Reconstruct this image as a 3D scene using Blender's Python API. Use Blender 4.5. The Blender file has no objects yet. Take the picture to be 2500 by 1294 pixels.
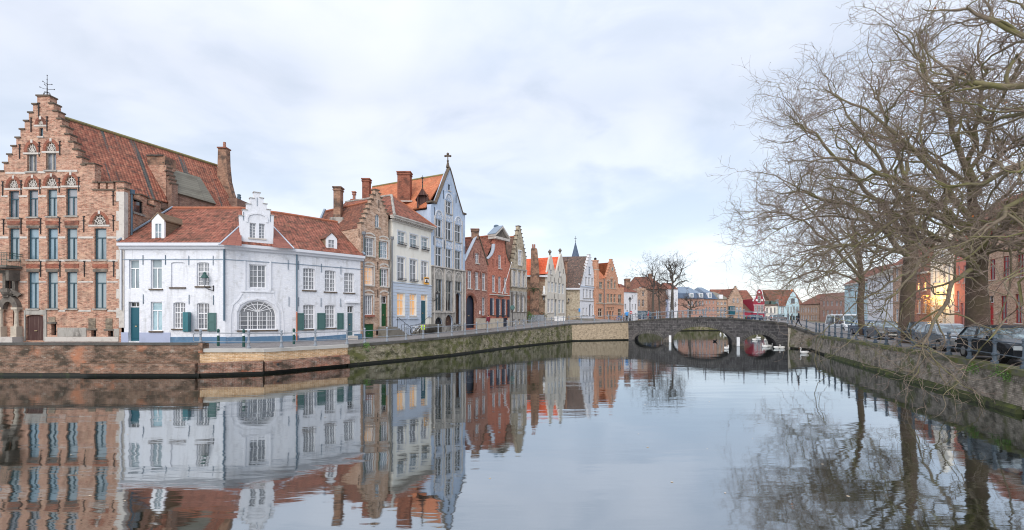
import bpy, math, random
import numpy as np
from mathutils import Vector
from mathutils.geometry import delaunay_2d_cdt
random.seed(7); rng=np.random.default_rng(11)
S=bpy.context.scene; COL=S.collection
# ---------------- camera, sky, sun, exposure ----------------
FP=1100.0; HZ=771.0; CZ=3.4
cam=bpy.data.cameras.new('camera'); co=bpy.data.objects.new('camera',cam); COL.objects.link(co)
co.location=(0,0,CZ); co.rotation_euler=(math.pi/2,0,0)
cam.sensor_width=36; cam.lens=36*FP/2500; cam.shift_y=(HZ-647)/2500; cam.clip_end=3000; cam.clip_start=.1
S.camera=co; S.render.resolution_x=1024; S.render.resolution_y=530
S.view_settings.view_transform='Standard'; S.view_settings.look='None'; S.view_settings.exposure=0.27; S.view_settings.gamma=1
W=bpy.data.worlds.new('World'); S.world=W; W.use_nodes=True
nt=W.node_tree; nt.nodes.clear(); N=nt.nodes.new; L=nt.links.new
SUN_EL=math.radians(38); SUN_AZ=math.radians(195)   # azimuth clockwise from +Y: behind the camera, to its left
out=N('ShaderNodeOutputWorld'); add=N('ShaderNodeAddShader'); L(add.outputs[0],out.inputs[0])
sky=N('ShaderNodeTexSky'); sky.sky_type='NISHITA'; sky.sun_disc=False; sky.sun_elevation=SUN_EL; sky.sun_rotation=SUN_AZ
b1=N('ShaderNodeBackground'); b1.inputs[1].default_value=0.05; L(sky.outputs[0],b1.inputs[0]); L(b1.outputs[0],add.inputs[0])
b2=N('ShaderNodeBackground'); L(b2.outputs[0],add.inputs[1])
tc=N('ShaderNodeTexCoord'); sp=N('ShaderNodeSeparateXYZ'); L(tc.outputs['Generated'],sp.inputs[0])
def mth(op,a,b=None,c=None):
    n=N('ShaderNodeMath'); n.operation=op
    for i,x in enumerate((a,b,c)):
        if x is None: continue
        if isinstance(x,(int,float)): n.inputs[i].default_value=x
        else: L(x,n.inputs[i])
    return n.outputs[0]
zz=mth('ADD',mth('MAXIMUM',sp.outputs[2],0.0),0.26)
cx=mth('DIVIDE',sp.outputs[0],zz); cy=mth('DIVIDE',sp.outputs[1],zz)
def cloud(rot,sx,sy,scale,detail,lo,hi,dist=0.6,off=0.0):
    cb=N('ShaderNodeCombineXYZ'); L(cx,cb.inputs[0]); L(cy,cb.inputs[1]); cb.inputs[2].default_value=off
    mp=N('ShaderNodeMapping'); mp.inputs['Rotation'].default_value=(0,0,math.radians(rot)); mp.inputs['Scale'].default_value=(sx,sy,1); L(cb.outputs[0],mp.inputs[0])
    n=N('ShaderNodeTexNoise'); n.inputs['Scale'].default_value=scale; n.inputs['Detail'].default_value=detail; n.inputs['Roughness'].default_value=.5; n.inputs['Distortion'].default_value=dist
    L(mp.outputs[0],n.inputs[0])
    r=N('ShaderNodeMapRange'); r.interpolation_type='SMOOTHSTEP'; r.inputs[1].default_value=lo; r.inputs[2].default_value=hi; L(n.outputs[0],r.inputs[0]); return r.outputs[0]
def mixc(f,a,b):
    m=N('ShaderNodeMix'); m.data_type='RGBA'
    L(f,m.inputs[0]) if not isinstance(f,(int,float)) else None
    for i,x in ((6,a),(7,b)):
        if isinstance(x,tuple): m.inputs[i].default_value=(*x,1)
        else: L(x,m.inputs[i])
    return m.outputs[2]
c1=cloud(35,1.0,1.0,1.1,6,.38,.62,.5,3.1); c2=cloud(-15,1.0,1.15,2.1,7,.40,.68,.3,9.0)
colr=mixc(c1,(.52,.57,.645),(.66,.685,.745))
colr=mixc(mth('MULTIPLY',c2,.65),colr,(.80,.80,.835)); c3=cloud(-30,1.0,1.3,2.9,8,.43,.68,.4,17.0); colr=mixc(mth('MULTIPLY',c3,.8),colr,(.53,.57,.635)); c4=cloud(30,1.0,.8,.8,4,.52,.66,.3,27.0); colr=mixc(mth('MULTIPLY',c4,.45),colr,(.86,.85,.875))
hz=N('ShaderNodeMapRange'); hz.inputs[1].default_value=.28; hz.inputs[2].default_value=0.0; hz.interpolation_type='SMOOTHSTEP'; L(sp.outputs[2],hz.inputs[0])
colr=mixc(mth('MULTIPLY',hz.outputs[0],.45),colr,(.70,.69,.73))
L(colr,b2.inputs[0])
# overcast sky: the zenith is brighter than the horizon
zr=N('ShaderNodeMapRange'); zr.inputs[1].default_value=.42; zr.inputs[2].default_value=1; zr.inputs[3].default_value=.86; zr.inputs[4].default_value=1.65; L(sp.outputs[2],zr.inputs[0]); L(zr.outputs[0],b2.inputs[1])
sl=bpy.data.lights.new('sun','SUN'); sl.energy=1.75; sl.angle=math.radians(50); sl.color=(1,.95,.88)
so=bpy.data.objects.new('sun',sl); COL.objects.link(so)
sd=Vector((math.sin(SUN_AZ)*math.cos(SUN_EL),math.cos(SUN_AZ)*math.cos(SUN_EL),math.sin(SUN_EL)))
so.rotation_euler=sd.to_track_quat('Z','Y').to_euler(); so.location=(0,-20,30)
# ---------------- materials ----------------
class NB:
    def __init__(s,name):
        m=bpy.data.materials.new(name); m.use_nodes=True; s.m=m; s.t=m.node_tree; s.p=s.t.nodes['Principled BSDF']; s.n=s.t.nodes.new; s.l=s.t.links.new
        s.uv=s.n('ShaderNodeUVMap').outputs[0]
    def mapped(s,sx,sy,src=None):
        mp=s.n('ShaderNodeMapping'); mp.inputs['Scale'].default_value=(sx,sy,(sx+sy)/2); s.l(src or s.uv,mp.inputs[0]); return mp.outputs[0]
    def noise(s,scale,detail=4,sx=1,sy=1,rough=.6,src=None):
        n=s.n('ShaderNodeTexNoise'); n.inputs['Scale'].default_value=scale; n.inputs['Detail'].default_value=detail; n.inputs['Roughness'].default_value=rough
        s.l(s.mapped(sx,sy,src),n.inputs[0]); return n.outputs[0]
    def rng(s,x,lo,hi,a=0,b=1):
        r=s.n('ShaderNodeMapRange'); r.inputs[1].default_value=lo; r.inputs[2].default_value=hi; r.inputs[3].default_value=a; r.inputs[4].default_value=b; s.l(x,r.inputs[0]); return r.outputs[0]
    def mix(s,f,a,b,bt='MIX'):
        m=s.n('ShaderNodeMix'); m.data_type='RGBA'; m.blend_type=bt
        if isinstance(f,(int,float)): m.inputs[0].default_value=f
        else: s.l(f,m.inputs[0])
        for i,x in ((6,a),(7,b)):
            if isinstance(x,tuple): m.inputs[i].default_value=(*x,1)
            else: s.l(x,m.inputs[i])
        return m.outputs[2]
    def bump(s,h,strength,dist):
        b=s.n('ShaderNodeBump'); b.inputs['Strength'].default_value=strength; b.inputs['Distance'].default_value=dist; s.l(h,b.inputs['Height']); s.l(b.outputs[0],s.p.inputs['Normal'])
    def layers(s,c,ls):
        # each layer: (colour, noise scale, lo, hi, amount, sx, sy)
        for (col,sc,lo,hi,am,*r) in ls:
            sx,sy=r if r else (1,1)
            f=s.rng(s.noise(sc,5,sx,sy),lo,hi,0,am); c=s.mix(f,c,col)
        return c
MT={}
def plain(name,col,rough=.7,metal=0,ls=(),spec=.4,bmp=None):
    b=NB(name); b.p.inputs['Roughness'].default_value=rough; b.p.inputs['Metallic'].default_value=metal; b.p.inputs['Specular IOR Level'].default_value=spec
    c=b.layers(b.mix(0.0,col,col),ls); b.t.links.new(c,b.p.inputs['Base Color'])
    if bmp: b.bump(b.noise(bmp[0],4),bmp[1],bmp[2])
    MT[name]=b.m; return b.m
def brick(name,c1,c2,mort,ls=(),bw=.23,rh=.075,ms=.010,rough=.92,offset=.5,dark=None):
    b=NB(name); b.p.inputs['Roughness'].default_value=rough; b.p.inputs['Specular IOR Level'].default_value=.25
    t=b.n('ShaderNodeTexBrick'); t.offset=offset; t.inputs['Scale'].default_value=1; t.inputs['Brick Width'].default_value=bw; t.inputs['Row Height'].default_value=rh; t.inputs['Mortar Size'].default_value=ms; t.inputs['Mortar Smooth'].default_value=.3
    t.inputs['Color1'].default_value=(*c1,1); t.inputs['Color2'].default_value=(*c2,1); t.inputs['Mortar'].default_value=(*mort,1); b.l(b.uv,t.inputs[0])
    c=t.outputs[0]
    # clumps of darker and paler bricks
    c=b.mix(b.rng(b.noise(2.6,6,1,2.2,.75),.42,.62,0,.6),c,tuple(x*.45 for x in c1) if dark is None else dark)
    c=b.mix(b.rng(b.noise(3.7,6,1.3,3,.75),.5,.68,0,.5),c,tuple(min(1,x*1.35+.03) for x in c2))
    c=b.layers(c,ls); b.l(c,b.p.inputs['Base Color']); b.bump(t.outputs[1],-.5,.012); MT[name]=b.m; return b.m
def tiles(name,c1,c2,ls=(),tw=.20,th=.22,gap=(.10,.04,.03),bs=.9):
    b=NB(name); b.p.inputs['Roughness'].default_value=.85; b.p.inputs['Specular IOR Level'].default_value=.3
    t=b.n('ShaderNodeTexBrick'); t.offset=0; t.inputs['Scale'].default_value=1; t.inputs['Brick Width'].default_value=tw; t.inputs['Row Height'].default_value=th; t.inputs['Mortar Size'].default_value=.014; t.inputs['Mortar Smooth'].default_value=1
    t.inputs['Color1'].default_value=(*c1,1); t.inputs['Color2'].default_value=(*c2,1); t.inputs['Mortar'].default_value=(*gap,1); b.l(b.uv,t.inputs[0])
    c=t.outputs[0]; c=b.layers(c,ls); b.l(c,b.p.inputs['Base Color'])
    sx=b.n('ShaderNodeSeparateXYZ'); b.l(b.uv,sx.inputs[0])
    def m(op,a,v):
        n=b.n('ShaderNodeMath'); n.operation=op; b.l(a,n.inputs[0]); 
        if isinstance(v,(int,float)): n.inputs[1].default_value=v
        elif v is not None: b.l(v,n.inputs[1])
        return n.outputs[0]
    w=m('ABSOLUTE',m('SINE',m('MULTIPLY',sx.outputs[0],math.pi/tw),None),None); v=m('FRACT',m('MULTIPLY',sx.outputs[1],1/th),None)
    h=m('ADD',m('MULTIPLY',w,.6),m('MULTIPLY',v,-.6)); b.bump(h,bs,.06); MT[name]=b.m; return b.m
DK=(.035,.03,.025); LICH=(.30,.27,.16)
MORT=(.40,.33,.27)
brick('brick_old',(.42,.175,.115),(.57,.34,.24),(.50,.42,.34),[((.07,.05,.04),3.2,.50,.66,.7,1,2.4),((.60,.40,.28),1.9,.52,.68,.5),((.13,.09,.07),.7,.54,.74,.6)])
brick('brick_buff',(.42,.24,.16),(.58,.38,.27),(.55,.48,.40),[((.08,.055,.04),3.4,.50,.66,.65,1,2.4),((.62,.50,.42),2.0,.52,.68,.5),((.12,.08,.06),.8,.54,.74,.5)])
brick('brick_red',(.34,.13,.095),(.48,.24,.18),(.38,.27,.22),[((.07,.03,.03),2.6,.5,.68,.6,1,2),((.45,.24,.18),1.4,.55,.72,.4)])
brick('brick_bright',(.47,.14,.09),(.58,.23,.16),(.40,.21,.16),[((.12,.04,.03),2.6,.52,.68,.6,1,2),((.52,.22,.15),1.1,.55,.72,.5)])
brick('brick_orange',(.55,.24,.14),(.66,.35,.22),(.60,.42,.32),[((.16,.06,.04),2.6,.55,.7,.5,1,2)])
brick('brick_pink',(.40,.19,.14),(.52,.30,.23),(.50,.40,.34),[((.16,.08,.06),2.0,.55,.7,.5)])
brick('brick_grey',(.22,.17,.12),(.34,.27,.19),(.32,.28,.24),[((.06,.05,.045),1.6,.48,.66,.7)])
brick('brick_brown',(.20,.11,.08),(.30,.17,.12),(.34,.28,.25),[((.08,.05,.045),1.2,.48,.68,.6)])
brick('brick_stain',(.30,.19,.13),(.42,.29,.19),(.36,.30,.24),[((.08,.06,.04),1.1,.45,.66,.7),((.40,.09,.05),.5,.52,.66,.7)])
brick('chimney_brick',(.27,.08,.05),(.36,.13,.08),(.22,.14,.11),[((.05,.035,.03),1.5,.48,.66,.7)])
brick('chimney_old',(.30,.15,.10),(.40,.23,.15),(.3,.24,.19),[((.06,.05,.045),1.3,.45,.62,.8)])
brick('quay_brick',(.155,.08,.055),(.29,.165,.11),(.24,.19,.15),[((.035,.03,.022),1.0,.46,.62,.85,1,1.6),((.42,.16,.08),.6,.55,.68,.6),((.42,.37,.31),1.9,.58,.7,.5,1,2),((.04,.035,.02),.28,.5,.68,.7)],ms=.014)
brick('quay_yellow',(.50,.29,.14),(.60,.40,.23),(.66,.54,.40),[((.26,.12,.06),5,.60,.68,.6)],bw=.26,rh=.085,ms=.014)
brick('quay_red',(.17,.07,.05),(.30,.15,.10),(.32,.26,.21),[((.035,.03,.022),1.6,.45,.62,.85),((.46,.13,.06),.7,.55,.7,.6),((.36,.33,.30),2.6,.58,.7,.5)],ms=.014)
brick('quay_moss',(.17,.14,.09),(.32,.28,.20),(.20,.18,.13),[((.085,.09,.022),1.1,.46,.60,.85),((.035,.035,.018),2.4,.5,.64,.85),((.40,.36,.29),3.0,.58,.7,.6),((.05,.055,.02),.35,.5,.64,.7)],bw=.3,rh=.11,ms=.02)
brick('quay_buff',(.34,.26,.17),(.46,.36,.25),(.38,.32,.25),[((.12,.09,.06),2.6,.5,.66,.6)],ms=.012)
brick('quay_pale',(.26,.22,.18),(.42,.36,.30),(.24,.21,.17),[((.06,.055,.04),1.7,.46,.62,.8),((.10,.11,.035),.8,.52,.64,.85),((.50,.46,.42),3,.58,.7,.5)],ms=.016)
brick('bridge_stone',(.06,.056,.058),(.125,.115,.115),(.26,.25,.24),[((.03,.03,.03),1.6,.5,.66,.7),((.22,.20,.18),2.4,.60,.7,.5)],bw=.75,rh=.34,ms=.014)
plain('voussoir',(.07,.065,.063),.9,ls=[((.18,.165,.155),1.5,.48,.68,.8)]); plain('joint',(.25,.24,.225),.9)
WD=((.42,.42,.42),.6,.5,.8,.35,3.0,.5)
brick('white_brick',(.72,.725,.75),(.68,.685,.72),(.58,.60,.67),[((.42,.42,.42),2.0,.55,.70,.6),((.40,.40,.40),1.1,.52,.72,.55,3.0,.30)],rh=.07,ms=.006,dark=(.62,.64,.70))
plain('blue_paint_brick',(.10,.19,.30),.8,ls=[((.24,.31,.38),2.2,.55,.7,.6),((.06,.09,.12),.9,.55,.72,.6)])
plain('lavender_paint',(.38,.42,.56),.85,ls=[((.28,.30,.38),1.2,.5,.75,.5)])
plain('white_render',(.70,.71,.75),.85,ls=[((.42,.42,.42),1.2,.55,.75,.5,3,.6)])
plain('cream_render',(.80,.765,.69),.85,ls=[((.50,.46,.38),.9,.5,.8,.5,2,.6)])
plain('pale_render',(.62,.58,.51),.85,ls=[((.38,.34,.28),.9,.5,.75,.6,2.5,.5)])
plain('paleblue_render',(.54,.60,.70),.85,ls=[((.42,.47,.55),.9,.5,.8,.5,2,.5)])
plain('surround_grey',(.60,.62,.66),.8)
plain('blue_render',(.44,.53,.67),.85,ls=[((.25,.30,.38),1.0,.48,.72,.7,2,.6),((.55,.60,.66),2.4,.55,.7,.5)])
plain('grey_stone',(.36,.34,.31),.9,ls=[((.11,.10,.09),1.3,.46,.64,.75,2,.6),((.54,.50,.45),2.5,.52,.68,.5)],bmp=(8,.4,.02))
plain('dark_stone',(.15,.13,.11),.9,ls=[((.045,.04,.038),1.8,.45,.65,.7),((.34,.31,.27),3,.55,.7,.4)],bmp=(8,.4,.02))
plain('pale_stone',(.50,.44,.36),.9,ls=[((.28,.24,.19),1.6,.5,.66,.6),((.12,.10,.08),2.7,.58,.72,.5)],bmp=(8,.3,.01))
plain('white_stone',(.54,.50,.46),.9,ls=[((.30,.27,.24),2.4,.5,.66,.6)])
plain('rubble',(.42,.36,.27),.95,ls=[((.19,.15,.11),2.6,.48,.62,.75),((.60,.53,.42),3.4,.52,.66,.6),((.32,.19,.13),1.5,.55,.68,.5)],bmp=(5,.6,.04))
plain('magenta',(.33,.03,.06),.8,ls=[((.20,.03,.045),1.8,.5,.72,.5)])
plain('pink_red',(.55,.20,.16),.85,ls=[((.38,.10,.09),1.8,.5,.75,.5)])
plain('aqua',(.46,.62,.68),.85); plain('yellow_lit_wall',(.74,.50,.20),.85,ls=[((.6,.4,.18),.8,.5,.8,.4)])  # the yellow is warm lamp light put into the wall colour
RM=[((.065,.035,.025),2.2,.50,.62,.75),((.075,.045,.03),.55,.46,.66,.6),((.40,.20,.145),3.4,.58,.70,.6),((.20,.17,.08),1.4,.60,.75,.4)]
tiles('roof_red',(.23,.078,.052),(.34,.13,.088),RM,tw=.24,th=.26,bs=1)
tiles('roof_main',(.27,.09,.06),(.42,.17,.11),[((.06,.045,.04),2.6,.50,.64,.7),((.075,.09,.09),.75,.565,.60,.95,1.9,.08),((.44,.26,.17),3.2,.56,.70,.55),((.07,.045,.035),.5,.5,.7,.5)],tw=.21,th=.2)
tiles('roof_orange',(.48,.15,.07),(.60,.22,.11),[((.26,.11,.06),1.1,.48,.68,.6),((.36,.28,.10),1.0,.60,.72,.5),((.16,.07,.05),.5,.55,.72,.6)],tw=.18,th=.2,bs=.5)
tiles('roof_bright',(.66,.11,.045),(.74,.16,.07),[((.42,.08,.04),1.2,.5,.7,.5)],tw=.3,th=.3)
tiles('roof_dark',(.16,.065,.045),(.26,.11,.07),[((.05,.035,.03),1.8,.48,.66,.7),((.32,.15,.10),2.6,.58,.7,.5)])
tiles('roof_brown',(.14,.085,.065),(.22,.135,.10),[((.07,.05,.04),1.8,.46,.66,.6)])
tiles('roof_mixed',(.10,.085,.075),(.17,.11,.09),[((.05,.045,.04),2.2,.48,.62,.7),((.42,.22,.16),3.8,.58,.66,.8),((.26,.24,.21),3.0,.60,.7,.6)],tw=.2,th=.2)
tiles('roof_grey',(.19,.18,.15),(.25,.24,.20),[((.11,.10,.08),.8,.5,.7,.6)],tw=2.5,th=.2,gap=(.10,.095,.08))
tiles('roof_wood',(.20,.14,.09),(.25,.18,.12),tw=1.2,th=.16); tiles('slate_blue',(.075,.105,.16),(.105,.14,.20),tw=.3,th=.2,bs=.3,gap=(.05,.08,.13))
tiles('lead_roof',(.17,.22,.29),(.20,.25,.32),tw=.7,th=5,bs=.3,gap=(.12,.16,.2)); tiles('tile_hung',(.22,.085,.065),(.30,.12,.09),tw=.5,th=.10,bs=.4,gap=(.13,.05,.04))
plain('ridge_moss',(.24,.22,.10),.95,ls=[((.36,.17,.10),2,.5,.7,.7),((.10,.10,.07),1,.5,.7,.7)]); plain('ridge_tile',(.38,.14,.08),.9,ls=[((.12,.07,.05),2,.5,.7,.7)])
plain('coping_dark',(.085,.08,.072),.95,ls=[((.03,.027,.023),1.6,.45,.66,.7),((.20,.19,.17),2.6,.6,.72,.5)])
plain('coping_brown',(.13,.10,.075),.95,ls=[((.05,.04,.035),2,.45,.7,.7)])
plain('coping_pale',(.42,.40,.37),.9,ls=[((.26,.25,.23),1.0,.5,.7,.6)])
plain('coping_moss',(.13,.125,.095),.95,ls=[((.12,.13,.025),1.6,.42,.58,.9),((.05,.05,.035),2.5,.5,.66,.7)])
plain('wet_stone',(.012,.012,.008),.5,ls=[((.035,.045,.012),2.6,.55,.66,.8)])
plain('moss_green',(.055,.065,.025),.95,ls=[((.10,.12,.025),1.6,.5,.64,.8),((.02,.02,.015),2.6,.5,.64,.8)])
plain('lead',(.24,.30,.37),.6,.3); plain('lead_light',(.46,.51,.58),.6,.2)
plain('gutter_white',(.60,.61,.65),.6); plain('wood_white',(.76,.76,.78),.45); plain('frame_teal',(.03,.075,.10),.4); plain('frame_green',(.03,.085,.055),.4)
plain('frame_black',(.02,.022,.025),.4); plain('frame_red',(.33,.03,.03),.5); plain('door_teal',(.012,.09,.125),.35); plain('door_green',(.012,.085,.03),.4); plain('door_greengrey',(.075,.14,.16),.5)
plain('shutter_green',(.065,.14,.135),.5); plain('shutter_teal',(.04,.17,.20),.5); plain('door_brown',(.10,.05,.03),.6,ls=[((.045,.025,.02),3,.45,.65,.7,4,.4)]); plain('door_grey',(.34,.37,.40),.5); plain('door_navy',(.02,.03,.055),.4); plain('door_red',(.42,.03,.035),.4)
plain('cellar_wood',(.065,.03,.027),.8,ls=[((.15,.10,.085),2,.5,.65,.7,6,.3)])
plain('iron',(.02,.018,.02),.6); plain('pipe_blue',(.085,.14,.19),.5); plain('pipe_grey',(.13,.14,.16),.5)
plain('railing',(.25,.275,.31),.5,.2,ls=[((.14,.15,.17),3,.5,.66,.7),((.45,.47,.5),4,.56,.7,.6)]); plain('railing_dark',(.10,.13,.165),.5,.2,ls=[((.26,.28,.31),3,.55,.7,.6)])
plain('bollard_green',(.015,.07,.06),.45); plain('white_mark',(.78,.78,.78),.5); plain('copper_green',(.03,.09,.08),.6)
plain('brass',(.5,.4,.25),.4,.8); plain('step_stone',(.19,.175,.15),.9,ls=[((.08,.07,.055),1.9,.45,.7,.6)])
brick('cobbles',(.22,.205,.205),(.28,.265,.26),(.14,.13,.125),[((.12,.115,.115),.5,.5,.68,.6)],bw=.2,rh=.14,ms=.012)
plain('earth',(.20,.17,.13),.95,ls=[((.10,.12,.05),.3,.45,.6,.7)])
plain('interior_dark',(.02,.022,.025),.8)
def glass(name,col,rough=.06,ls=(),em=0):
    b=NB(name); b.p.inputs['Roughness'].default_value=rough; b.p.inputs['IOR'].default_value=1.6
    b.p.inputs['Coat Weight'].default_value=.6; b.p.inputs['Coat Roughness'].default_value=.03
    c=b.layers(b.mix(0.0,col,col),ls); b.l(c,b.p.inputs['Base Color'])
    if em: b.l(c,b.p.inputs['Emission Color']); b.p.inputs['Emission Strength'].default_value=em
    MT[name]=b.m
glass('g_dark',(.018,.024,.028),ls=[((.12,.145,.17),1.4,.54,.68,.6)])
glass('g_curtain',(.25,.31,.34),ls=[((.10,.14,.17),.8,.52,.66,.7,3,.6)])
glass('g_net',(.27,.28,.30),ls=[((.18,.19,.21),1.1,.5,.64,.6,5,.7)])
glass('g_blue',(.22,.31,.37),ls=[((.09,.15,.19),.8,.52,.66,.7,3,.6)])
glass('g_grey',(.14,.15,.17),ls=[((.28,.29,.32),1.2,.5,.64,.6)])
glass('g_lit',(.78,.42,.17),ls=[((.55,.5,.45),1.3,.5,.60,.8,3,.3)],em=.32)
glass('g_glow',(1,.55,.12),em=2.2)
glass('g_aqua',(.36,.52,.58),ls=[((.2,.34,.4),.9,.5,.6,.6)])
GL=['g_net','g_grey','g_grey','g_curtain','g_dark']
# ---------------- mesh helpers ----------------
class MB:
    def __init__(s): s.v=[]; s.f=[]; s.mi=[]; s.marks=[]
    def mark(s,name): s.marks.append((len(s.f),name)); return s
    def split(s,parent,mat,default='stone_trim'):
        mk=s.marks if s.marks and s.marks[0][0]==0 else [(0,default)]+s.marks
        for i,(a,nm) in enumerate(mk):
            b=mk[i+1][0] if i+1<len(mk) else len(s.f)
            if b<=a: continue
            m=MB(); idx={}
            for f in s.f[a:b]:
                q=[]
                for v in f:
                    if v not in idx: idx[v]=len(m.v); m.v.append(s.v[v])
                    q.append(idx[v])
                m.f.append(tuple(q)); m.mi.append(0)
            m.build(nm,mat,parent)
    def poly(s,pts,mi=0):
        k=len(s.v); s.v+= [tuple(p) for p in pts]; s.f.append(tuple(range(k,k+len(pts)))); s.mi.append(mi)
    def hexa(s,p,mi=0):   # p: 8 points, bottom 4 (ccw) then top 4
        for q in ((3,2,1,0),(4,5,6,7),(0,1,5,4),(1,2,6,5),(2,3,7,6),(3,0,4,7)): s.poly([p[i] for i in q],mi)
    def box(s,x0,x1,y0,y1,z0,z1,mi=0):
        s.hexa([(x0,y0,z0),(x1,y0,z0),(x1,y1,z0),(x0,y1,z0),(x0,y0,z1),(x1,y0,z1),(x1,y1,z1),(x0,y1,z1)],mi)
    def tube(s,path,r,n=8,mi=0,cap=True,sy=1.0):
        P=[Vector(p) for p in path]; R=r if isinstance(r,(list,tuple)) else [r]*len(P); rings=[]
        prev=None
        for i,p in enumerate(P):
            d=(P[min(i+1,len(P)-1)]-P[max(i-1,0)]).normalized()
            a=prev if prev is not None else (Vector((0,0,1)) if abs(d.z)<.9 else Vector((1,0,0)))
            a=(a-d*a.dot(d)).normalized(); b=d.cross(a); prev=a
            k=len(s.v); s.v+=[tuple(p+(a*math.cos(2*math.pi*j/n)+b*math.sin(2*math.pi*j/n)*sy)*R[i]) for j in range(n)]; rings.append(k)
        for i in range(len(P)-1):
            for j in range(n): s.f.append((rings[i]+j,rings[i]+(j+1)%n,rings[i+1]+(j+1)%n,rings[i+1]+j)); s.mi.append(mi)
        if cap:
            s.f.append(tuple(rings[0]+j for j in range(n-1,-1,-1))); s.mi.append(mi); s.f.append(tuple(rings[-1]+j for j in range(n))); s.mi.append(mi)
    def lathe(s,c,prof,n=10,mi=0):
        s.tube([(c[0],c[1],c[2]+z) for r,z in prof],[max(r,.002) for r,z in prof],n,mi)
    def ball(s,c,r,n=8,mi=0,sc=(1,1,1)):
        m=6; k=len(s.v)
        for i in range(m+1):
            t=math.pi*i/m
            for j in range(n): a=2*math.pi*j/n; s.v.append((c[0]+r*sc[0]*math.sin(t)*math.cos(a),c[1]+r*sc[1]*math.sin(t)*math.sin(a),c[2]+r*sc[2]*math.cos(t)))
        for i in range(m):
            for j in range(n): s.f.append((k+i*n+j,k+(i+1)*n+j,k+(i+1)*n+(j+1)%n,k+i*n+(j+1)%n)); s.mi.append(mi)
    def build(s,name,mats,parent=None,loc=None,smooth=False,**tags):
        if loc is None: loc=parent['_o'] if parent is not None and '_o' in parent else (0,0,0)
        V=np.array(s.v,dtype=float).reshape(-1,3)-np.array(loc,dtype=float)
        me=bpy.data.meshes.new(name); me.from_pydata(V.tolist(),[],s.f); 
        if not isinstance(mats,(list,tuple)): mats=[mats]
        for m in mats: me.materials.append(MT[m] if isinstance(m,str) else m)
        me.polygons.foreach_set('material_index',s.mi)
        autouv(me,V+np.array(loc))
        if smooth: me.polygons.foreach_set('use_smooth',[True]*len(me.polygons))
        me.update()
        o=bpy.data.objects.new(name,me); COL.objects.link(o)
        if parent is not None: o.parent=parent
        else: o.location=loc
        o['_o']=tuple(float(v) for v in loc)
        for k,v in tags.items(): o[k]=v
        return o
def autouv(me,V):
    uvl=me.uv_layers.new(name='UVMap'); n=len(me.loops); uv=np.zeros((n,2))
    nl=len(me.polygons); nor=np.zeros(nl*3); me.polygons.foreach_get('normal',nor); nor=nor.reshape(-1,3)
    ls=np.zeros(nl,int); lt=np.zeros(nl,int); me.polygons.foreach_get('loop_start',ls); me.polygons.foreach_get('loop_total',lt)
    vi=np.zeros(n,int); me.loops.foreach_get('vertex_index',vi)
    pn=np.repeat(nor,lt,axis=0)
    t=np.stack([-pn[:,1],pn[:,0],np.zeros(n)],1); ln=np.linalg.norm(t,axis=1); flat=ln<.15
    t[flat]=(1,0,0); ln[flat]=1; t/=ln[:,None]; w=np.cross(pn,t); w[flat]=(0,1,0)
    P=V[vi]; uv[:,0]=(P*t).sum(1); uv[:,1]=(P*w).sum(1)
    uvl.data.foreach_set('uv',uv.ravel())
def thing(name,label,cat,loc=(0,0,0),group=None,kind=None):
    o=bpy.data.objects.new(name,None); COL.objects.link(o); o.location=loc; o.empty_display_size=.5
    o['label']=label; o['category']=cat
    if group: o['group']=group
    o['_o']=tuple(float(v) for v in loc); return o
def tag(o,label,cat,group=None):
    o['label']=label; o['category']=cat
    if group: o['group']=group
    return o
def dup(root,loc,rz=None,label=None):
    r=root.copy(); COL.objects.link(r); r.location=loc
    if rz is not None: r.rotation_euler=(0,0,rz)
    if label: r['label']=label
    for ch in list(root.children):
        c=ch.copy(); COL.objects.link(c); c.parent=r
        for g in list(ch.children): d=g.copy(); COL.objects.link(d); d.parent=c
    return r
def wp(px,py,D): return ((px-1250)*D/FP,D,CZ-(py-HZ)*D/FP)
class Fac:
    """a vertical facade plane between two measured ground points"""
    def __init__(s,x0,D0,x1,D1):
        s.A=np.array([(x0-1250)*D0/FP,D0]); s.B=np.array([(x1-1250)*D1/FP,D1]); s.setup()
    def setup(s):
        d=s.B-s.A; s.len=float(np.hypot(*d)); s.d=d/s.len; s.n=np.array([s.d[1],-s.d[0]])   # points to the camera side
        if s.n@(-s.A)<0: s.n=-s.n
    def depth(s,px):
        r=np.array([(px-1250)/FP,1.0]); n=np.array([-s.d[1],s.d[0]]); return float((n@s.A)/(n@r))
    def U(s,px):
        D=s.depth(px); return float(s.d@(np.array([(px-1250)*D/FP,D])-s.A))
    def uz(s,px,py): D=s.depth(px); return (s.U(px),CZ-(py-HZ)*D/FP)
    def P(s,u,z,d=0.0): q=s.A+s.d*u+s.n*d; return (float(q[0]),float(q[1]),z)
    def box(s,m,u0,u1,z0,z1,d0,d1,mi=0):
        P=s.P; m.hexa([P(u0,z0,d1),P(u1,z0,d1),P(u1,z0,d0),P(u0,z0,d0),P(u0,z1,d1),P(u1,z1,d1),P(u1,z1,d0),P(u0,z1,d0)],mi)
    def prism(s,m,pts,d0,d1,mi=0,holes=(),jamb=None,back=True):
        """polygon in (u,z) filled at d1 (front), sides back to d0"""
        fill(m,s,pts,holes,d1,mi)
        n=len(pts)
        for i in range(n):
            a=pts[i]; b=pts[(i+1)%n]; m.poly([s.P(*a,d1),s.P(*a,d0),s.P(*b,d0),s.P(*b,d1)],mi)
        jd=d1-(jamb or .2)
        for h in holes:
            for i in range(len(h)):
                a=h[i]; b=h[(i+1)%len(h)]; m.poly([s.P(*a,d1),s.P(*b,d1),s.P(*b,jd),s.P(*a,jd)],mi)
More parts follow.
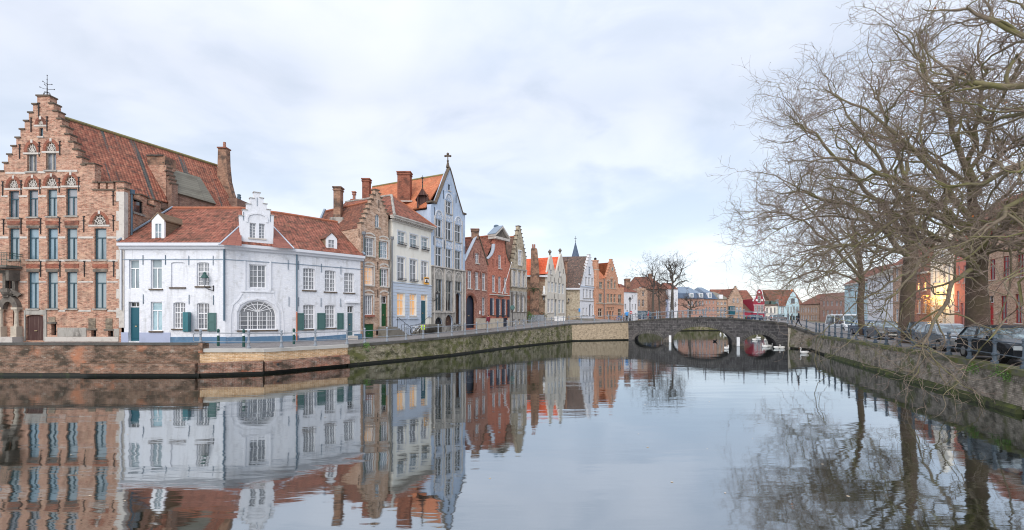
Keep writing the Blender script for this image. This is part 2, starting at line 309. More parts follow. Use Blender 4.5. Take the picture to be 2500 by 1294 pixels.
def inside(p,poly):
    x,y=p; c=False; n=len(poly)
    for i in range(n):
        x1,y1=poly[i]; x2,y2=poly[i-1]
        if (y1>y)!=(y2>y) and x<(x2-x1)*(y-y1)/(y2-y1)+x1: c=not c
    return c
def fill(m,f,outer,holes,d,mi=0):
    V=[]; E=[]
    for lp in [outer]+list(holes):
        k=len(V); V+=[Vector((float(a),float(b))) for a,b in lp]; E+=[(k+i,k+(i+1)%len(lp)) for i in range(len(lp))]
    r=delaunay_2d_cdt(V,E,[],0,1e-5); vs=r[0]; k=len(m.v)
    m.v+=[f.P(v[0],v[1],d) for v in vs]
    for t in r[2]:
        c=(sum(vs[i][0] for i in t)/3,sum(vs[i][1] for i in t)/3)
        if inside(c,outer) and not any(inside(c,h) for h in holes): m.f.append(tuple(k+i for i in t)); m.mi.append(mi)
def arc(u0,u1,z,rise,n=10):   # points from right to left over the top
    c=(u0+u1)/2; r=(u1-u0)/2
    return [(c+r*math.cos(math.pi*i/n),z+rise*math.sin(math.pi*i/n)) for i in range(n+1)]
def opening(u0,u1,z0,z1,rise=0):
    if rise<=0: return [(u0,z0),(u1,z0),(u1,z1),(u0,z1)]
    return [(u0,z0),(u1,z0)]+arc(u0,u1,z1-rise,rise)
KIND={ # vertical bars [(frac,thick, from z frac, to z frac)], horizontal bars [(frac,thick)]
'T':([(.5,1,0,.70)],[(.70,1)]),'W4':([(.5,1,0,1),(.25,0,0,1),(.75,0,0,1)],[(.60,1),(.2,0),(.4,0),(.8,0)]),
'W2':([(.5,1,0,1)],[(.76,1),(.38,0)]),'P':([(.5,1,0,1)],[(.66,1)]),'X':([(.5,2,0,1)],[(.60,2)]),'M':([(.5,2,0,1)],[]),
'N':([(.5,0,0,1)],[(.70,1),(.35,0)]),'G':([(.5,0,0,1)],[(.2,0),(.4,0),(.6,0),(.8,0)]),'C':([(.5,1,0,1),(.25,0,0,1),(.75,0,0,1)],[(.25,0),(.5,0),(.75,0)]),
'BIG':([(.25,1,0,.62),(.5,1,0,.62),(.75,1,0,.62)]+[((i+.5)/8,0,0,.62) for i in range(8) if i%2==0]+[(.375,0,0,.62),(.625,0,0,.62),(.875,0,0,.62)],[(.62,1),(.155,0),(.31,0),(.465,0)]),
'O':([],[]),'Q':([(.5,0,0,1)],[(.5,0)])}
class House:
    def __init__(s,name,label,f,ybase,view,wall,group=None,cat='house',th=.45):
        s.f=f; s.V=view; s.wall=wall; s.holes=[]; s.th=th
        s.z0=f.uz((1250+FP*f.A[0]/f.A[1]+1250+FP*f.B[0]/f.B[1])/2,ybase)[1]
        mid=(f.A+f.B)/2; s.t=thing(name,label,cat,(float(mid[0]),float(mid[1]),s.z0),group); s.trim={}
    def px(s,x,y): o=s.V; return (o[0]+x/o[2],o[1]+y/o[2])
    def c(s,x,y): return s.f.uz(*s.px(x,y))
    def r(s,x0,x1,y0,y1):
        cxx=(x0+x1)/2; u0=s.f.U(s.px(x0,0)[0]); u1=s.f.U(s.px(x1,0)[0]); return u0,u1,s.c(cxx,y1)[1],s.c(cxx,y0)[1]
    def tb(s,mat): return s.trim.setdefault(mat,MB())
    def win(s,x0,x1,y0,y1,kind='P',gl=None,fr='wood_white',rise=0,sill='grey_stone',name='window',inset=.14,surround=None,hood=None):
        u0,u1,z0,z1=s.r(x0,x1,y0,y1); gl=gl or random.choice(GL); f=s.f
        if rise<0: rise=(u1-u0)/2
        s.holes.append(opening(u0,u1,z0,z1,rise)); m=MB(); di=-inset; w=u1-u0; h=z1-z0; T=min(.075,w*.08)
        zt=z1-rise
        for a,b in ((u0,u0+T),(u1-T,u1)): f.box(m,a,b,z0,zt,di-.05,di+.03)
        f.box(m,u0+T,u1-T,z0,z0+T,di-.05,di+.03)
        if rise<=0: f.box(m,u0+T,u1-T,z1-T,z1,di-.05,di+.03)
        else:
            A=arc(u0,u1,zt,rise); B=arc(u0+T,u1-T,zt,max(rise-T,.02))
            for i in range(len(A)-1): f.prism(m,[A[i],A[i+1],B[i+1],B[i]],di-.05,di+.03)
        V,Hh=KIND[kind]
        TH={0:.028,1:.065,2:.095}
        for fr_,t,a,b in V:
            t=min(TH[t],w*.09 if t<2 else w*.14); q=u0+w*fr_
            zz1=z0+h*b
            if rise>0 and b==1: zz1=zt+rise*math.sqrt(max(0,1-((fr_-.5)*2)**2))-T*.5
            f.box(m,q-t/2,q+t/2,z0+h*a+T*.5,zz1-T*.3,di-.04,di+.02)
        for fr_,t in Hh:
            t=min(TH[t],w*.09 if t<2 else w*.14); q=z0+h*fr_
            if q>zt and rise>0: continue
            f.box(m,u0+T*.5,u1-T*.5,q-t/2,q+t/2,di-.038,di+.024)
        if kind=='BIG':
            c=(u0+u1)/2; zb=z0+h*.62
            for k in range(1,8):
                a=math.pi*k/8; rr=(u1-u0)/2*.96; p=(c+rr*math.cos(a),zb+(z1-zb)*.97*math.sin(a))
                nx,nz=-math.sin(a)*.02,math.cos(a)*.02
                f.prism(m,[(c-nx,zb-nz),(c+nx,zb+nz),(p[0]+nx,p[1]+nz),(p[0]-nx,p[1]-nz)],di-.035,di+.015)
            A=arc(c-w*.36,c+w*.36,zb,(z1-zb)*.72); B=arc(c-w*.34,c+w*.34,zb,(z1-zb)*.66)
            for i in range(len(A)-1): f.prism(m,[A[i],A[i+1],B[i+1],B[i]],di-.033,di+.012)
        o=m.build(name,fr,s.t)
        g=MB(); fill(g,f,opening(u0,u1,z0,z1,rise),[],di-.025); g.build('pane',gl,o)
        if sill:
            k=MB(); f.box(k,u0-.09,u1+.09,z0-.10,z0-.002,-.12,.09); k.build('sill',sill,s.t)
        if surround:
            k=s.tb(surround).mark('window_surround'); q=.11
            f.box(k,u0-q,u0-.002,z0,z1+q,-.05,.028); f.box(k,u1+.002,u1+q,z0,z1+q,-.05,.028); f.box(k,u0-.002,u1+.002,z1+.002,z1+q,-.05,.028)
        if hood:
            k=s.tb(hood).mark('hood_mould'); A=arc(u0-.02,u1+.02,z1-rise+.02,max(rise,.14)+.03); B=arc(u0-.22,u1+.22,z1-rise+.02,max(rise,.14)+.26)
            for i in range(len(A)-1): f.prism(k,[A[i],A[i+1],B[i+1],B[i]],-.05,.03)
        return u0,u1,z0,z1
    def door(s,x0,x1,y0,y1,mat,tr=.8,gl='g_dark',rise=0,panels=True,inset=.2,glass_fr='wood_white'):
        u0,u1,z0,z1=s.r(x0,x1,y0,y1); f=s.f
        if rise<0: rise=(u1-u0)/2
        s.holes.append(opening(u0,u1,z0,z1,rise)); h=z1-z0; zt=z0+h*tr; m=MB(); w=u1-u0; di=-inset
        if tr<1:
            f.box(m,u0,u1,z0,zt,di-.08,di)
        else: f.prism(m,opening(u0,u1,z0,z1,rise),di-.08,di)
        if panels:
            zz=(zt if tr<1 else z1-rise)-z0; f.box(m,u0+w*.14,u1-w*.14,z0+zz*.08,z0+zz*.42,di,di+.02); f.box(m,u0+w*.14,u1-w*.14,z0+zz*.5,z0+zz*.93,di,di+.02)
        o=m.build('door',mat,s.t); k=MB(); f.box(k,u0+w*.42,u0+w*.58,z0+h*.36,z0+h*.39,di+.02,di+.05); k.build('handle','brass',o)
        if tr<1:
            k=MB(); f.box(k,u0,u1,zt,zt+.06,di-.08,di+.02); f.box(k,u0,u0+.05,zt+.06,z1-rise,di-.08,di+.01); f.box(k,u1-.05,u1,zt+.06,z1-rise,di-.08,di+.01)
            f.box(k,(u0+u1)/2-.02,(u0+u1)/2+.02,zt+.06,z1-.02,di-.05,di)
            if rise<=0: f.box(k,u0+.05,u1-.05,z1-.05,z1,di-.08,di+.01)
            w_=k.build('transom_window',glass_fr,s.t); g=MB(); fill(g,f,opening(u0,u1,zt+.05,z1,rise),[],di-.03); g.build('pane',gl,w_)
        return u0,u1,z0,z1
    def anchors(s,pts,hh=.5,mat='iron'):   # iron wall ties
        for (x,y) in pts:
            u,z=s.c(x,y); m=MB(); f=s.f; w=.022 if mat=='iron' else .013; f.box(m,u-w,u+w,z-hh,z+hh,.01,.05)
            if mat=='iron' and hh>.45: f.box(m,u-.11,u+.11,z+hh*.35,z+hh*.42,.015,.05); f.box(m,u-.07,u+.07,z+hh*.9,z+hh,.015,.055)
            m.build('wall_tie',mat,s.t)
    def steps_px(s,left,n_l,apex,hw,right,n_r,cap='coping_brown',ct=.09):
        """crow-stepped outline from the low left tread, over the apex block, to the low right tread"""
        (xl,yl),(xr,yr)=left,right; ax,ay=apex; pts=[]; treads=[]
        for i in range(n_l+1):
            x=xl+(ax-hw-xl)*i/n_l; y=yl+(ay-yl)*i/n_l
            if i>0: pts.append((x,yl+(ay-yl)*(i-1)/n_l))
            pts.append((x,y))
            if i<n_l: treads.append((x,xl+(ax-hw-xl)*(i+1)/n_l,y))
        treads.append((ax-hw,ax+hw,ay)); R=[]
        for i in range(n_r+1):
            x=xr+(ax+hw-xr)*i/n_r; y=yr+(ay-yr)*i/n_r
            if i>0: R.append((x,yr+(ay-yr)*(i-1)/n_r))
            R.append((x,y))
            if i<n_r: treads.append((xr+(ax+hw-xr)*(i+1)/n_r,x,y))
        pts+=R[::-1]
        k=s.tb(cap)
        for a,b,y in treads:
            u0,z=s.c(a,y); u1,_=s.c(b,y); k.mark('coping_stone'); s.f.box(k,u0-.05,u1+.05,z,z+ct,-s.th-.04,.08)
        return [s.c(*p) for p in pts]
    def finish(s,outline,sides=8.0,zs=None,back=None):
        """outline: (u,z) points from left top to right top; closes down to the base"""
        f=s.f; zb=s.z0-.8
        outer=[(outline[0][0],zb),(outline[-1][0],zb)]+outline[::-1]
        m=MB(); f.prism(m,outer,-s.th,0,holes=s.holes,jamb=.22)
        u0=outline[0][0]; u1=outline[-1][0]
        zl=(zs[0] if zs else outline[0][1]); zr=(zs[1] if zs else outline[-1][1])
        if sides:
            P=f.P; d=-s.th
            m.poly([P(u0,zb,d),P(u0,zb,-sides),P(u0,zl,-sides),P(u0,zl,d)]); m.poly([P(u1,zb,d),P(u1,zb,-sides),P(u1,zr,-sides),P(u1,zr,d)])
            m.poly([P(u0,zb,-sides),P(u1,zb,-sides),P(u1,zr,-sides),P(u0,zl,-sides)])
        m.build('wall',s.wall,s.t)
        for k,v in s.trim.items(): v.split(s.t,k)
    def gable_roof(s,ridge,le,re,mat,length=8.0,start=None,zback=None,ridge_mat='ridge_tile',over=.15):
        """ridge, left eave, right eave in view coords on the facade plane; runs straight back"""
        f=s.f; st=-(start if start is not None else s.th); ru,rz=s.c(*ridge); lu,lz=s.c(*le); qu,qz=s.c(*re); m=MB(); P=f.P
        for (eu,ez,sg) in ((lu,lz,-1),(qu,qz,1)):
            v=Vector((ru-eu,rz-ez)); v.normalize(); eu2=eu-v[0]*over; ez2=ez-v[1]*over; nx,nz=(-v[1]*.12,v[0]*.12) if v[0]>0 else (v[1]*.12,-v[0]*.12)
            a=[(eu2,ez2),(ru,rz)]; b=[(eu2-nx,ez2-nz),(ru-nx*0,rz-.14)]
            m.hexa([P(*b[0],st),P(*b[1],st),P(*b[1],-length),P(*b[0],-length),P(*a[0],st),P(*a[1],st),P(*a[1],-length),P(*a[0],-length)])
        o=m.build('roof',mat,s.t); k=MB(); k.tube([P(ru,rz+.02,st),P(ru,rz+.02,-length)],.11,8); k.build('ridge',ridge_mat,o)
        g=MB(); g.poly([P(lu,lz,-length+.02),P(qu,qz,-length+.02),P(ru,rz,-length+.02)]); g.build('back_gable',s.wall,s.t)
        return o
def chimney(parent,c,wx,wy,z0,z1,mat,pots=0,flare=0,potmat='brick_red',rot=0,name='chimney'):
    m=MB(); x,y=c; ca,sa=math.cos(rot),math.sin(rot)
    def R(a,b,z): return (x+a*ca-b*sa,y+a*sa+b*ca,z)
    def bx(hx,hy,za,zb,hx2=None,hy2=None):
        hx2=hx2 or hx; hy2=hy2 or hy
        m.hexa([R(-hx,-hy,za),R(hx,-hy,za),R(hx,hy,za),R(-hx,hy,za),R(-hx2,-hy2,zb),R(hx2,-hy2,zb),R(hx2,hy2,zb),R(-hx2,hy2,zb)])
    hx,hy=wx/2,wy/2
    if flare: bx(hx*(1+flare),hy*(1+flare),z0,z0+(z1-z0)*.35,hx,hy); bx(hx,hy,z0+(z1-z0)*.35,z1-.35)
    else: bx(hx,hy,z0,z1-.35)
    bx(hx+.06,hy+.06,z1-.35,z1-.22); bx(hx+.02,hy+.02,z1-.22,z1-.12); bx(hx+.09,hy+.09,z1-.12,z1)
    o=m.build(name,mat,parent)
    for i in range(pots):
        k=MB(); q=(i-(pots-1)/2)*wx/max(pots,1); p=R(q,0,z1); k.lathe(p,[(.13,0),(.11,.5),(.14,.55),(.1,.7)],8); k.build('chimney_pot',potmat,o)
    return o
# ---------------- ground, water, street ----------------
def on(px,D): return ((px-1250)*D/FP,D)
# canal edge (x,y,z) and the house-front line opposite it, walked clockwise round the basin
QE=[(-90,25.6,1.62),(-17.75,25.6,1.50),(-14.6,26.5,1.42),(-11.2,30.7,1.36),(-5.3,38.6,1.55),(0,48.8,1.78),(8.0,60.6,2.28),(16.3,63.2,2.5),(18.2,68.2,2.5),(23,86,2.4),(33,100,2.3),(44,103.5,2.25),(60,105,2.2),(46,75,2.2),(30.9,52.4,2.3),(29.0,47.3,2.3),(29.7,44.5,1.45),(24.0,31.2,1.55),(20.0,21.0,1.5),(17.7,15.5,1.42),(16.2,11,1.42),(13,2,1.42),(11,-8,1.42),(9,-60,1.42)]
BE=[(-90,31,1.62),(-26.7,31,1.58),(-19.7,31,1.5),(-12.7,37.4,1.45),(-8.2,45.5,1.68),(-2.8,55,1.78),(5.2,70,2.7),(15.3,83,2.8),(20,90,2.6),(26,100,2.4),(40,125,2.2),(58,125,2.2),(80,125,2.2),(66,100,2.0),(58,75,1.8),(53,60,1.6),(50,50,1.5),(48,43,1.5),(45,33,1.5),(42,24,1.5),(38,11,1.5),(35,2,1.5),(33,-8,1.5),(30,-60,1.5)]
OE=[(-500,60),(-300,400),(-150,600),(-80,600),(-60,600),(-40,600),(-20,600),(0,600),(20,600),(40,600),(80,600),(150,600),(250,600),(500,600),(600,300),(600,200),(600,120),(600,80),(600,60),(600,40),(600,20),(600,0),(600,-20),(600,-60)]
m=MB()
for i in range(len(QE)-1):
    a,b,c,d=QE[i],QE[i+1],BE[i+1],BE[i]; m.poly([(a[0],a[1],a[2]),(b[0],b[1],b[2]),c,d])
m.build('street','cobbles')['kind']='structure'
m=MB()
for i in range(len(BE)-1):
    a,b=BE[i],BE[i+1]; m.poly([(a[0],a[1],a[2]-.004),(b[0],b[1],b[2]-.004),(*OE[i+1],2.0),(*OE[i],2.0)])
m.poly([(-90,31,1.6),(-500,60,2),(-500,20,2),(-90,25.6,1.6)])
m.build('ground','earth')['kind']='structure'
# water
b=NB('canal_water'); b.p.inputs['Roughness'].default_value=.5
tcn=b.n('ShaderNodeTexCoord').outputs['Object']
n1=b.noise(1.0,3,.55,1.9,.5,tcn); n2=b.noise(1.0,2,.16,.55,.5,tcn); n3=b.noise(1,2,2.2,7,.5,tcn)
def madd(a,k,c):
    q=b.n('ShaderNodeMath'); q.operation='MULTIPLY_ADD'; b.l(a,q.inputs[0]); q.inputs[1].default_value=k
    if isinstance(c,(int,float)): q.inputs[2].default_value=c
    else: b.l(c,q.inputs[2])
    return q.outputs[0]
hh=madd(n2,1.0,madd(n1,.32,madd(n3,.05,0)))
bp=b.n('ShaderNodeBump'); bp.inputs['Strength'].default_value=1; bp.inputs['Distance'].default_value=.011; b.l(hh,bp.inputs['Height'])
gl_=b.n('ShaderNodeBsdfAnisotropic'); gl_.inputs['Roughness'].default_value=.038; b.l(bp.outputs[0],gl_.inputs['Normal']); gl_.inputs['Color'].default_value=(.67,.71,.74,1)
df=b.n('ShaderNodeBsdfDiffuse'); df.inputs[0].default_value=(.016,.02,.009,1)
fr=b.n('ShaderNodeFresnel'); fr.inputs[0].default_value=1.33; b.l(bp.outputs[0],fr.inputs['Normal'])
fac=b.rng(fr.outputs[0],.02,.5,.66,.92); ms=b.n('ShaderNodeMixShader'); b.l(fac,ms.inputs[0]); b.l(df.outputs[0],ms.inputs[1]); b.l(gl_.outputs[0],ms.inputs[2]); b.l(ms.outputs[0],b.t.nodes['Material Output'].inputs[0]); MT['water']=b.m
m=MB(); m.poly([(-90,-60,0),(90,-60,0),(90,110,0),(-90,110,0)]); m.build('water','water')['kind']='structure'
# floating leaves and specks
m=MB()
for i in range(45):
    px=rng.uniform(100,2300); D=rng.uniform(8,26) if px>500 else rng.uniform(8,23); x=(px-1250)*D/FP; s_=rng.uniform(.012,.03); a=rng.uniform(0,6)
    m.poly([(x+s_*math.cos(a+k*1.57)*(1+.5*(k%2)),D+s_*math.sin(a+k*1.57),.006) for k in range(4)])
plain('fallen_leaf',(.62,.50,.36),.8); o=m.build('floating_leaves','fallen_leaf'); tag(o,'pale scattered leaves floating on the dark canal water','leaves'); o['kind']='stuff'
# ---------------- quay walls ----------------
def wallseg(name,label,pts,ztops,mat,cop,cw=.45,ch=.16,batter=.1,z0=.16,seg=None,thick=.5,inward=None,cover=.06):
    """pts: canal edge points (x,y) ; wall face there, thickness away from the water"""
    t=thing(name,label,'quay wall',(pts[0][0],pts[0][1],0)); m=MB(); c=MB(); fo=MB()
    n=len(pts); nr=[]
    for i in range(n):
        a=np.array(pts[max(i-1,0)]); b_=np.array(pts[min(i+1,n-1)]); d=(b_-a)/np.hypot(*(b_-a)); q=np.array([d[1],-d[0]])
        if inward is not None:
            if q@np.array(inward)>0: q=-q
        elif q@(-a)<0: q=-q
        nr.append(q)   # towards the water
    P=lambda i,z,o: (float(pts[i][0]+nr[i][0]*o),float(pts[i][1]+nr[i][1]*o),z)
    for i in range(n-1):
        za,zb=ztops[i]-ch,ztops[i+1]-ch
        m.hexa([P(i,z0,batter),P(i+1,z0,batter),P(i+1,z0,-thick),P(i,z0,-thick),P(i,za,0),P(i+1,zb,0),P(i+1,zb,-thick),P(i,za,-thick)])
        c.hexa([P(i,za,cover),P(i+1,zb,cover),P(i+1,zb,-cw),P(i,za,-cw),P(i,za+ch,cover),P(i+1,zb+ch,cover),P(i+1,zb+ch,-cw),P(i,za+ch,-cw)])
        fo.hexa([P(i,-1,batter-.06),P(i+1,-1,batter-.06),P(i+1,-1,-thick),P(i,-1,-thick),P(i,z0,batter-.06),P(i+1,z0,batter-.06),P(i+1,z0,-thick),P(i,z0,-thick)])
    m.build('wall',mat,t); c.build('coping',cop,t); fo.build('footing','wet_stone',t)
    return t,P
def W2(px,D): return on(px,D)
t,P=wallseg('quay_wall','dark red weathered brick quay wall with raised parapet in front of the stepped gable house',[(-60,25.6),(-28.5,25.6),(-24,25.6),(-17.75,25.6)],[1.86]*4,'quay_brick','coping_dark',ch=.13)
k=MB(); k.box(-17.76,-17.52,25.5,26.05,1.3,1.84); k.build('end_pier','quay_brick',t)
k=MB(); k.box(-24.2,-17.8,25.26,25.6,.16,.72); k.build('ledge','quay_brick',t)
t,P=wallseg('quay_wall','pale yellow new brick quay wall with light concrete coping below the white house',[(-17.75,25.6),(-14.6,26.5),(-11.2,30.7)],[1.54,1.46,1.44],'quay_yellow','coping_pale',ch=.2,cover=.1,batter=0,cw=.5)
k=MB(); ln=[(-17.75,25.6),(-14.6,26.5),(-11.2,30.7)]
for i in range(2):
    a,b_=ln[i],ln[i+1]; d=np.array([b_[0]-a[0],b_[1]-a[1]]); d/=np.hypot(*d); n_=(d[1]*.3,-d[0]*.3)
    k.hexa([(a[0]+n_[0],a[1]+n_[1],.16),(b_[0]+n_[0],b_[1]+n_[1],.16),(b_[0],b_[1],.16),(a[0],a[1],.16),(a[0]+n_[0]*.85,a[1]+n_[1]*.85,.66),(b_[0]+n_[0]*.85,b_[1]+n_[1]*.85,.72),(b_[0],b_[1],.78),(a[0],a[1],.72)])
k.build('lower_ledge','quay_red',t)
k=MB(); k.ball((-14.0,26.9,.5),.1,8,0,(1,1,1)); k.build('drain_hole','interior_dark',t)
wallseg('quay_wall','mossy old rubble quay wall running from the yellow brick toward the bridge',[(-11.2,30.7),(-8.5,34.2),(-5.3,38.6),(-2.8,43.4),(0,48.8),(4,54.8),(8.0,60.6)],[1.44,1.5,1.63,1.73,1.86,2.10,2.36],'quay_moss','coping_dark',ch=.17,batter=.14)
wallseg('quay_wall','plain buff brick quay wall beside the left end of the stone bridge',[(8.0,60.6),(16.3,63.2)],[2.36,2.62],'quay_buff','coping_dark',ch=.17)
wallseg('quay_wall','moss edged grey brick quay wall under the overhanging bare trees',[(13,2),(16.2,11),(17.7,15.5),(20.0,21.0),(24.0,31.2),(28.2,41.5)],[1.5,1.5,1.5,1.59,1.66,1.62],'quay_pale','coping_moss',ch=.22,batter=.12,cw=.5,inward=(1,0))
wallseg('quay_wall','stained block quay wall at the right end of the bridge',[(28.2,41.5),(29.7,44.5),(29.0,47.3)],[1.62,1.7,2.44],'quay_pale','coping_dark',ch=.2,inward=(1,0))
wallseg('quay_wall','far mossy quay wall seen through the middle bridge arch',[(18.2,68.2),(23,86),(33,100),(44,103.5),(60,105)],[2.5,2.4,2.3,2.25,2.25],'quay_moss','coping_dark',ch=.15,inward=(-1,1))
wallseg('quay_wall','far low quay wall seen through the right bridge arch',[(60,105),(46,75),(30.9,52.4)],[2.25,2.2,2.3],'quay_buff','coping_dark',ch=.15,inward=(1,0))
# moss ledge along the right-hand wall
m=MB()
seg=[(17.7,15.5),(20.0,21.0),(24.0,31.2),(27,38.5)]
for i in range(3):
    a,b_=seg[i],seg[i+1]; m.hexa([(a[0]-.30,a[1]+.1,.0),(b_[0]-.28,b_[1]+.1,.0),(b_[0],b_[1],.0),(a[0],a[1],.0),(a[0]-.24,a[1]+.1,.14),(b_[0]-.22,b_[1]+.1,.14),(b_[0],b_[1],.34),(a[0],a[1],.34)])
tag(m.build('wall_ledge','moss_green'),'green mossy ledge at the foot of the right hand quay wall','ledge')
def tuft(c,r,n,label,mat,cat='plant',name='wall_plant',up=.5):
    m=MB()
    for i in range(n):
        a=rng.uniform(0,6.28); e=rng.uniform(-.6,1.4); l=r*rng.uniform(.15,1)**.6; p=Vector(c); q=p+Vector((math.cos(a)*math.cos(e),math.sin(a)*math.cos(e),math.sin(e)*up*2))*l
        for k in range(3):
            s=Vector((rng.normal(),rng.normal(),rng.normal())).normalized()*min(r*.09,.07); v=Vector((rng.normal(),rng.normal(),rng.normal())).normalized()*min(r*.16,.11); w=q+v*rng.uniform(0,1.5)
            m.poly([w,w+s+v*.5,w+v,w-s+v*.5])
        if i%6==0: s=(q-p).cross(Vector((.3,.5,.8))).normalized()*.006; m.poly([p-s,p+s,q+s,q-s])
    o=m.build(name,mat,None,c); tag(o,label,cat); return o
plain('leaf_green',(.10,.20,.04),.7,ls=[((.05,.10,.03),3,.5,.7,.7)]); plain('leaf_dark',(.045,.07,.03),.8); plain('leaf_orange',(.55,.17,.04),.7); plain('leaf_yellow',(.60,.36,.04),.7); plain('pot',(.28,.1,.07),.8); plain('leaf_dry',(.33,.20,.08),.8)
tuft((-10.2,31.6,1.15),.45,60,'small bright green plant growing high on the quay wall by the yellow brick','leaf_green')
for i,(px,D,z,l) in enumerate([(2380,18.2,1.2,'leftmost small green fern growing below the right quay coping'),(2445,16.9,1.2,'larger green fern growing below the right quay coping'),(2472,16.3,1.15,'rightmost green fern growing below the right quay coping')]):
    tuft((on(px,D)[0]-.1,D,z),.3,60,l,'leaf_green',name='fern')
# ---------------- bridge ----------------
bf=Fac(1534,63.2,1924,47.3); bf.n=np.array([-.355,-.935])   # the barrels run askew to the face
bt=thing('stone_bridge','dark stone bridge with three round arches over the canal','bridge',(22.6,55.2,0))
def bc(px,py): return bf.uz(px,py)
top=[bc(1534,787),bc(1565,784),bc(1600,781.5),bc(1650,779.3),bc(1700,778),bc(1740,777.6),bc(1780,779),bc(1820,782),bc(1870,787.5),bc(1924,794)]
def archhole(pa,pb,ycrown):
    u0=bf.U(pa); u1=bf.U(pb); zc=bc((pa+pb)/2,ycrown)[1]; return u0,u1,zc
ARC=[archhole(1549,1620,814),archhole(1641,1789,797.5),archhole(1815,1897,816.5)]
holes=[]; m=MB()
for u0,u1,zc in ARC:
    holes.append([(u0,-.6),(u1,-.6)]+[(p[0],p[1]) for p in arc(u0,u1,.12,zc-.12,18)])
bf.prism(m,[(top[0][0],-1),(top[-1][0],-1)]+top[::-1],-5.4,0,holes=holes,jamb=5.4)
fill(m,bf,[(top[0][0],-1),(top[-1][0],-1)]+top[::-1],holes,-5.4)
m.build('wall','bridge_stone',bt)
for u0,u1,zc in ARC:   # voussoir ring, stone by stone
    m=MB(); nv=int((u1-u0)*math.pi/2/.26); c=(u0+u1)/2; r=(u1-u0)/2; rz=zc-.12
    for i in range(nv):
        a0=math.pi*(i+.05)/nv; a1=math.pi*(i+.95)/nv; q=[]
        for a,e in ((a0,0),(a1,0),(a1,.42),(a0,.42)): q.append((c+(r+e)*math.cos(a),.12+(rz+e)*math.sin(a)))
        bf.prism(m,q,-.05,.035)
    m.build('arch_ring','voussoir',bt)
    m=MB(); A=arc(u0-.0,u1+.0,.12,zc-.12,nv); B=arc(u0-.42,u1+.42,.12,zc-.12+.42,nv)
    for i in range(len(A)-1): bf.prism(m,[A[i],A[i+1],B[i+1],B[i]],-.04,.012)
    m.build('ring_mortar','joint',bt)
m=MB()
for i in range(len(top)-1):
    (a,za),(b_,zb)=top[i],top[i+1]
    for d0,d1 in ((-.4,.09),(-5.49,-5.0)):
        m.hexa([bf.P(a,za,d1),bf.P(b_,zb,d1),bf.P(b_,zb,d0),bf.P(a,za,d0),bf.P(a,za+.17,d1),bf.P(b_,zb+.17,d1),bf.P(b_,zb+.17,d0),bf.P(a,za+.17,d0)])
m.build('coping','coping_dark',bt)
m=MB()
for i in range(len(top)-1):
    (a,za),(b_,zb)=top[i],top[i+1]; m.poly([bf.P(a,za+.03,-.4),bf.P(b_,zb+.03,-.4),bf.P(b_,zb+.03,-5),bf.P(a,za+.03,-5)])
m.build('deck','cobbles',bt)
for pa,pb in ((1620,1641),(1789,1815)):   # pier noses
    u0,u1=bf.U(pa)-.05,bf.U(pb)+.05; m=MB(); c=(u0+u1)/2; P=bf.P
    m.hexa([P(u0,-1,0),P(c,-1,1.1),P(c,-1,1.1),P(u1,-1,0),P(u0,.32,0),P(c,.32,1.0),P(c,.32,1.0),P(u1,.32,0)]); m.poly([P(u0,.32,0),P(c,.32,1.0),P(u1,.32,0),P(c,.75,0)]); m.build('pier_nose','dark_stone',bt)
m=MB(); u=bf.U(1924); 
for a,b_ in ((u-.02,u+.55),(u+1.0,u+1.5)): bf.box(m,a,b_,-.2,2.1,-.4,.16)
m.build('pilaster','pale_stone',bt)
for i,(pa,ya,yb,lb) in enumerate(((1636.5,818,838,'white marker post standing at the left bridge pier'),(1799.5,822,844,'white marker post standing at the right bridge pier'))):
    u=bf.U(pa); zt=bc(pa,ya)[1]; t=thing('marker_post',lb,'marker post',bf.P(u,0,1.15)); m=MB(); bf.box(m,u-.17,u+.17,.02,zt,1.1,1.22); m.build('board','white_mark',t); m=MB(); bf.box(m,u-.06,u+.06,-1,zt-.05,1.0,1.098); m.build('post','iron',t)
# ---------------- railings ----------------
pm=MB(); pm.lathe((0,0,0),[(.12,0),(.12,.10),(.075,.14),(.07,.30),(.10,.34),(.10,.40),(.06,.44),(.05,.78),(.075,.80),(.075,.86),(.05,.88),(.06,.98),(.085,1.0),(.06,1.07),(.02,1.09)],10)
def railing(label,pts,posts=None,step=2.3,cop=.0,mat='railing',wave=True,slim=1.0):
    """pts: (x,y,z) line; posts: list of pixel columns or None"""
    P=[Vector(p) for p in pts]; S_=[0]
    for i in range(len(P)-1): S_.append(S_[-1]+(P[i+1]-P[i]).length)
    def at(s):
        for i in range(len(P)-1):
            if s<=S_[i+1] or i==len(P)-2: return P[i].lerp(P[i+1],(s-S_[i])/max(S_[i+1]-S_[i],1e-6))
    ss=[]
    if posts:
        for q in posts:
            best=min((abs(1250+FP*at(k*S_[-1]/3000).x/at(k*S_[-1]/3000).y-q),k) for k in range(3001)); ss.append(best[1]*S_[-1]/3000)
    else:
        n=max(1,int(S_[-1]/step)); ss=[S_[-1]*i/n for i in range(n+1)]
    t=thing('railing',label,'railing',tuple(P[0])); first=None
    for s in ss:
        p=at(s)
        if first is None: first=pm.build('post',mat,t,loc=(0,0,0)); o=first
        else: o=first.copy(); COL.objects.link(o); o.parent=t
        o.location=(p-P[0]); o.scale=(slim,slim,1)
    m=MB(); q=[at(s) for s in ss]
    for z in (.88,.38): m.tube([(a.x,a.y,a.z+z+cop) for a in q],.026 if z>.5 else .02,6)
    m.build('rail',mat,t,loc=tuple(P[0])); return t
def inset(pts,o,sgn=1):
    return pts
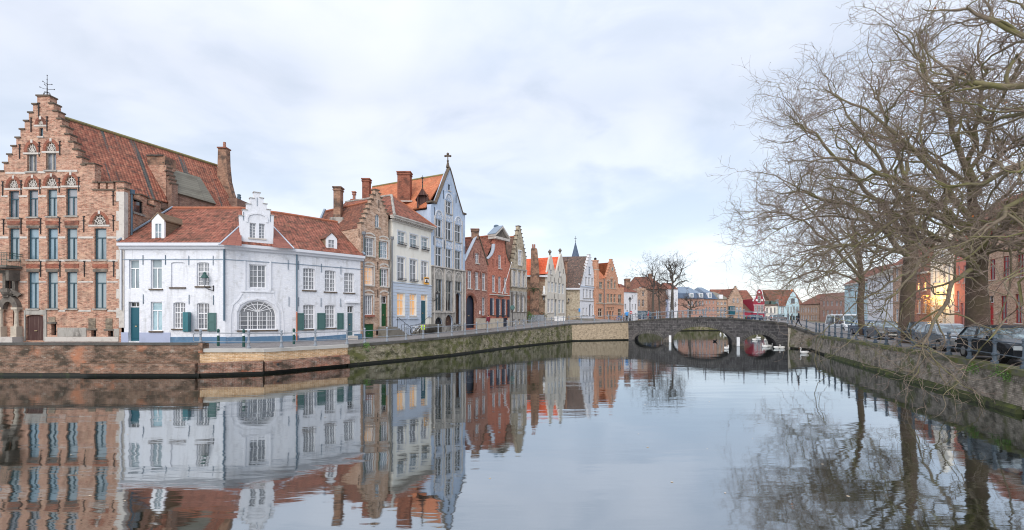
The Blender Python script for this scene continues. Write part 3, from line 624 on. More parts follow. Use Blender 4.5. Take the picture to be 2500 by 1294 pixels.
LQ=[(-17.9,25.9,1.54),(-14.7,26.75,1.46),(-11.4,30.85,1.44),(-8.75,34.4,1.5),(-5.55,38.75,1.63),(-3.0,43.5,1.73),(-.2,48.9,1.86),(3.8,55,2.10),(7.8,60.8,2.36),(16.2,63.5,2.62)]
postpx=[490,607,687,770,847,890,945,991,1033,1070,1103,1135,1163,1190,1215,1238,1259,1279,1298,1315,1331,1347,1362,1376,1389,1419,1451,1486,1520]
railing('grey iron canal railing with bulbous posts along the left quay street',LQ,postpx)
m_=[bf.P(u,z+.17,-.15) for u,z in top]; railing('light iron railing on the near side of the stone bridge',m_,step=2.25)
m_=[bf.P(u,z+.17,-5.25) for u,z in top]; railing('iron railing on the far side of the stone bridge',m_,step=2.25)
railing('blue grey iron canal railing along the right quay beside the parked cars',[(16.45,11,1.5),(17.95,15.4,1.5),(20.25,20.9,1.59),(24.25,31.1,1.66),(28.4,41.4,1.62),(29.9,44.5,1.7),(29.2,47.0,2.5)],step=1.75,mat='railing_dark')
railing('thin far railing on the left bank beyond the bridge',[(18.0,68.5,2.5),(22.8,86.3,2.4),(32.8,100.3,2.3),(43.9,103.8,2.25),(60,105.3,2.25)],step=3)
m=MB(); a=Vector((-17.9,25.9,1.54)); m.tube([(a.x,a.y,a.z+.88),(a.x-.35,a.y,a.z+.86),(a.x-.42,a.y,a.z+.75),(a.x-.40,a.y,a.z+.42),(a.x-.3,a.y,a.z+.36),(a.x,a.y,a.z+.38)],.024,6); tag(m.build('railing_loop','railing',None,tuple(a)),'curved end loop closing the railing beside the brick parapet','railing')
# bollards
def bollard(px,D,z,label):
    x,y=on(px,D); t=thing('bollard',label,'bollard',(x,y,z),'green bollards in front of the white house')
    m=MB(); m.lathe((x,y,z),[(.09,0),(.08,.05),(.075,.95),(.09,.97),(.09,1.0),(.07,1.08),(.02,1.12)],10); m.build('post','bollard_green',t)
    m=MB(); m.lathe((x,y,z),[(.079,.70),(.08,.71),(.08,.84),(.079,.85)],10); m.build('band','white_mark',t); return t
bollard(533,28.4,1.46,'green bollard nearest the end of the brick parapet'); bollard(595,28.2,1.45,'middle green bollard under the big arched window'); bollard(717.5,31,1.42,'rightmost green bollard beside the orange stained downpipe')
# ---------------- left row houses ----------------
ZA=(0,170,3.594); ZB=(0,500,2.875); ZC=(280,450,3.156); ZD=(560,450,3.156); ZE=(200,330,5.682); ZF=(780,430,3.157); ZG=(960,390,2.94); ZH=(1120,540,4.622); ZI=(1280,570,5.627); ZJ=(1500,620,7.188); ZK=(1740,640,5.39); ZN=(2200,560,3.233); FULL=(0,0,1)
# --- far left neighbour
f0=Fac(-330,31,-6,31); h=House('house','pale blue painted house cut off at the left edge of the photo','x' and f0,832,FULL,'white_render')
h.win(-60,-30,560,640,'P'); h.win(-60,-30,680,760,'P'); h.win(-140,-110,560,640,'P')
h.finish([h.c(-330,470),h.c(-6,470)],8)
m=MB(); P=f0.P; m.poly([P(0,12,.3),P(f0.len,12,.3),P(f0.len,14.2,-3.4),P(0,14.2,-3.4)]); m.poly([P(0,14.2,-3.4),P(f0.len,14.2,-3.4),P(f0.len,12,-7),P(0,12,-7)]); m.build('roof','roof_bright',h.t)
# --- large brick house with crow-stepped gable
f1=Fac(3,31,303,31); h=House('brick_house','large old brick house with tall crow stepped gable and rows of teal windows',f1,832,ZA,'brick_old',th=.5)
ol=h.steps_px((-4,897),9,(381,235),55,(752,840),9,ct=.10)
for x0,x1,y0,y1 in ((345,378,510,587),): h.win(x0,x1,y0,y1,'O','g_blue','frame_teal',name='attic_hatch',sill='white_stone')
for x0,x1,y0,y1 in ((238,322,738,893),(402,493,728,882)): h.win(x0,x1,y0,y1,'M','g_grey','grey_stone')
def tymp(h,x0,x1,y0,y1):   # blind arch with stone tracery
    u0,u1,z0,z1=h.r(x0,x1,y0,y1); r=z1-z0; f=h.f; h.holes.append([(u0,z0),(u1,z0)]+arc(u0,u1,z0,r,10)[0:]); m=MB(); c=(u0+u1)/2; w=(u1-u0)/2
    for k in range(1,6):
        a=math.pi*k/6; p=(c+w*math.cos(a),z0+r*math.sin(a)); nx,nz=-math.sin(a)*.022,math.cos(a)*.022
        f.prism(m,[(c-nx,z0-nz),(c+nx,z0+nz),(p[0]+nx,p[1]+nz),(p[0]-nx,p[1]-nz)],-.12,-.05)
    for q in (.45,.8):
        A=arc(c-w*q,c+w*q,z0,r*q,10); B=arc(c-w*(q-.07),c+w*(q-.07),z0,r*(q-.07),10)
        for i in range(10): f.prism(m,[A[i],A[i+1],B[i+1],B[i]],-.12,-.04)
    o=m.build('tympanum','white_stone',h.t); g=MB(); fill(g,f,[(u0,z0),(u1,z0)]+arc(u0,u1,z0,r,10),[],-.13); g.build('panel','dark_stone',o)
    k=h.tb('chimney_brick').mark('brick_arch'); A=arc(u0-.02,u1+.02,z0,r+.02,12); B=arc(u0-.22,u1+.22,z0,r+.22,12)
    for i in range(12): f.prism(k,[A[i],A[i+1],B[i+1],B[i]],-.04,.025)
    k=h.tb('white_stone').mark('keystone'); f.box(k,c-.07,c+.07,z0+r+.04,z0+r+.26,-.04,.04); k.mark('stone_lintel'); f.box(k,u0-.26,u1+.26,z0-.12,z0-.004,-.05,.04)
for q in ((238,322,648,728),(402,493,636,716),(76,160,962,1040),(240,330,956,1032),(402,500,944,1024),(570,672,933,1018),(333,378,443,485)): tymp(h,*q)
h.V=ZB
TW=[(65,137),(197,272),(333,405),(467,542),(663,747)]
gls=['g_curtain','g_blue','g_blue','g_curtain','g_curtain']
h.V=FULL
for i,(a,b_) in enumerate(((22,46.5),(69,93),(115.5,139.5),(161.5,188.5))): h.win(a,b_,466-i*2,531-i*1.5,'T',['g_grey','g_net','g_curtain','g_net'][i],'frame_teal',surround='wood_white' if 0 else None)
h.V=ZB
for i,(a,b_) in enumerate(TW): h.win(a,b_,165,384,'T',gls[i],'frame_teal')
for i,(a,b_) in enumerate(TW[1:]): h.win(a,b_,472,728,'T',gls[(i+2)%5],'frame_teal')
tymp(h,650,745,68,140)
h.anchors([(27,155),(150,150),(287,150),(420,145),(590,135),(797,130),(287,450),(423,450),(594,450),(800,450)],.55)
h.V=ZA; h.anchors([(27,1045),(188,1035),(353,1028),(522,1015),(693,1005),(995,1130),(175,720),(347,700),(527,690),(275,485),(415,475),(343,355)],.50)
h.V=ZB
k=h.tb('white_stone')
def band(h,x0,x1,y0,y1,mat,d=.03,p=-.04):
    u0,u1,z0,z1=h.r(x0,x1,y0,y1); h.f.box(h.tb(mat).mark('stone_band'),u0,u1,z0,z1,p,d)
h.V=ZA
band(h,50,225,898,915,'white_stone'); band(h,225,400,893,910,'white_stone'); band(h,400,680,880,897,'white_stone')
for a,b_ in ((165,240),(335,405),(503,575),(12,70)): band(h,a,b_,1104,1118,'white_stone',.024)
h.V=ZB
for a,b_ in ((0,60),(140,190),(278,325),(412,460),(550,655),(752,828)):
    band(h,a,b_,222,236,'white_stone',.022); band(h,a,b_,536,546,'white_stone',.022)
for a,b_ in ((278,325),(412,460),(552,640),(755,828)): band(h,a,b_,385,398,'white_stone',.022); band(h,a,b_,738,750,'white_stone',.022)
for a,b_ in TW:   # flat red brick arches over windows
    band(h,a-12,b_+12,112,140,'chimney_brick',.035) if a<600 else None
    if a>100: band(h,a-12,b_+12,415,443,'chimney_brick',.035)
    u0,u1,z0,z1=h.r(a-8,b_+8,146,162)
    h.f.box(h.tb('dark_stone').mark('stone_lintel'),u0,u1,z0,z1,-.05,.045) if a<600 else None
    if a>100: u0,u1,z0,z1=h.r(a-8,b_+8,452,470); h.f.box(h.tb('dark_stone').mark('stone_lintel'),u0,u1,z0,z1,-.05,.045)
h.door(90,128,716,912,'door_brown',1,inset=.5)
h.win(60,104,500,590,'G','g_dark','iron',rise=-1,name='window')
h.door(183,308,772,952,'cellar_wood',1,panels=False,rise=.18,inset=.1)
for q in ((360,395,835,916),(640,675,880,930),(758,795,885,932)): h.win(*q,'G','interior_dark','iron',name='cellar_window',inset=.25,sill=None)
for a,b_,y0,y1 in ((335,397,775,830),(615,680,785,876),(735,798,785,880)): band(h,a+8,b_-8,y0+12,y1,'brick_grey',.03); band(h,a-2,b_+2,y1-8,y1+4,'dark_stone',.06)
band(h,405,608,862,925,'grey_stone',.03); band(h,318,836,926,960,'white_stone',.06)
band(h,800,838,870,925,'grey_stone',.03); band(h,172,182,740,955,'grey_stone',.05); band(h,309,330,740,955,'grey_stone',.05); band(h,183,308,740,771,'grey_stone',.04)
# baroque stone portal
k=MB(); u0,u1,z0,z1=h.r(12,162,470,940); f=f1
def pr(x,y): return h.c(x,y)
for a,b_ in ((18,42),(128,150)): q0,q1,_,zt=h.r(a,b_,735,740); qm=(q0+q1)/2; k.lathe(f.P(qm,z0+.85,.2),[(.15,0),(.12,.15),(.10,zt-z0-1.1),(.14,zt-z0-.95),(.17,zt-z0-.85)],10); f.box(k,qm-.2,qm+.2,z0-.25,z0+.85,-.05,.4); f.box(k,qm-.2,qm+.2,zt,zt+.14,-.05,.38)
k.build('portal_column','pale_stone',h.t)
k=MB(); a,b_,zz0,zz1=h.r(18,155,640,730); A=arc(a,b_,zz0,(zz1-zz0),12); B=arc(a+.35,b_-.35,zz0,(zz1-zz0)-.4,12)
for i in range(12): f.prism(k,[A[i],A[i+1],B[i+1],B[i]],-.05,.3)
q0,q1,y0_,y1_=h.r(60,100,600,650); f.box(k,q0,q1,y0_,y1_,-.05,.38); q0,q1,y0_,y1_=h.r(40,60,480,640); f.box(k,q0,q1,y0_,y1_,-.05,.2); q0,q1,y0_,y1_=h.r(106,128,480,640); f.box(k,q0,q1,y0_,y1_,-.05,.2)
q0,q1,y0_,y1_=h.r(30,140,462,482); f.box(k,q0,q1,y0_,y1_,-.05,.3); q0,q1,y0_,y1_=h.r(90,150,610,640); k.tube([f.P(q0,y0_,.1),f.P((q0+q1)/2,y1_,.25),f.P(q1,y0_,.1)],.16,8)
u,z=h.c(80,615); k.ball(f.P(u,z,.3),.28,10); u,z=h.c(55,605); k.ball(f.P(u,z,.25),.2,10)
k.build('portal','dark_stone',h.t)
k=MB(); q0,q1,y0_,y1_=h.r(45,88,690,912); f.box(k,q0,q1,y0_,y1_,-.3,-.18); k.build('portal_side','dark_stone',h.t)
k=MB(); q0,q1,y0_,y1_=h.r(15,165,925,958); f.box(k,q0,q1,y0_-.1,y1_,0,.7); k.build('doorstep','white_stone',h.t)
# balcony
k=MB(); q0,q1,y0_,y1_=h.r(-40,157,437,460); f.box(k,q0,q1,y0_+.1,y1_,0,1.0); u,z=h.c(150,445)
f.box(k,u-.3,u-.1,z-.9,z-.2,0,.7); k.build('balcony_slab','dark_stone',h.t)
k=MB(); _,_,zb,zt=h.r(-40,157,350,440); uu=q0
while uu<q1: k.tube([f.P(uu,zb,.95),f.P(uu,zt,.95)],.014,4); k.ball(f.P(uu,(zb+zt)/2,.95),.035,5); uu+=.12
for z in (zb+.03,zt,zt-.15): k.tube([f.P(q0,z,.95),f.P(q1,z,.95),f.P(q1,z,0)],.022,5)
for dd in np.arange(.1,.95,.12): k.tube([f.P(q1,zb,dd),f.P(q1,zt,dd)],.014,4)
k.build('balcony_railing','copper_green',h.t)
# facade outline: gable, end block and crenellated wing
h.V=FULL
wing=[(207,404),(207,400),(231,400),(231,446),(238,446),(238,461),(244,461),(244,446),(258,446),(258,461),(263,461),(263,446),(277,446),(277,461),(282,461),(282,444),(303,444)]
ol2=ol[:-1]+[h.c(*p) for p in wing]
for a,b_,y in ((205,233,398),(228,240,444),(242,260,444),(261,279,444),(280,305,442)): u0,u1,z0,z1=h.r(a,b_,y,y+2.6); f1.box(h.tb('coping_brown').mark('coping_stone'),u0,u1,z0,z1,-.56,.1)
for a,b_ in ((226,246),(246,264),(264,282)): u0,u1,z0,z1=h.r(a,b_,462,465); f1.box(h.tb('coping_brown').mark('coping_stone'),u0,u1,z0,z1,-.1,.08)
u0,u1,z0,z1=h.r(289,303.2,468,800); 
k=MB(); nq=14
for i in range(nq):
    a=z0+(z1-z0)*i/nq; f1.box(k,u0-(.12 if i%2 else -.06),u1+.02,a,a+(z1-z0)/nq,-.3,.035)
k.build('quoin','white_stone',h.t)
h.finish(ol2,0)
# side wall (faces right) with battlements
fs=Fac(303,31.02,408,35.6); fs.n=np.array([fs.d[1],-fs.d[0]]); 
m=MB(); hs=[]; zt=CZ+(771-461)*31/FP
wz=[(.0,zt-.4)]
n=6; L_=fs.len; pts=[(0,zt)]
for i in range(n):
    a=L_*i/n; pts+=[(a,zt-.5 if i%2 else zt),(a+L_/n,zt-.5 if i%2 else zt)]
o_=(fs.U(326),fs.U(349)); D=fs.depth(337); z0=CZ-(520-771)*D/FP; z1=CZ-(489-771)*D/FP
hole=opening(o_[0],o_[1],z0,z1); fs.prism(m,[(0,1),(L_,1)]+pts[::-1],-.4,0,holes=[hole]); 
x0,y0=f1.P(f1.len,0,-5)[:2]; m.build('side_wall','brick_old',h.t)
m=MB(); fs.box(m,o_[0],o_[1],z0,z0+.06,-.15,-.08); fs.box(m,o_[0],o_[0]+.07,z0,z1,-.15,-.08); fs.box(m,o_[1]-.07,o_[1],z0,z1,-.15,-.08); fs.box(m,o_[0],o_[1],z1-.06,z1,-.15,-.08); w_=m.build('window','iron',h.t)
m=MB(); fill(m,fs,hole,[],-.12); m.build('pane','g_dark',w_); m=MB(); fs.box(m,o_[0]-.1,o_[1]+.1,z0-.15,z0,-.1,.1); m.build('sill','grey_stone',h.t)
m=MB()
for i in range(n): a=L_*i/n; fs.box(m,a-.03,a+L_/n+.03,(zt-.5 if i%2 else zt),(zt-.5 if i%2 else zt)+.09,-.45,.1)
m.build('battlement_coping','coping_brown',h.t)
m=MB(); u=fs.U(317); Dp=fs.depth(317); za=CZ-(590-771)*Dp/FP; zb=CZ-(470-771)*Dp/FP; m.tube([fs.P(u,za,.12),fs.P(u,zb,.12)],.06,8); m.box(*[fs.P(u,zb,.12)[0]+q for q in (-.14,.14)],*[fs.P(u,zb,.12)[1]+q for q in (-.1,.1)],zb-.1,zb+.2); m.build('downpipe','pipe_blue',h.t)
# main roof
R0=Vector((-31.7,31.4,17.35)); R1=Vector((-27.4,41.8,17.35)); E0=Vector((-28.8,31.4,12.35)); E1=E0+(R1-R0); back=Vector((-34.6,31.4,12.35))
m=MB(); nn=(E0-R0).cross(R1-R0).normalized(); nn=nn if nn.z>0 else -nn
m.hexa([E0-nn*.15,E1-nn*.15,R1-nn*.15,R0-nn*.15,E0,E1,R1,R0]); m.hexa([back,back+(R1-R0),R1-Vector((0,0,.3)),R0-Vector((0,0,.3)),back+Vector((0,0,.1)),back+(R1-R0)+Vector((0,0,.1)),R1-Vector((0,0,.16)),R0-Vector((0,0,.16))])
ro=m.build('roof','roof_main',h.t); m=MB(); m.tube([R0,R1],.13,8); m.build('ridge','ridge_moss',ro)
m=MB(); m.poly([E1,R1,back+(R1-R0)]); m.hexa([E0-Vector((.1,0,9)),E1-Vector((.1,0,9)),E1-Vector((.6,0,9)),E0-Vector((.6,0,9)),E0-Vector((.1,0,.1)),E1-Vector((.1,0,.1)),E1-Vector((.6,0,.1)),E0-Vector((.6,0,.1))]); m.build('rear_wall','brick_brown',h.t)
cx_=lambda px,D: on(px,D)
def boxpx(parent,name,mat,x0,x1,y0,y1,D,dep,batter=0,extra=None):
    a=wp(x0,y0,D); b2_=wp(x1,y1,D); m=MB(); e=batter*D/FP
    m.hexa([(a[0]-e,D,b2_[2]),(b2_[0]+e,D,b2_[2]),(b2_[0]+e,D+dep,b2_[2]),(a[0]-e,D+dep,b2_[2]),(a[0],D,a[2]),(b2_[0],D,a[2]),(b2_[0],D+dep,a[2]),(a[0],D+dep,a[2])]); return m.build(name,mat,parent)
boxpx(h.t,'chimney_breast','brick_old',358,405,403,620,35.6,1.5); o=boxpx(h.t,'chimney','chimney_old',359,402,380,403,35.7,1.2)
boxpx(o,'chimney_cap','coping_dark',357,396,377,380,35.6,1.4)
# grey-roofed annex in front of the main roof
def onroof(px,py,off=0):
    r=Vector(((px-1250)/FP,1,-(py-HZ)/FP)); C=Vector((0,0,CZ)); t=(E0+nn*off-C).dot(nn)/r.dot(nn); return C+r*t
q=[onroof(413,411,.75),onroof(489,433,.75),onroof(528,498,.75),onroof(434,471,.75)]
m=MB(); m.hexa([p-nn*.2 for p in q]+[p for p in q]); m.build('annex_roof','roof_grey',h.t)
m=MB(); dn=Vector((0,0,4.5)); m.poly([q[3]-nn*.2,q[2]-nn*.2,q[2]-dn,q[3]-dn]); m.build('annex_wall','brick_brown',h.t)
m=MB(); inw=(R1-R0).normalized()*.45
top_=q[0]; bot=q[3]; k_=6
for i in range(k_):
    a=top_.lerp(bot,i/k_); b3=top_.lerp(bot,(i+1)/k_); ztop=a.z+.25; m.hexa([Vector((a.x,a.y,6))-inw,Vector((b3.x,b3.y,6))-inw,Vector((b3.x,b3.y,6)),Vector((a.x,a.y,6)),Vector((a.x,a.y,ztop))-inw,Vector((b3.x,b3.y,ztop))-inw,Vector((b3.x,b3.y,ztop)),Vector((a.x,a.y,ztop))])
m.build('annex_gable','brick_brown',h.t)
m=MB()
for i in range(k_):
    a=top_.lerp(bot,i/k_-.03); b3=top_.lerp(bot,(i+1)/k_+.03); z=top_.lerp(bot,i/k_).z+.25; o1=inw*1.2; m.hexa([Vector((a.x,a.y,z))-o1,Vector((b3.x,b3.y,z))-o1,Vector((b3.x,b3.y,z))+inw*.1,Vector((a.x,a.y,z))+inw*.1,Vector((a.x,a.y,z+.1))-o1,Vector((b3.x,b3.y,z+.1))-o1,Vector((b3.x,b3.y,z+.1))+inw*.1,Vector((a.x,a.y,z+.1))+inw*.1])
m.build('stone_trim','coping_brown',h.t)
# far end chimney
fe=Fac(500,41.2,620,41.2); m=MB(); pp=[fe.uz(*p) for p in ((526,560),(578,560),(574,497),(564,468),(557,440),(553,400),(552,362),(532,362),(531,400),(530,440),(528,500))]; fe.prism(m,pp,-.6,0); o=m.build('chimney','chimney_old',h.t)
m=MB(); a=fe.uz(531,362); b_=fe.uz(553,359); fe.box(m,a[0],b_[0],a[1],b_[1],-.7,.1); m.build('chimney_cap','chimney_brick',o); m=MB(); a=fe.uz(543,359); m.lathe(fe.P(a[0],a[1],-.3),[(.13,0),(.12,.55)],8); m.build('chimney_pot','brick_red',o)
m=MB(); a=fe.uz(554,515); b_=fe.uz(584,486); fe.box(m,a[0],b_[0],a[1]-2,b_[1],-1.8,.3); m.build('stub_wall','brick_brown',h.t); m=MB(); a=fe.uz(574,486); m.lathe(fe.P(a[0],a[1],-.6),[(.17,0),(.16,.3),(.2,.32),(.14,.36),(.14,.5),(.19,.52),(.1,.6)],8); m.build('flue_pot','pipe_blue',h.t)
# weather vane
x,y,z=f1.P(f1.U(106),CZ-(236-771)*31/FP+.1,-.25); wv=thing('weather_vane','black wrought iron finial with curling arms on top of the stepped gable','weather vane',(x,y,z))
m=MB(); m.tube([(x,y,z),(x,y,z+1.5)],[.035,.012],6)
for a in range(4): m.tube([(x,y,z+.35),(x+.18*math.cos(a*1.57),y+.18*math.sin(a*1.57),z+.28),(x+.28*math.cos(a*1.57),y+.28*math.sin(a*1.57),z)],.016,5)
for zz_,s_,l_ in ((.5,1,.5),(.55,-1,.5),(.85,1,.33),(.95,-1,.3),(.75,-1,.18)):
    m.tube([(x,y,z+zz_),(x+s_*l_*.5,y,z+zz_+.02),(x+s_*l_,y,z+zz_+(.02 if s_>0 else .14))],.014,5); m.ball((x+s_*l_,y,z+zz_+(.02 if s_>0 else .14)),.035,6)
for zz_ in (.6,.9,1.2,1.5): m.ball((x,y,z+zz_),.035,6)
m.build('finial','iron',wv)

# --- white corner house: three wall planes
WHL=thing('white_house','long white painted corner house with red tile roof and stepped dormer gable','house',(-19.7,31,1.5))
fa=Fac(297,31,550,31); fb=Fac(550,31,728,33.9); fc=Fac(728,33.9,884,37.7)
EZ=8.22
def subhouse(f,V,yb=837):
    h=House.__new__(House); h.f=f; h.V=V; h.wall='white_brick'; h.holes=[]; h.th=.4; h.z0=1.4; h.t=WHL; h.trim={}; return h
a_=subhouse(fa,ZC); b_h=subhouse(fb,ZD); c_=subhouse(fc,ZD)
SL='coping_brown'
a_.win(110,188,580,805,'T','g_curtain',sill=None); a_.win(278,363,575,805,'T','g_curtain',sill=SL); a_.win(632,728,600,785,'W4','g_net',sill=SL,rise=.1)
a_.win(110,188,0,0) if 0 else None
a_.win(278,365,905,1130,'T','g_aqua',sill=SL); a_.win(452,543,908,1112,'W4','g_net',sill=SL,rise=.1); a_.win(632,728,912,1118,'W4','g_grey',sill=SL,rise=.1)
a_.door(107,190,905,1208,'door_teal',.86)
# blind window
u0,u1,z0,z1=a_.r(434,541,598,793); a_.holes.append(opening(u0,u1,z0,z1,.1)); m=MB(); fill(m,fa,opening(u0,u1,z0,z1,.1),[],-.08); m.build('blind_window','white_brick',WHL); m=MB(); fa.box(m,u0-.08,u1+.08,z0-.1,z0,-.05,.09); m.build('sill',SL,WHL)
for x,y in ((220,583),(393,583),(573,587),(760,587),(222,885),(575,887),(762,892)): a_.anchors([(x,y)],.33,'pipe_blue')
def shutter(h,x0,x1,y0,y1,mat,ang=0):
    u0,u1,z0,z1=h.r(x0,x1,y0,y1); m=MB(); f=h.f; w=u1-u0; f.box(m,u0,u1,z0,z1,.03,.07)
    for a,b_ in ((.08,.46),(.54,.92)):
        zz0,zz1=z0+(z1-z0)*a,z0+(z1-z0)*b_; f.box(m,u0+.1,u1-.1,zz0,zz1,.071,.082); 
    f.box(m,u0,u1,z0,z0+.07,.07,.095); f.box(m,u0,u1,z1-.07,z1,.07,.095); f.box(m,u0,u0+.07,z0+.07,z1-.07,.07,.095); f.box(m,u1-.07,u1,z0+.07,z1-.07,.07,.095); f.box(m,u0+.07,u1-.07,(z0+z1)/2-.04,(z0+z1)/2+.04,.07,.095)
    m.build('shutter',mat,WHL)
shutter(a_,722,785,990,1133,'shutter_green')
u0,u1,z0,z1=a_.r(530,610,985,1135); m=MB(); fa.box(m,u0,u1-.22,z0,z1,.04,.08)
for i in range(4): fa.box(m,u0+.02+(u1-.22-u0)*i/4,u0-.02+(u1-.22-u0)*(i+1)/4,z0+.02,z1-.02,.08,.092)
P=fa.P; m.hexa([P(u1-.22,z0,.08),P(u1-.02,z0,.62),P(u1+.02,z0,.62),P(u1-.18,z0,.04),P(u1-.22,z1,.08),P(u1-.02,z1,.62),P(u1+.02,z1,.62),P(u1-.18,z1,.04)]); m.build('shutter','shutter_teal',WHL)
for h_,x0,x1,ya,yb,mt in ((a_,52,106,1140,1230,'lavender_paint'),(a_,192,430,1142,1230,'lavender_paint'),):
    u0,u1,z0,z1=h_.r(x0,x1,ya,yb); h_.f.box(h_.tb(mt),u0,u1,.8,z1,-.1,.03)
u0,u1,z0,z1=a_.r(431,855,1176,1230); fa.box(a_.tb('blue_paint_brick'),u0,u1+.03,.8,z1,-.1,.04)
u0,u1,z0,z1=b_h.r(-32,520,1172,1250); fb.box(b_h.tb('blue_paint_brick'),0,fb.len+.02,.8,z1,-.1,.04)
u0,u1,z0,z1=c_.r(517,900,1176,1250); 
zl=c_.c(517,1186)[1]; zr=c_.c(1015,1152)[1]; P=fc.P; ue=c_.c(903,0)[0]; k=c_.tb('blue_paint_brick')
k.hexa([P(0,.8,.04),P(ue,.8,.04),P(ue,.8,-.1),P(0,.8,-.1),P(0,zl,.04),P(ue,zr,.04),P(ue,zr,-.1),P(0,zl,-.1)]); ue2=c_.c(962,0)[0]; k.hexa([P(ue2,.8,.04),P(fc.len,.8,.04),P(fc.len,.8,-.1),P(ue2,.8,-.1),P(ue2,zr,.04),P(fc.len,zr,.04),P(fc.len,zr,-.1),P(ue2,zr,-.1)])
# centre bay
b_h.win(152,284,618,800,'C','g_grey',sill=None); b_h.win(70,362,896,1122,'BIG','g_grey',rise=1.05,sill='coping_brown')
k=b_h.tb('white_render'); u0,u1,z0,z1=b_h.r(112,325,590,600)
for q in ((112,124,590,820),(308,322,590,820),(88,345,822,832)): u0,u1,z0,z1=b_h.r(*q); fb.box(k,u0,u1,z0,z1,-.02,.07)
Aa=b_h.c(18,1000); Bb=b_h.c(95,850); 
cc=[b_h.c(*p) for p in ((8,1170),(10,1000),(25,930),(70,885),(98,840))]; cc2=[b_h.c(*p) for p in ((418,1160),(412,1010),(398,940),(350,885),(335,842))]
for L1 in (cc,cc2):
    for i in range(4): (ua,za),(ub,zb)=L1[i],L1[i+1]; dx,dz=ub-ua,zb-za; l=math.hypot(dx,dz); px_,pz_=-dz/l*.04,dx/l*.04; fb.prism(k,[(ua-px_,za-pz_),(ua+px_,za+pz_),(ub+px_,zb+pz_),(ub-px_,zb-pz_)],-.02,.035)
A=[b_h.c(*p) for p in ((52,1125),(52,980),(80,925),(140,892),(215,880),(290,890),(350,925),(378,980),(380,1120))]
for i in range(8): (ua,za),(ub,zb)=A[i],A[i+1]; dx,dz=ub-ua,zb-za; l=math.hypot(dx,dz); px_,pz_=-dz/l*.06,dx/l*.06; fb.prism(k,[(ua-px_,za-pz_),(ua+px_,za+pz_),(ub+px_,zb+pz_),(ub-px_,zb-pz_)],-.02,.06)
for x,y in ((452,620),(458,903)): b_h.anchors([(x,y)],.36,'pipe_blue')
# right bay
for q in ((568,660,645,815),(735,820,663,827),(885,960,682,835)): c_.win(*q,'W4','g_net',sill=SL,rise=.08)
c_.win(568,658,927,1115,'W4','g_net',sill=SL,rise=.08); c_.win(735,815,930,1105,'W4','g_net',sill=SL,rise=.08)
for q in ((515,572,992,1124),(675,737,992,1119),(829,877,992,1116)): shutter(c_,*q,'shutter_green')
c_.door(910,957,937,1166,'door_greengrey',.76,panels=False)
u0,u1,z0,z1=c_.r(893,997,902,914); fc.box(c_.tb('white_render'),u0,u1,z0,z1,-.02,.18)
u0,u1,z0,z1=c_.r(900,968,1167,1182); fc.box(c_.tb('white_stone'),u0,u1,.9,z1,.05,.5)
for x,y in ((533,625),(707,645),(858,662),(533,905),(705,910),(857,913)): c_.anchors([(x,y)],.34,'pipe_blue')
# dormer gable stands flush on the centre bay
g=subhouse(fb,ZD); st=g.steps_px((78,240),4,(213,60),23,(342,238),4,'coping_pale',.04)
for q in ((156,204,298,412),(228,273,303,417)): g.win(*q,'G','g_net',sill='white_stone')
gz=g.c(213,485)[1]; ul=g.c(93,485)[0]; ur=g.c(336,485)[0]; ul2=g.c(78,215)[0]
m=MB(); fb.prism(m,[(ul,gz-.3),(ur,gz-.3)]+st[::-1],-.45,.02,holes=g.holes); m.build('dormer_gable','white_render',WHL)
k=MB(); A=[g.c(*p) for p in ((135,290),(135,260),(150,235),(180,226),(213,224),(245,228),(275,242),(290,268),(290,295))]
for i in range(8): (ua,za),(ub,zb)=A[i],A[i+1]; dx,dz=ub-ua,zb-za; l=math.hypot(dx,dz); px_,pz_=-dz/l*.06,dx/l*.06; fb.prism(k,[(ua-px_,za-pz_),(ua+px_,za+pz_),(ub+px_,zb+pz_),(ub-px_,zb-pz_)],0,.08)
k.build('hood_mould','white_render',WHL)
for k,v in g.trim.items(): v.split(WHL,k)
g.anchors([(213,135),(108,245),(315,258)],.3,'pipe_blue')
# walls, joined as one continuous wall mesh
m=MB()
for h_,u0_,u1_ in ((a_,-.05,fa.len),(b_h,0,fb.len),(c_,0,fc.len)): h_.f.prism(m,[(u0_,.6),(u1_,.6),(u1_,EZ),(u0_,EZ)],-.4,0,holes=h_.holes)
x,y=fc.P(fc.len,0,-.4)[:2]; x2,y2=fc.P(fc.len,0,-8)[:2]; m.poly([(x,y,.6),(x2,y2,.6),(x2,y2,EZ),(x,y,EZ)])
m.build('wall','white_brick',WHL)
for h_ in (a_,b_h,c_):
    for k,v in h_.trim.items(): v.split(WHL,k,'stone_band')
def eaves(off,z): # polyline of the eaves line offset outward
    p=[fa.P(-.05,z,off)]
    n1=(Vector(fa.n)+Vector(fb.n)).normalized(); n2=(Vector(fb.n)+Vector(fc.n)).normalized()
    c1_=n1.dot(Vector(fa.n)); c2_=n2.dot(Vector(fb.n))
    p.append((fb.A[0]+n1[0]*off/c1_,fb.A[1]+n1[1]*off/c1_,z)); p.append((fc.A[0]+n2[0]*off/c2_,fc.A[1]+n2[1]*off/c2_,z)); p.append(fc.P(fc.len+.1,z,off)); return [Vector(q) for q in p]
def strip(m,o0,z0,o1,z1):
    a=eaves(o0,z0); b_=eaves(o1,z1)
    for i in range(3): m.poly([a[i],a[i+1],b_[i+1],b_[i]])
m=MB()
for (o0,z0,o1,z1) in ((.02,EZ-.28,.18,EZ-.22),(.18,EZ-.22,.18,EZ-.10),(.18,EZ-.10,.36,EZ-.04),(.36,EZ-.04,.36,EZ+.16),(.36,EZ+.16,-.1,EZ+.16)): strip(m,o0,z0,o1,z1)
m.build('gutter','gutter_white',WHL)
m=MB()
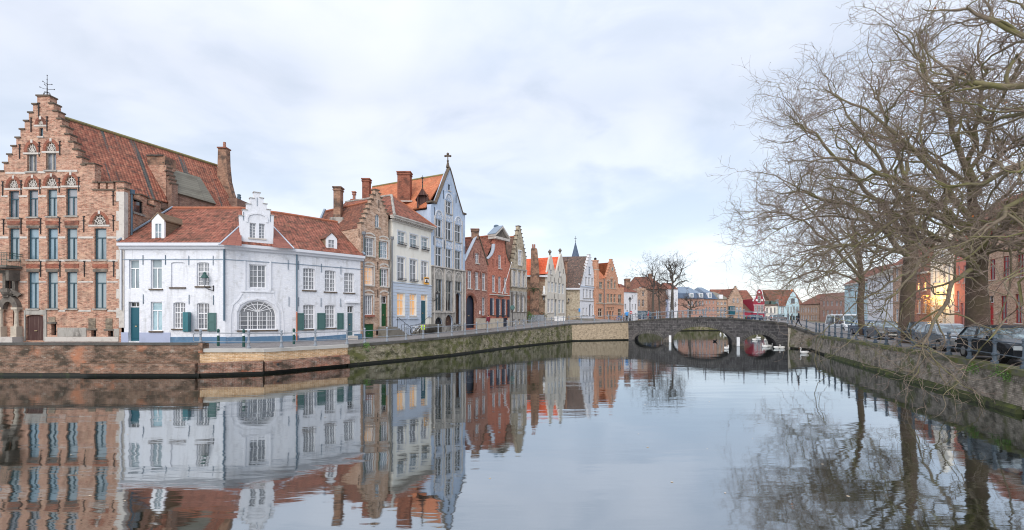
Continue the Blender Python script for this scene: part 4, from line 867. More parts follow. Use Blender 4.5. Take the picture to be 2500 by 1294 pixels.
for (o0,z0,o1,z1) in ((.005,EZ-.97,.04,EZ-.96),(.04,EZ-.96,.04,EZ-.925),(.04,EZ-.925,.005,EZ-.91)): strip(m,o0,z0,o1,z1)
m.build('string_course','lead',WHL)
m=MB(); lo=eaves(.30,EZ+.19); hi=eaves(-4.0,EZ+3.55); hi[0].x+=.55; bk=eaves(-8.2,EZ)
for i in range(3):
    m.poly([lo[i],lo[i+1],hi[i+1],hi[i]]); m.poly([hi[i],hi[i+1],bk[i+1],bk[i]])
    dz=Vector((0,0,-.1)); m.poly([lo[i],lo[i+1],lo[i+1]+dz,lo[i]+dz])
ro=m.build('roof','roof_red',WHL)
m=MB(); m.tube(hi,.12,8); m.build('ridge','ridge_tile',ro)
m=MB(); up=Vector((0,0,.1)); m.tube([lo[0]+up,hi[0]+up],.07,6); m.build('flashing','lead',ro); m=MB(); m.tube([lo[3]+up,hi[3]+up],.10,6); m.build('flashing','lead',ro)
m=MB(); m.poly([lo[3],hi[3],bk[3]]); m.poly([lo[0],hi[0],bk[0]]); m.build('gable_end','brick_old',WHL)
# tile hung wedges beside the dormer gable, following the roof slope
def roofpt(px,py,i,off):
    a=lo[i]; n_=(lo[i+1]-a).cross(hi[i]-a).normalized(); n_=n_ if n_.z>0 else -n_; r=Vector(((px-1250)/FP,1,-(py-HZ)/FP)); C=Vector((0,0,CZ)); return C+r*((a+n_*off-C).dot(n_)/r.dot(n_))
for tri in (((535,597,.12),(590,600,.35),(589,548,.30)),((667,604,.35),(718,607,.12),(667,553,.30))):
    q=[roofpt(x,y,1,o_) for x,y,o_ in tri]; m=MB(); m.poly(q); w_=m.build('tile_hung_cheek','tile_hung',WHL)
    m=MB(); 
    ed=(0,2) if tri[0][0]<600 else (1,2); m.tube([q[ed[0]],q[ed[1]]],.06,6); m.build('flashing','lead_light',w_)
# dormers
def dormer(f_i,x0,x1,ysh,yap,yb,wx0,wx1,wy0,wy1,depth,setb,kind,rmat,cm,gl='g_net'):
    n_=Vector(f_i.n); f=Fac(0,1,1,1); f.A=f_i.A-f_i.n*setb; f.B=f_i.B-f_i.n*setb; f.d=f_i.d; f.n=f_i.n; f.len=f_i.len
    xm=(x0+x1)/2; u0=f.U(x0); u1=f.U(x1); zb=f.uz(xm,yb)[1]; zs=f.uz(xm,ysh)[1]; za=f.uz(xm,yap)[1]; um=(u0+u1)/2
    a0,a1=f.U(wx0),f.U(wx1); b0,b1=f.uz(xm,wy1)[1],f.uz(xm,wy0)[1]; hole=opening(a0,a1,b0,b1); m=MB()
    f.prism(m,[(u0,zb),(u1,zb),(u1,zs),(um,za),(u0,zs)],-.14,0,holes=[hole]); D_=m.build('dormer','wood_white',WHL)
    m=MB(); f.box(m,(a0+a1)/2-.02,(a0+a1)/2+.02,b0,b1,-.08,-.03)
    for q in ((.33,.66) if kind else (.5,)): z=b0+(b1-b0)*q; f.box(m,a0,a1,z-.02,z+.02,-.08,-.04)
    m.build('window','wood_white',D_); m=MB(); fill(m,f,hole,[],-.07); m.build('pane',gl,D_)
    m=MB(); P=f.P; 
    for u,s_ in ((u0,-1),(u1,1)): m.hexa([P(u,zb,-.14),P(u-s_*.08,zb,-.14),P(u-s_*.08,zb,-depth),P(u,zb,-depth),P(u,zs,-.14),P(u-s_*.08,zs,-.14),P(u-s_*.08,zs,-depth),P(u,zs,-depth)])
    m.build('cheek',cm,D_); m=MB()
    for u,s_ in ((u0,-1),(u1,1)): m.hexa([P(u+s_*.08,zs-.05,.05),P(um,za-.02,.05),P(um,za-.02,-depth-.5),P(u+s_*.08,zs-.05,-depth-.2),P(u+s_*.08,zs+.03,.05),P(um,za+.06,.05),P(um,za+.06,-depth-.5),P(u+s_*.08,zs+.03,-depth-.2)])
    m.build('dormer_roof',rmat,D_)
dormer(fa,370.5,401,538,520,592,379,394,546,587,2.3,.15,0,'roof_wood','roof_wood','g_curtain')
dormer(fc,797,823,582,568,618,802,816,586,614,2.0,.2,1,'roof_dark','roof_wood')
# downpipes and wires
m=MB(); u=fa.U(550); m.tube([fa.P(fa.len-.02,EZ-.2,.1),fa.P(fa.len-.02,CZ-(783-771)*31/FP,.1)],.055,8); m.build('downpipe','pipe_blue',WHL)
m=MB(); m.tube([fb.P(fb.len-.12,EZ-.2,.1),fb.P(fb.len-.12,CZ-(760-771)*33.8/FP,.1)],.055,8); m.build('downpipe','pipe_blue',WHL)
m=MB(); m.tube([fb.P(fb.len-.12,CZ-(761-771)*33.8/FP,.1),fb.P(fb.len-.12,1.5,.1)],.05,8); plain('rust_pipe',(.45,.16,.09),.8); m.build('downpipe_foot','rust_pipe',WHL)
m=MB(); u=fa.U(299); m.tube([fa.P(u,EZ-.3,.12),fa.P(u,CZ-(757-771)*31/FP,.12)],.05,8); m.build('downpipe','gutter_white',WHL)
# wall lantern on white house
def lantern(name,label,f,px,py0,py1,arm_px,green='copper_green',lit='g_net',sgn=1):
    u,z1=f.uz(px,py0); z0=f.uz(px,py1)[1]; ua=f.U(arm_px); h=z1-z0; P=f.P; t=thing(name,label,'street lamp',P(ua,z0-.3,0)); d=.75
    c=P(u,z0,d) if abs(ua-u)<.1 else P(u,z0,.3); x,y,z=c
    m=MB(); m.lathe((x,y,z),[(.09*h,.0),(.17*h,.55*h)],6); m.build('lamp_glass',lit,t)
    m=MB(); m.lathe((x,y,z+.55*h),[(.27*h,0),(.25*h,.06*h),(.12*h,.28*h),(.10*h,.34*h),(.13*h,.36*h),(.05*h,.45*h)],8); m.build('lamp_cap',green,t)
    m=MB(); m.tube([(x,y,z),(x,y,z-.12),P(ua*.5+u*.5,z-.30,.2),P(ua,z-.35,.02)],.022,6); m.tube([P(ua,z-.05,.02),P((u+ua)/2,z-.2,.25),(x,y,z-.1)],.014,5); m.tube([P(ua,z-.4,.03),P(ua,z+.0,.03)],.03,5)
    q=P(u*.4+ua*.6,z-.2,.15); m.tube([(q[0]+.09*math.cos(a),q[1],q[2]+.09*math.sin(a)) for a in np.linspace(0,5.5,9)],.012,5)
    m.build('bracket','iron',t); return t
lantern('wall_lantern','green topped wall lantern on a scroll bracket on the white house',fa,507,665,697,522)
GRP=None
# --- narrow brick house
f2=Fac(884.5,37.7,955.5,40.2); h=House('brick_house','narrow brick crow stepped house with green doors between the white and cream houses',f2,827,ZF,'brick_buff')
ol=h.steps_px((318,362),7,(442,106),15,(530,292),6)
h.win(430,463,293,395,'Q','g_blue','wood_white',rise=.28)
for q,g,k in (((353,422,477,615),'g_grey','C'),((465,528,503,634),'g_blue','C'),((348,415,700,840),'g_lit','C'),((472,528,715,850),'g_grey','C'),((343,410,918,1070),'g_net','C')):
    h.win(*q,k,g,'wood_white',sill='white_stone'); band(h,q[0]-9,q[0]-1,q[2],q[3],'frame_green',.01,-.1); band(h,q[1]+1,q[1]+12,q[2]-8,q[3]+6,'white_stone',.03); band(h,q[0]-4,q[1]+12,q[2]-13,q[2]-1,'white_stone',.04)
h.door(477,523,925,1157,'door_green',.76,panels=True); band(h,463,476,915,1165,'white_stone',.03); band(h,524,536,915,1165,'white_stone',.03)
h.door(345,418,1140,1262,'door_green',1,panels=False,inset=.1); h.win(437,457,1190,1225,'O','interior_dark','iron',sill=None)
k=h.tb('white_stone')
for x0,x1,yb in ((350,424,470),(463,530,495),(346,418,694),(468,530,707),(344,414,910),(470,530,915)):   # blind relieving arches
    u0,u1,z0,z1=h.r(x0-6,x1+6,yb-36,yb-12); A=arc(u0,u1,z0,z1-z0,10); B=arc(u0+.14,u1-.14,z0,z1-z0-.13,10); k.mark('blind_arch')
    for i in range(10): f2.prism(k,[A[i],A[i+1],B[i+1],B[i]],-.03,.03)
h.anchors([(303,440),(456,215),(448,690),(448,905)],.35)
band(h,345,415,1070,1085,'pot',.22)
h.finish(ol,6.5,zs=(h.c(318,380)[1]-.2,h.c(535,330)[1]))
h.gable_roof((442,182),(322,385),(560,330),'roof_dark',length=8.0)
P=f2.P; m=MB(); u0,u1,z0,z1=h.r(300,333,440,1262); m.tube([P(.06,1.4,.12),P(.06,z1,.12)],.06,8); q=P(.06,z1,.12); m.box(q[0]-.13,q[0]+.13,q[1]-.1,q[1]+.1,q[2]-.1,q[2]+.15); m.build('downpipe','pipe_grey',h.t)
m=MB(); zt=h.c(560,485)[1]; m.tube([P(f2.len-.02,1.6,.12),P(f2.len-.02,zt,.12)],.06,8); q=P(f2.len,zt,.12); m.box(q[0]-.13,q[0]+.13,q[1]-.1,q[1]+.1,q[2]-.05,q[2]+.2); m.build('downpipe','pipe_grey',h.t)
def cpx(parent,x0,x1,yt,yb,D,mat,dep=.7,**k):
    x1-=3 if x1-x0>12 else 0
    cx=(x0+x1)/2; X,Y=on(cx,D); return chimney(parent,(X,Y+dep/2),(x1-x0)*D/FP,dep,CZ-(yb-HZ)*D/FP,CZ-(yt-HZ)*D/FP,mat,**k)
o=cpx(h.t,814,834,455,560,40.5,'chimney_old',flare=.25); boxpx(h.t,'chimney_base','grey_stone',805,838,530,600,40.2,1.4,batter=4)
cpx(h.t,858,872,486,510,46,'chimney_brick'); cpx(h.t,861,866,467,500,46.3,'brick_red',dep=.25)
m=MB(); a=wp(778,545,41.6); b_=wp(793,511,42.3); m.tube([a,b_],.12,6); m.build('flashing','lead',h.t)
# stoop
def stoop(h,x0,x1,n,mat='step_stone',d=1.1,label=None,rail=True,dirn=1):
    u0,u1,_,_=h.r(x0,x1,100,200); return u0,u1
u0,u1,z0,z1=h.r(470,530,1158,1262); t=thing('stoop','grey stone stoop with iron handrail below the green door of the narrow brick house','steps',P((u0+u1)/2,1.4,.7)); m=MB(); zt=h.c(500,1160)[1]
f2.box(m,u0-.3,u1+.1,1.2,zt,.05,1.15)
for i in range(6): f2.box(m,u1+.1+i*.26,u1+.36+i*.26,1.2,zt-(i+1)*(zt-1.45)/7,.05,1.15)
m.build('steps','step_stone',t); m=MB()
for dd in (1.1,): m.tube([P(u0-.25,zt,dd),P(u0-.25,zt+.85,dd),P(u1+.1,zt+.85,dd),P(u1+1.7,1.45+.85,dd),P(u1+1.7,1.4,dd)],.02,5); m.tube([P(u1+.1,zt,dd),P(u1+.1,zt+.85,dd)],.02,5); m.tube([P(u1+.9,1.5,dd),P(u1+.9,(zt+1.45)/2+.85,dd)],.015,5)
m.build('handrail','iron',t)
# --- cream house
f3=Fac(955.5,40.2,1052.5,45.6); h=House('cream_house','three storey cream house with dentil cornice, rusticated pale blue ground floor and teal door',f3,818,ZF,'cream_render')
for q in ((602,662,428,533),(697,755,452,555),(785,838,472,573)): h.win(*q,'N','g_curtain',sill='white_stone',surround='surround_grey')
for q in ((600,660,625,805),(696,750,642,815),(784,835,657,810)): h.win(*q,'G' if 0 else 'W2','g_net' if q[0]>700 else 'g_grey',sill=None,surround='surround_grey')
for q in ((597,655,903,1075),(694,745,908,1075)): h.win(*q,'N','g_lit',sill='white_stone')
h.door(783,828,917,1140,'door_teal',.81,gl='g_lit')
for q in ((602,662,512,530),(697,755,535,553),(785,838,552,570),(600,660,788,803),(696,750,797,813)):   # window box grilles
    u0,u1,z0,z1=h.r(*q); m=MB(); f3.box(m,u0,u1,z0,z0+.04,.0,.2); f3.box(m,u0,u1,z1-.03,z1,.17,.2)
    for i in range(7): m.tube([f3.P(u0+(u1-u0)*i/6,z0,.19),f3.P(u0+(u1-u0)*i/6,z1,.19)],.015,4)
    m.build('window_grille','iron',h.t)
zc0=h.c(565,318)[1]; u1_=f3.len; m=MB(); f3.box(m,-.1,u1_+.1,zc0-.35,zc0-.22,0,.14); f3.box(m,-.15,u1_+.15,zc0-.12,zc0+.04,0,.42); f3.box(m,-.2,u1_+.2,zc0+.04,zc0+.15,0,.52)
nd=int(u1_/.26)
for i in range(nd): f3.box(m,i*.26+.05,i*.26+.18,zc0-.22,zc0-.12,0,.28)
m.build('cornice','white_stone',h.t)
zs_=h.c(565,812)[1]; zb_=h.c(565,1090)[1]; k=h.tb('paleblue_render'); f3.box(k,0,u1_,zs_-.08,zs_,-.02,.10)
zz_=zb_; nb=11
def cols(xs): return [(h.r(*q)[0],h.r(*q)[1]) for q in xs]
ops=cols([(594,658,0,1),(691,748,0,1),(780,831,0,1)])
edges=[0]+[e for p in ops for e in p]+[u1_]
for i in range(nb):
    a=zb_+(zs_-.1-zb_)*i/nb; b_=zb_+(zs_-.1-zb_)*(i+1)/nb-.035
    if b_>h.c(620,900)[1]: k.mark('rustication'); f3.box(k,0,u1_,a,b_,-.02,.05); continue
    for j in range(0,len(edges),2): f3.box(k,edges[j],edges[j+1],a,b_,-.02,.05)
f3.box(k,0,edges[5],1.2,zb_-.02,-.02,.06) 
for q in ((585,668,1090,1100),(680,758,1090,1100)): u0,u1,z0,z1=h.r(*q); f3.box(k,u0,u1,z0,z1,0,.2)
h.finish([h.c(563,330),h.c(868,395+22)],7,zs=(12.2,12.2))
AP=Vector((-11.7,43.75,15.1)); P=f3.P; c0=Vector(P(-.2,zc0+.12,.5)); c1_=Vector(P(u1_+.2,zc0+.12,.5)); c2_=Vector(P(u1_+.2,zc0+.12,-8)); c3_=Vector(P(-.2,zc0+.12,-8)); AB=AP+Vector((-f3.n[0]*6,-f3.n[1]*6,0))
m=MB(); m.poly([c0,c1_,AP]); m.poly([c1_,c2_,AB,AP]); m.poly([c0,AP,AB,c3_]); ro=m.build('roof','roof_red',h.t); m=MB(); m.tube([c0,AP],.13,6); m.tube([AP,AB],.12,6); m.build('ridge','grey_stone',ro); m=MB(); m.tube([c1_,AP],.1,6); m.build('hip','ridge_tile',ro)
# orange sign
u0,u1,z0,z1=h.r(793,832,780,835); t=thing('banner','small orange sign with a dark house emblem hanging on the cream house','sign',P((u0+u1)/2,z0,.1)); plain('sign_orange',(.75,.36,.05),.5); m=MB(); f3.box(m,u0,u1,z0,z1,.18,.22); m.build('board','sign_orange',t)
m=MB(); c=(u0+u1)/2; w=(u1-u0); f3.prism(m,[(c+w*a,z0+(z1-z0)*b) for a,b in ((-.12,.3),(.12,.3),(.12,.48),(.18,.48),(0,.68),(-.18,.48),(-.12,.48))],.2,.235); f3.box(m,u0+.1,u1-.1,z0+.16,z0+.22,.2,.235); f3.box(m,u0+.1,u1-.1,z1-.18,z1-.1,.2,.235); m.build('emblem','iron',t); m=MB(); f3.box(m,u0+.08,u1-.08,z0+(z1-z0)*.25,z0+(z1-z0)*.72,.2,.228); m.build('panel','white_mark',t)
# steps right
t=thing('stoop','grey stone side steps with railings in front of the teal door','steps',P(5.2,1.6,.8)); m=MB(); ud=ops[2][0]
for i in range(6): f3.box(m,ud-1.6+i*.27,u1_+.3,1.3,1.6+.16*(i+1),.1,1.1)
m.build('steps','step_stone',t); m=MB()
m.tube([P(ud-1.7,1.6,1.1),P(ud-1.7,2.6,1.1),P(ud,3.4,1.1),P(ud,2.5,1.1)],.02,5); m.tube([P(ud-3.0,1.5,1.1),P(ud-3.0,2.5,1.1),P(ud-1.7,2.6,1.1)],.02,5); m.tube([P(.3,1.5,.9),P(.3,2.6,.9),P(1.2,2.6,.9),P(1.2,1.5,.9)],.02,5)
m.build('handrail','iron',t)
cpx(h.t,884,904,435,505,48,'chimney_brick'); 
# --- blue gable house
f4=Fac(1052.5,45.6,1135.5,51.2); h=House('gothic_house','tall pale blue gothic gable house with stone ground floors and tracery windows',f4,808,ZG,'blue_render',th=.5)
P=f4.P
WC=[(302,350),(376,419),(443,487)]
h.win(395,410,178,222,'O','g_dark','frame_black',sill='white_stone')
h.win(376,418,297,387,'X','g_dark','surround_grey'); 
for (a,b_),(y0,y1),(y2,y3) in zip(WC,((425,555),(445,577),(467,592)),((625,765),(640,782),(653,793))): h.win(a,b_,y0,y1,'X','g_dark','surround_grey'); h.win(a,b_,y2,y3,'X','g_dark','surround_grey')
for (a,b_),(y0,y1) in zip(WC[:2],((857,1085),(868,1087))): h.win(a,b_,y0,y1,'X','g_dark','grey_stone',sill='grey_stone')
h.win(443,487,875,943,'M','g_dark','grey_stone'); h.door(447,484,955,1178,'door_brown',1,rise=.35,panels=False,inset=.35)
h.win(298,350,1130,1207,'W4','g_dark','frame_black',rise=-1,sill=None,name='cellar_window'); h.door(372,427,1112,1195,'door_brown',1,rise=-1,panels=False,inset=.25)
def tracery(h,x0,x1,ytop,ybot,mat,arched=True,back='blue_render'):
    u0,u1,z0,z1=h.r(x0,x1,ytop,ybot); f=h.f; k=h.tb(mat).mark('tracery'); c=(u0+u1)/2; w=u1-u0; hh=z1-z0
    for a,b_ in ((u0,c),(c,u1)):
        A=arc(a+.03,b_-.03,z0+hh*.35,hh*.35,8); B=arc(a+.10,b_-.10,z0+hh*.35,hh*.35-.07,8)
        for i in range(8): f.prism(k,[A[i],A[i+1],B[i+1],B[i]],-.02,.06)
    if arched:
        rs=min(hh*.95,w*.55); A=arc(u0-.08,u1+.08,z1-rs,rs,12); B=arc(u0+.03,u1-.03,z1-rs,rs-.10,12)
        for i in range(12): f.prism(k,[A[i],A[i+1],B[i+1],B[i]],-.02,.10)
    f.box(k,c-.035,c+.035,z0,z1-.12,-.02,.05)
    for q in (u0-.08,u1-.02): f.box(k,q,q+.10,z0,z1-(rs if arched else 0),-.02,.08)
    for j in range(3): f.box(k,u0+w*(.2+.3*j)-.03,u0+w*(.2+.3*j)+.03,z0+hh*.1,z0+hh*.6,-.02,.045)
for q in ((376,419,240,292),(302,350,360,420),(443,487,406,462)): tracery(h,*q,'surround_grey')
for q in ((376,419,392,440),(302,350,560,620),(376,419,582,635),(443,487,597,648)): tracery(h,*q,'surround_grey',arched=False)
# stone lower storeys sit 3 cm proud
zst=8.42; 
for q in ((296,352,780,852),(370,423,793,864),(441,490,803,870)): tracery(h,*q,'white_stone')
sh=[hh_ for hh_ in h.holes if max(p[1] for p in hh_)<zst]
m=MB(); f4.prism(m,[(0,.8),(f4.len,.8),(f4.len,zst),(0,zst)],-.02,.05,holes=sh,jamb=.08); m.build('stone_facade','grey_stone',h.t)
m=MB(); f4.box(m,-.03,f4.len+.03,zst,zst+.12,0,.16); z_=h.c(400,1098)[1]; f4.box(m,0,h.c(437,0)[0],z_,z_+.1,.05,.16)
for x in (366,432): u=h.c(x,0)[0]; f4.box(m,u-.07,u+.07,z_,zst-.1,.05,.16)
for x in (291,492,512): u=h.c(x,0)[0]; f4.box(m,u-.07,u+.07,1.4,zst-.1,.05,.14)
m.build('stone_moulding','white_stone',h.t)
k=h.tb('white_stone')
for x in (297,354,371,424,438,492):
    k.mark('shaft'); u=h.c(x,0)[0]; zt=h.c(x,{297:400,354:400,371:290,424:290,438:440,492:440}[x])[1]; f4.box(k,u-.05,u+.05,zst+.12,zt,-.02,.09)
h.anchors([(296,370),(360,250),(450,280),(290,580),(508,650),(300,820),(507,860),(437,620),(368,610)],.45)
out_=[h.c(*p) for p in ((270,318),(308,313),(325,270),(345,215),(365,160),(385,105),(396,82),(403,60),(411,82),(425,130),(450,225),(475,310),(497,385),(516,395))]
h.finish(out_,7,zs=(14.2,14.2))
m=MB()
cp_=out_[1:13]
for i in range(len(cp_)-1):
    (ua,za),(ub,zb)=cp_[i],cp_[i+1]; f4.prism(m,[(ua,za),(ub,zb),(ub,zb+.15),(ua,za+.15)],-.32,.10)
f4.box(m,-.08,cp_[0][0],out_[1][1]-.08,out_[1][1]+.1,-.55,.14); f4.box(m,out_[12][0],f4.len+.1,out_[13][1]-.02,out_[13][1]+.16,-.55,.14)
q=P(out_[7][0],out_[7][1]+.1,-.2); m.lathe(q,[(.22,0),(.15,.3),(.08,.6),(.14,.7),(.06,.8),(.05,1.25)],8); m.box(q[0]-.28,q[0]+.28,q[1]-.06,q[1]+.06,q[2]+1.15,q[2]+1.32); m.ball((q[0],q[1],q[2]+1.45),.15,8); m.ball((q[0]-.28,q[1],q[2]+1.23),.12,8); m.ball((q[0]+.28,q[1],q[2]+1.23),.12,8)
m.build('coping','coping_brown',h.t)
h.gable_roof((403,100),(262,330),(520,395),'roof_orange',length=11,ridge_mat='ridge_moss')
# hoist dormer on the left slope
F5=Fac(1012,47.9,1052,47.9); 
def fpx(f,pts): return [f.uz(*p) for p in pts]
t_=h.t; x,y,z=wp(1033,509,46.2); m=MB(); 
pp=[wp(1024,512,46.9),wp(1046,508,47.2)]
k=MB(); w=.42
def R5(a,b_,c): return (x+a,y+b_,z+c)
k.hexa([R5(-w,0,0),R5(w,0,0),R5(w,2,0),R5(-w,2,0),R5(-w,0,1.5),R5(w,0,1.5),R5(w,2.4,1.5),R5(-w,2.4,1.5)]); o=k.build('dormer','cellar_wood',t_)
k=MB(); k.hexa([R5(-w-.3,-.4,.75),R5(0,-.4,1.95),R5(0,2.5,1.95),R5(-w-.3,2.5,.75),R5(-w-.3,-.4,.83),R5(0,-.4,2.05),R5(0,2.5,2.05),R5(-w-.3,2.5,.83)]); k.hexa([R5(0,-.4,1.95),R5(w+.3,-.4,.75),R5(w+.3,2.5,.75),R5(0,2.5,1.95),R5(0,-.4,2.05),R5(w+.3,-.4,.83),R5(w+.3,2.5,.83),R5(0,2.5,2.05)]); k.build('dormer_roof','roof_dark',o)
k=MB(); k.poly([R5(-w,-.38,1.3),R5(w,-.38,1.3),R5(0,-.38,1.98)]); k.box(x-w-.15,x-w,y-.35,y-.2,z,z+1.1); k.box(x+w,x+w+.15,y-.35,y-.2,z,z+1.1); k.build('hoist_frame','cellar_wood',o)
k=MB(); k.tube([R5(0,-.3,2.0),R5(0,-.3,3.3)],[.06,.02],6); k.ball(R5(0,-.3,3.0),.1,6); k.ball(R5(0,-.3,2.6),.08,6); k.box(x-.18,x+.18,y-.32,y-.28,z+3.1,z+3.14); k.build('spike','iron',o)
cpx(t_,970,1004,418,500,47.5,'chimney_brick',dep=.9)
m=MB(); q=wp(972,490,47.3); m.box(q[0]-.1,q[0]+1.5,47.2,48.7,q[2]-.12,q[2]); m.build('stone_trim','white_stone',t_)
# lantern on its left edge
lantern('wall_lantern','black glass lantern fixed between the cream and gothic houses',f4,1062,711,727,1055,'iron')
# --- red gable house with arched gate
f6=Fac(1135.5,51.2,1190.5,55.4); h=House('red_house','dark red brick gable house with big arched black gate',f6,807,ZH,'brick_red',th=.3); P=f6.P
h.win(187,230,362,475,'W2','g_grey',sill='white_stone')
for q in ((100,147,560,760),(187,227,577,768),(265,302,590,778)): h.win(*q,'W2','g_grey',sill='white_stone')
h.win(262,298,862,1062,'G','g_grey',sill='coping_brown'); h.door(85,187,835,1205,'door_navy',1,rise=-1,inset=.35)
u0,u1,z0,z1=h.r(85,187,835,1205); k=h.tb('chimney_brick'); A=arc(u0-.02,u1+.02,z1-(u1-u0)/2,(u1-u0)/2+.02,12); B=arc(u0-.3,u1+.3,z1-(u1-u0)/2,(u1-u0)/2+.3,12)
for i in range(12): f6.prism(k,[A[i],A[i+1],B[i+1],B[i]],-.03,.03)
band(h,190,340,1095,1215,'pale_stone',.05); band(h,256,302,1065,1078,'pot',.2); band(h,232,242,1010,1050,'white_mark',.05)
for a,b_,y in ((95,152,553),(183,232,570),(262,306,583)): band(h,a,b_,y-10,y,'chimney_brick',.03)
h.anchors([(168,380),(248,375),(172,600),(245,610)],.4)
out_=[h.c(70,448),h.c(200,172),h.c(222,172),h.c(325,500)]
h.finish(out_,7,zs=(9.2,9.2))
m=MB(); (a,za),(b_,zb)=out_[0],out_[1]; f6.prism(m,[(a,za),(b_,zb),(b_,zb+.12),(a-.05,za+.12)],-.28,.10); m.build('coping','lead_light',h.t)
m=MB(); (a,za),(b_,zb)=out_[2],out_[3]; f6.prism(m,[(a,za),(b_,zb),(b_+.1,zb+.12),(a,za+.12)],-.5,.12); m.build('coping','coping_brown',h.t)
h.gable_roof((205,180),(75,448),(325,500),'roof_red',length=8); u,z=h.c(204,172); q=P(u,z,-.25); chimney(h.t,(q[0],q[1]),.85,.6,z-.3,z+.9,'chimney_old',name='chimney')
# --- bright red house with curved gable
f7=Fac(1190.5,55.4,1244,59.5); h=House('red_house','bright red brick house with curved gable, white pediment and dark shutters',f7,805,ZH,'brick_bright'); P=f7.P
h.win(447,480,382,533,'G','g_net',sill='white_stone')
for q in ((378,412,610,797),(447,478,625,803),(512,543,637,812)): h.win(*q,'G','g_net',sill='white_stone')
for q in ((378,406,870,1058),(452,478,877,1058),(513,537,882,1060)): h.win(*q,'G','g_net',sill='coping_brown')
for q in ((351,376,870,1062),(421,449,874,1085),(484,511,880,1085),(546,568,884,1085)): u0,u1,z0,z1=h.r(*q); m=MB(); f7.box(m,u0,u1,z0,z1,.03,.08); f7.box(m,u0+.08,u1-.08,z0+.15,(z0+z1)/2-.1,.08,.10); f7.box(m,u0+.08,u1-.08,(z0+z1)/2+.1,z1-.15,.08,.10); m.build('shutter','door_navy',h.t)
h.door(503,550,1090,1190,'door_navy',1,panels=False,inset=.1)
band(h,330,500,1097,1215,'pale_stone',.05); band(h,552,570,1090,1200,'pale_stone',.05); band(h,347,575,828,838,'white_stone',.14); band(h,440,500,838,855,'dark_stone',.18)
h.anchors([(430,470),(430,690),(385,470),(522,450),(500,700)],.4)
cl=[(325,430),(345,412),(370,385),(388,350),(398,310),(403,262),(405,195)]; cr=[(520,215),(526,290),(532,350),(545,400),(560,440),(575,465)]
out_=[h.c(*p) for p in cl+cr]; h.finish(out_,7,zs=(9.3,9.3))
m=MB(); 
for i in range(1,6): (a,za),(b_,zb)=out_[i-1],out_[i]; f7.prism(m,[(a,za),(b_,zb),(b_-.16,zb+.06),(a-.16,za+.06)],-.30,.12)
m.build('coping','lead_light',h.t); m=MB()
for i in range(8,13): (a,za),(b_,zb)=out_[i-1],out_[i]; f7.prism(m,[(a,za),(b_,zb),(b_+.08,zb+.14),(a+.10,za+.05)],-.55,.12)
m.build('coping','coping_brown',h.t)
a0=h.c(390,168); a1=h.c(548,210); z=a0[1]-.0; m=MB(); f7.box(m,a0[0],a1[0],z-.30,z,-.8,.4); c=(a0[0]+a1[0])/2; zp=z+1.25
for s_ in (-1,1):
    e=a0[0]-.05 if s_<0 else a1[0]+.05; f7.prism(m,[(e,z),(c,zp),(c,zp+.24),(e+s_*.05,z+.2)],-.8,.42)
m.build('pediment','white_stone',h.t); m=MB(); f7.prism(m,[(a0[0]+.2,z),(a1[0]-.2,z),(c,zp-.05)],-.7,.12); m.build('tympanum','dark_stone',h.t)
m=MB(); f7.prism(m,[(a0[0]-.1,z+.26),(c,zp+.25),(c,zp+.31),(a0[0]-.1,z+.31)],-.9,.40); m.build('pediment_roof','lead',h.t)
h.gable_roof((440,155),(322,420),(578,470),'roof_red',length=8,start=.3)
for px_,yt in ((1211.5,548),(1218,551)): q=on(px_,58); m=MB(); m.lathe((q[0],q[1]+.3,CZ-(575-771)*58/FP),[(.28,0),(.28,(575-yt)*58/FP-.3),(.34,(575-yt)*58/FP-.28),(.34,(575-yt)*58/FP-.1),(.2,(575-yt)*58/FP)],8); m.build('flue','pipe_blue',h.t)
t=thing('flagpole','bare white flagpole leaning out from the bright red house','flagpole',P(*h.c(480,820),.15)); m=MB(); a=h.c(480,820); b_=h.c(522,485); m.tube([P(a[0],a[1],.15),P(b_[0]-.6,b_[1],1.4)],[.045,.03],6); m.ball(P(b_[0]-.6,b_[1]+.05,1.4),.09,6); m.build('pole','wood_white',t)
# --- buff stepped house
f8=Fac(1244,59.5,1286,63.4); h=House('stepped_house','old buff brick stepped gable house with grey lower floor and white bow windows',f8,798,ZH,'rubble'); P=f8.P
ol=h.steps_px((600,470),8,(686,55),12,(764,398),8)
h.win(672,710,335,497,'W4','g_net',sill='white_stone',surround='wood_white')
for q in ((608,648,560,735),(665,703,572,745),(715,750,590,750)): h.win(*q,'G','g_net','wood_white',sill=None)
for q in ((605,640,825,1020),(660,693,832,1020),(708,740,838,1022)): h.win(*q,'G','g_net','wood_white',sill='grey_stone')
for q in ((610,640,1105,1160),(665,690,1105,1160),(715,740,1105,1160)): h.win(*q,'Q','g_net','wood_white',sill=None)
for a,b_ in ((594,607),(649,664),(704,714),(751,762)): band(h,a,b_,550,745,'white_stone',.10)
band(h,590,765,740,752,'grey_stone',.14); band(h,590,765,540,552,'grey_stone',.12); band(h,588,765,1022,1030,'dark_stone',.1)
sh=[hh_ for hh_ in h.holes if max(p[1] for p in hh_)<h.c(670,790)[1]]; m=MB(); f8.prism(m,[(0,.8),(f8.len,.8),(f8.len,h.c(670,790)[1]),(0,h.c(670,790)[1])],-.02,.045,holes=sh,jamb=.06); m.build('stone_facade','grey_stone',h.t)
band(h,585,606,800,1020,'dark_stone',.07); band(h,642,658,800,1020,'dark_stone',.07); band(h,695,706,810,1020,'dark_stone',.07)
h.anchors([(652,320),(725,320),(655,420)],.4)
h.finish(ol,7,zs=(9,9)); h.gable_roof((686,168),(590,450),(770,470),'roof_brown',length=7.5)
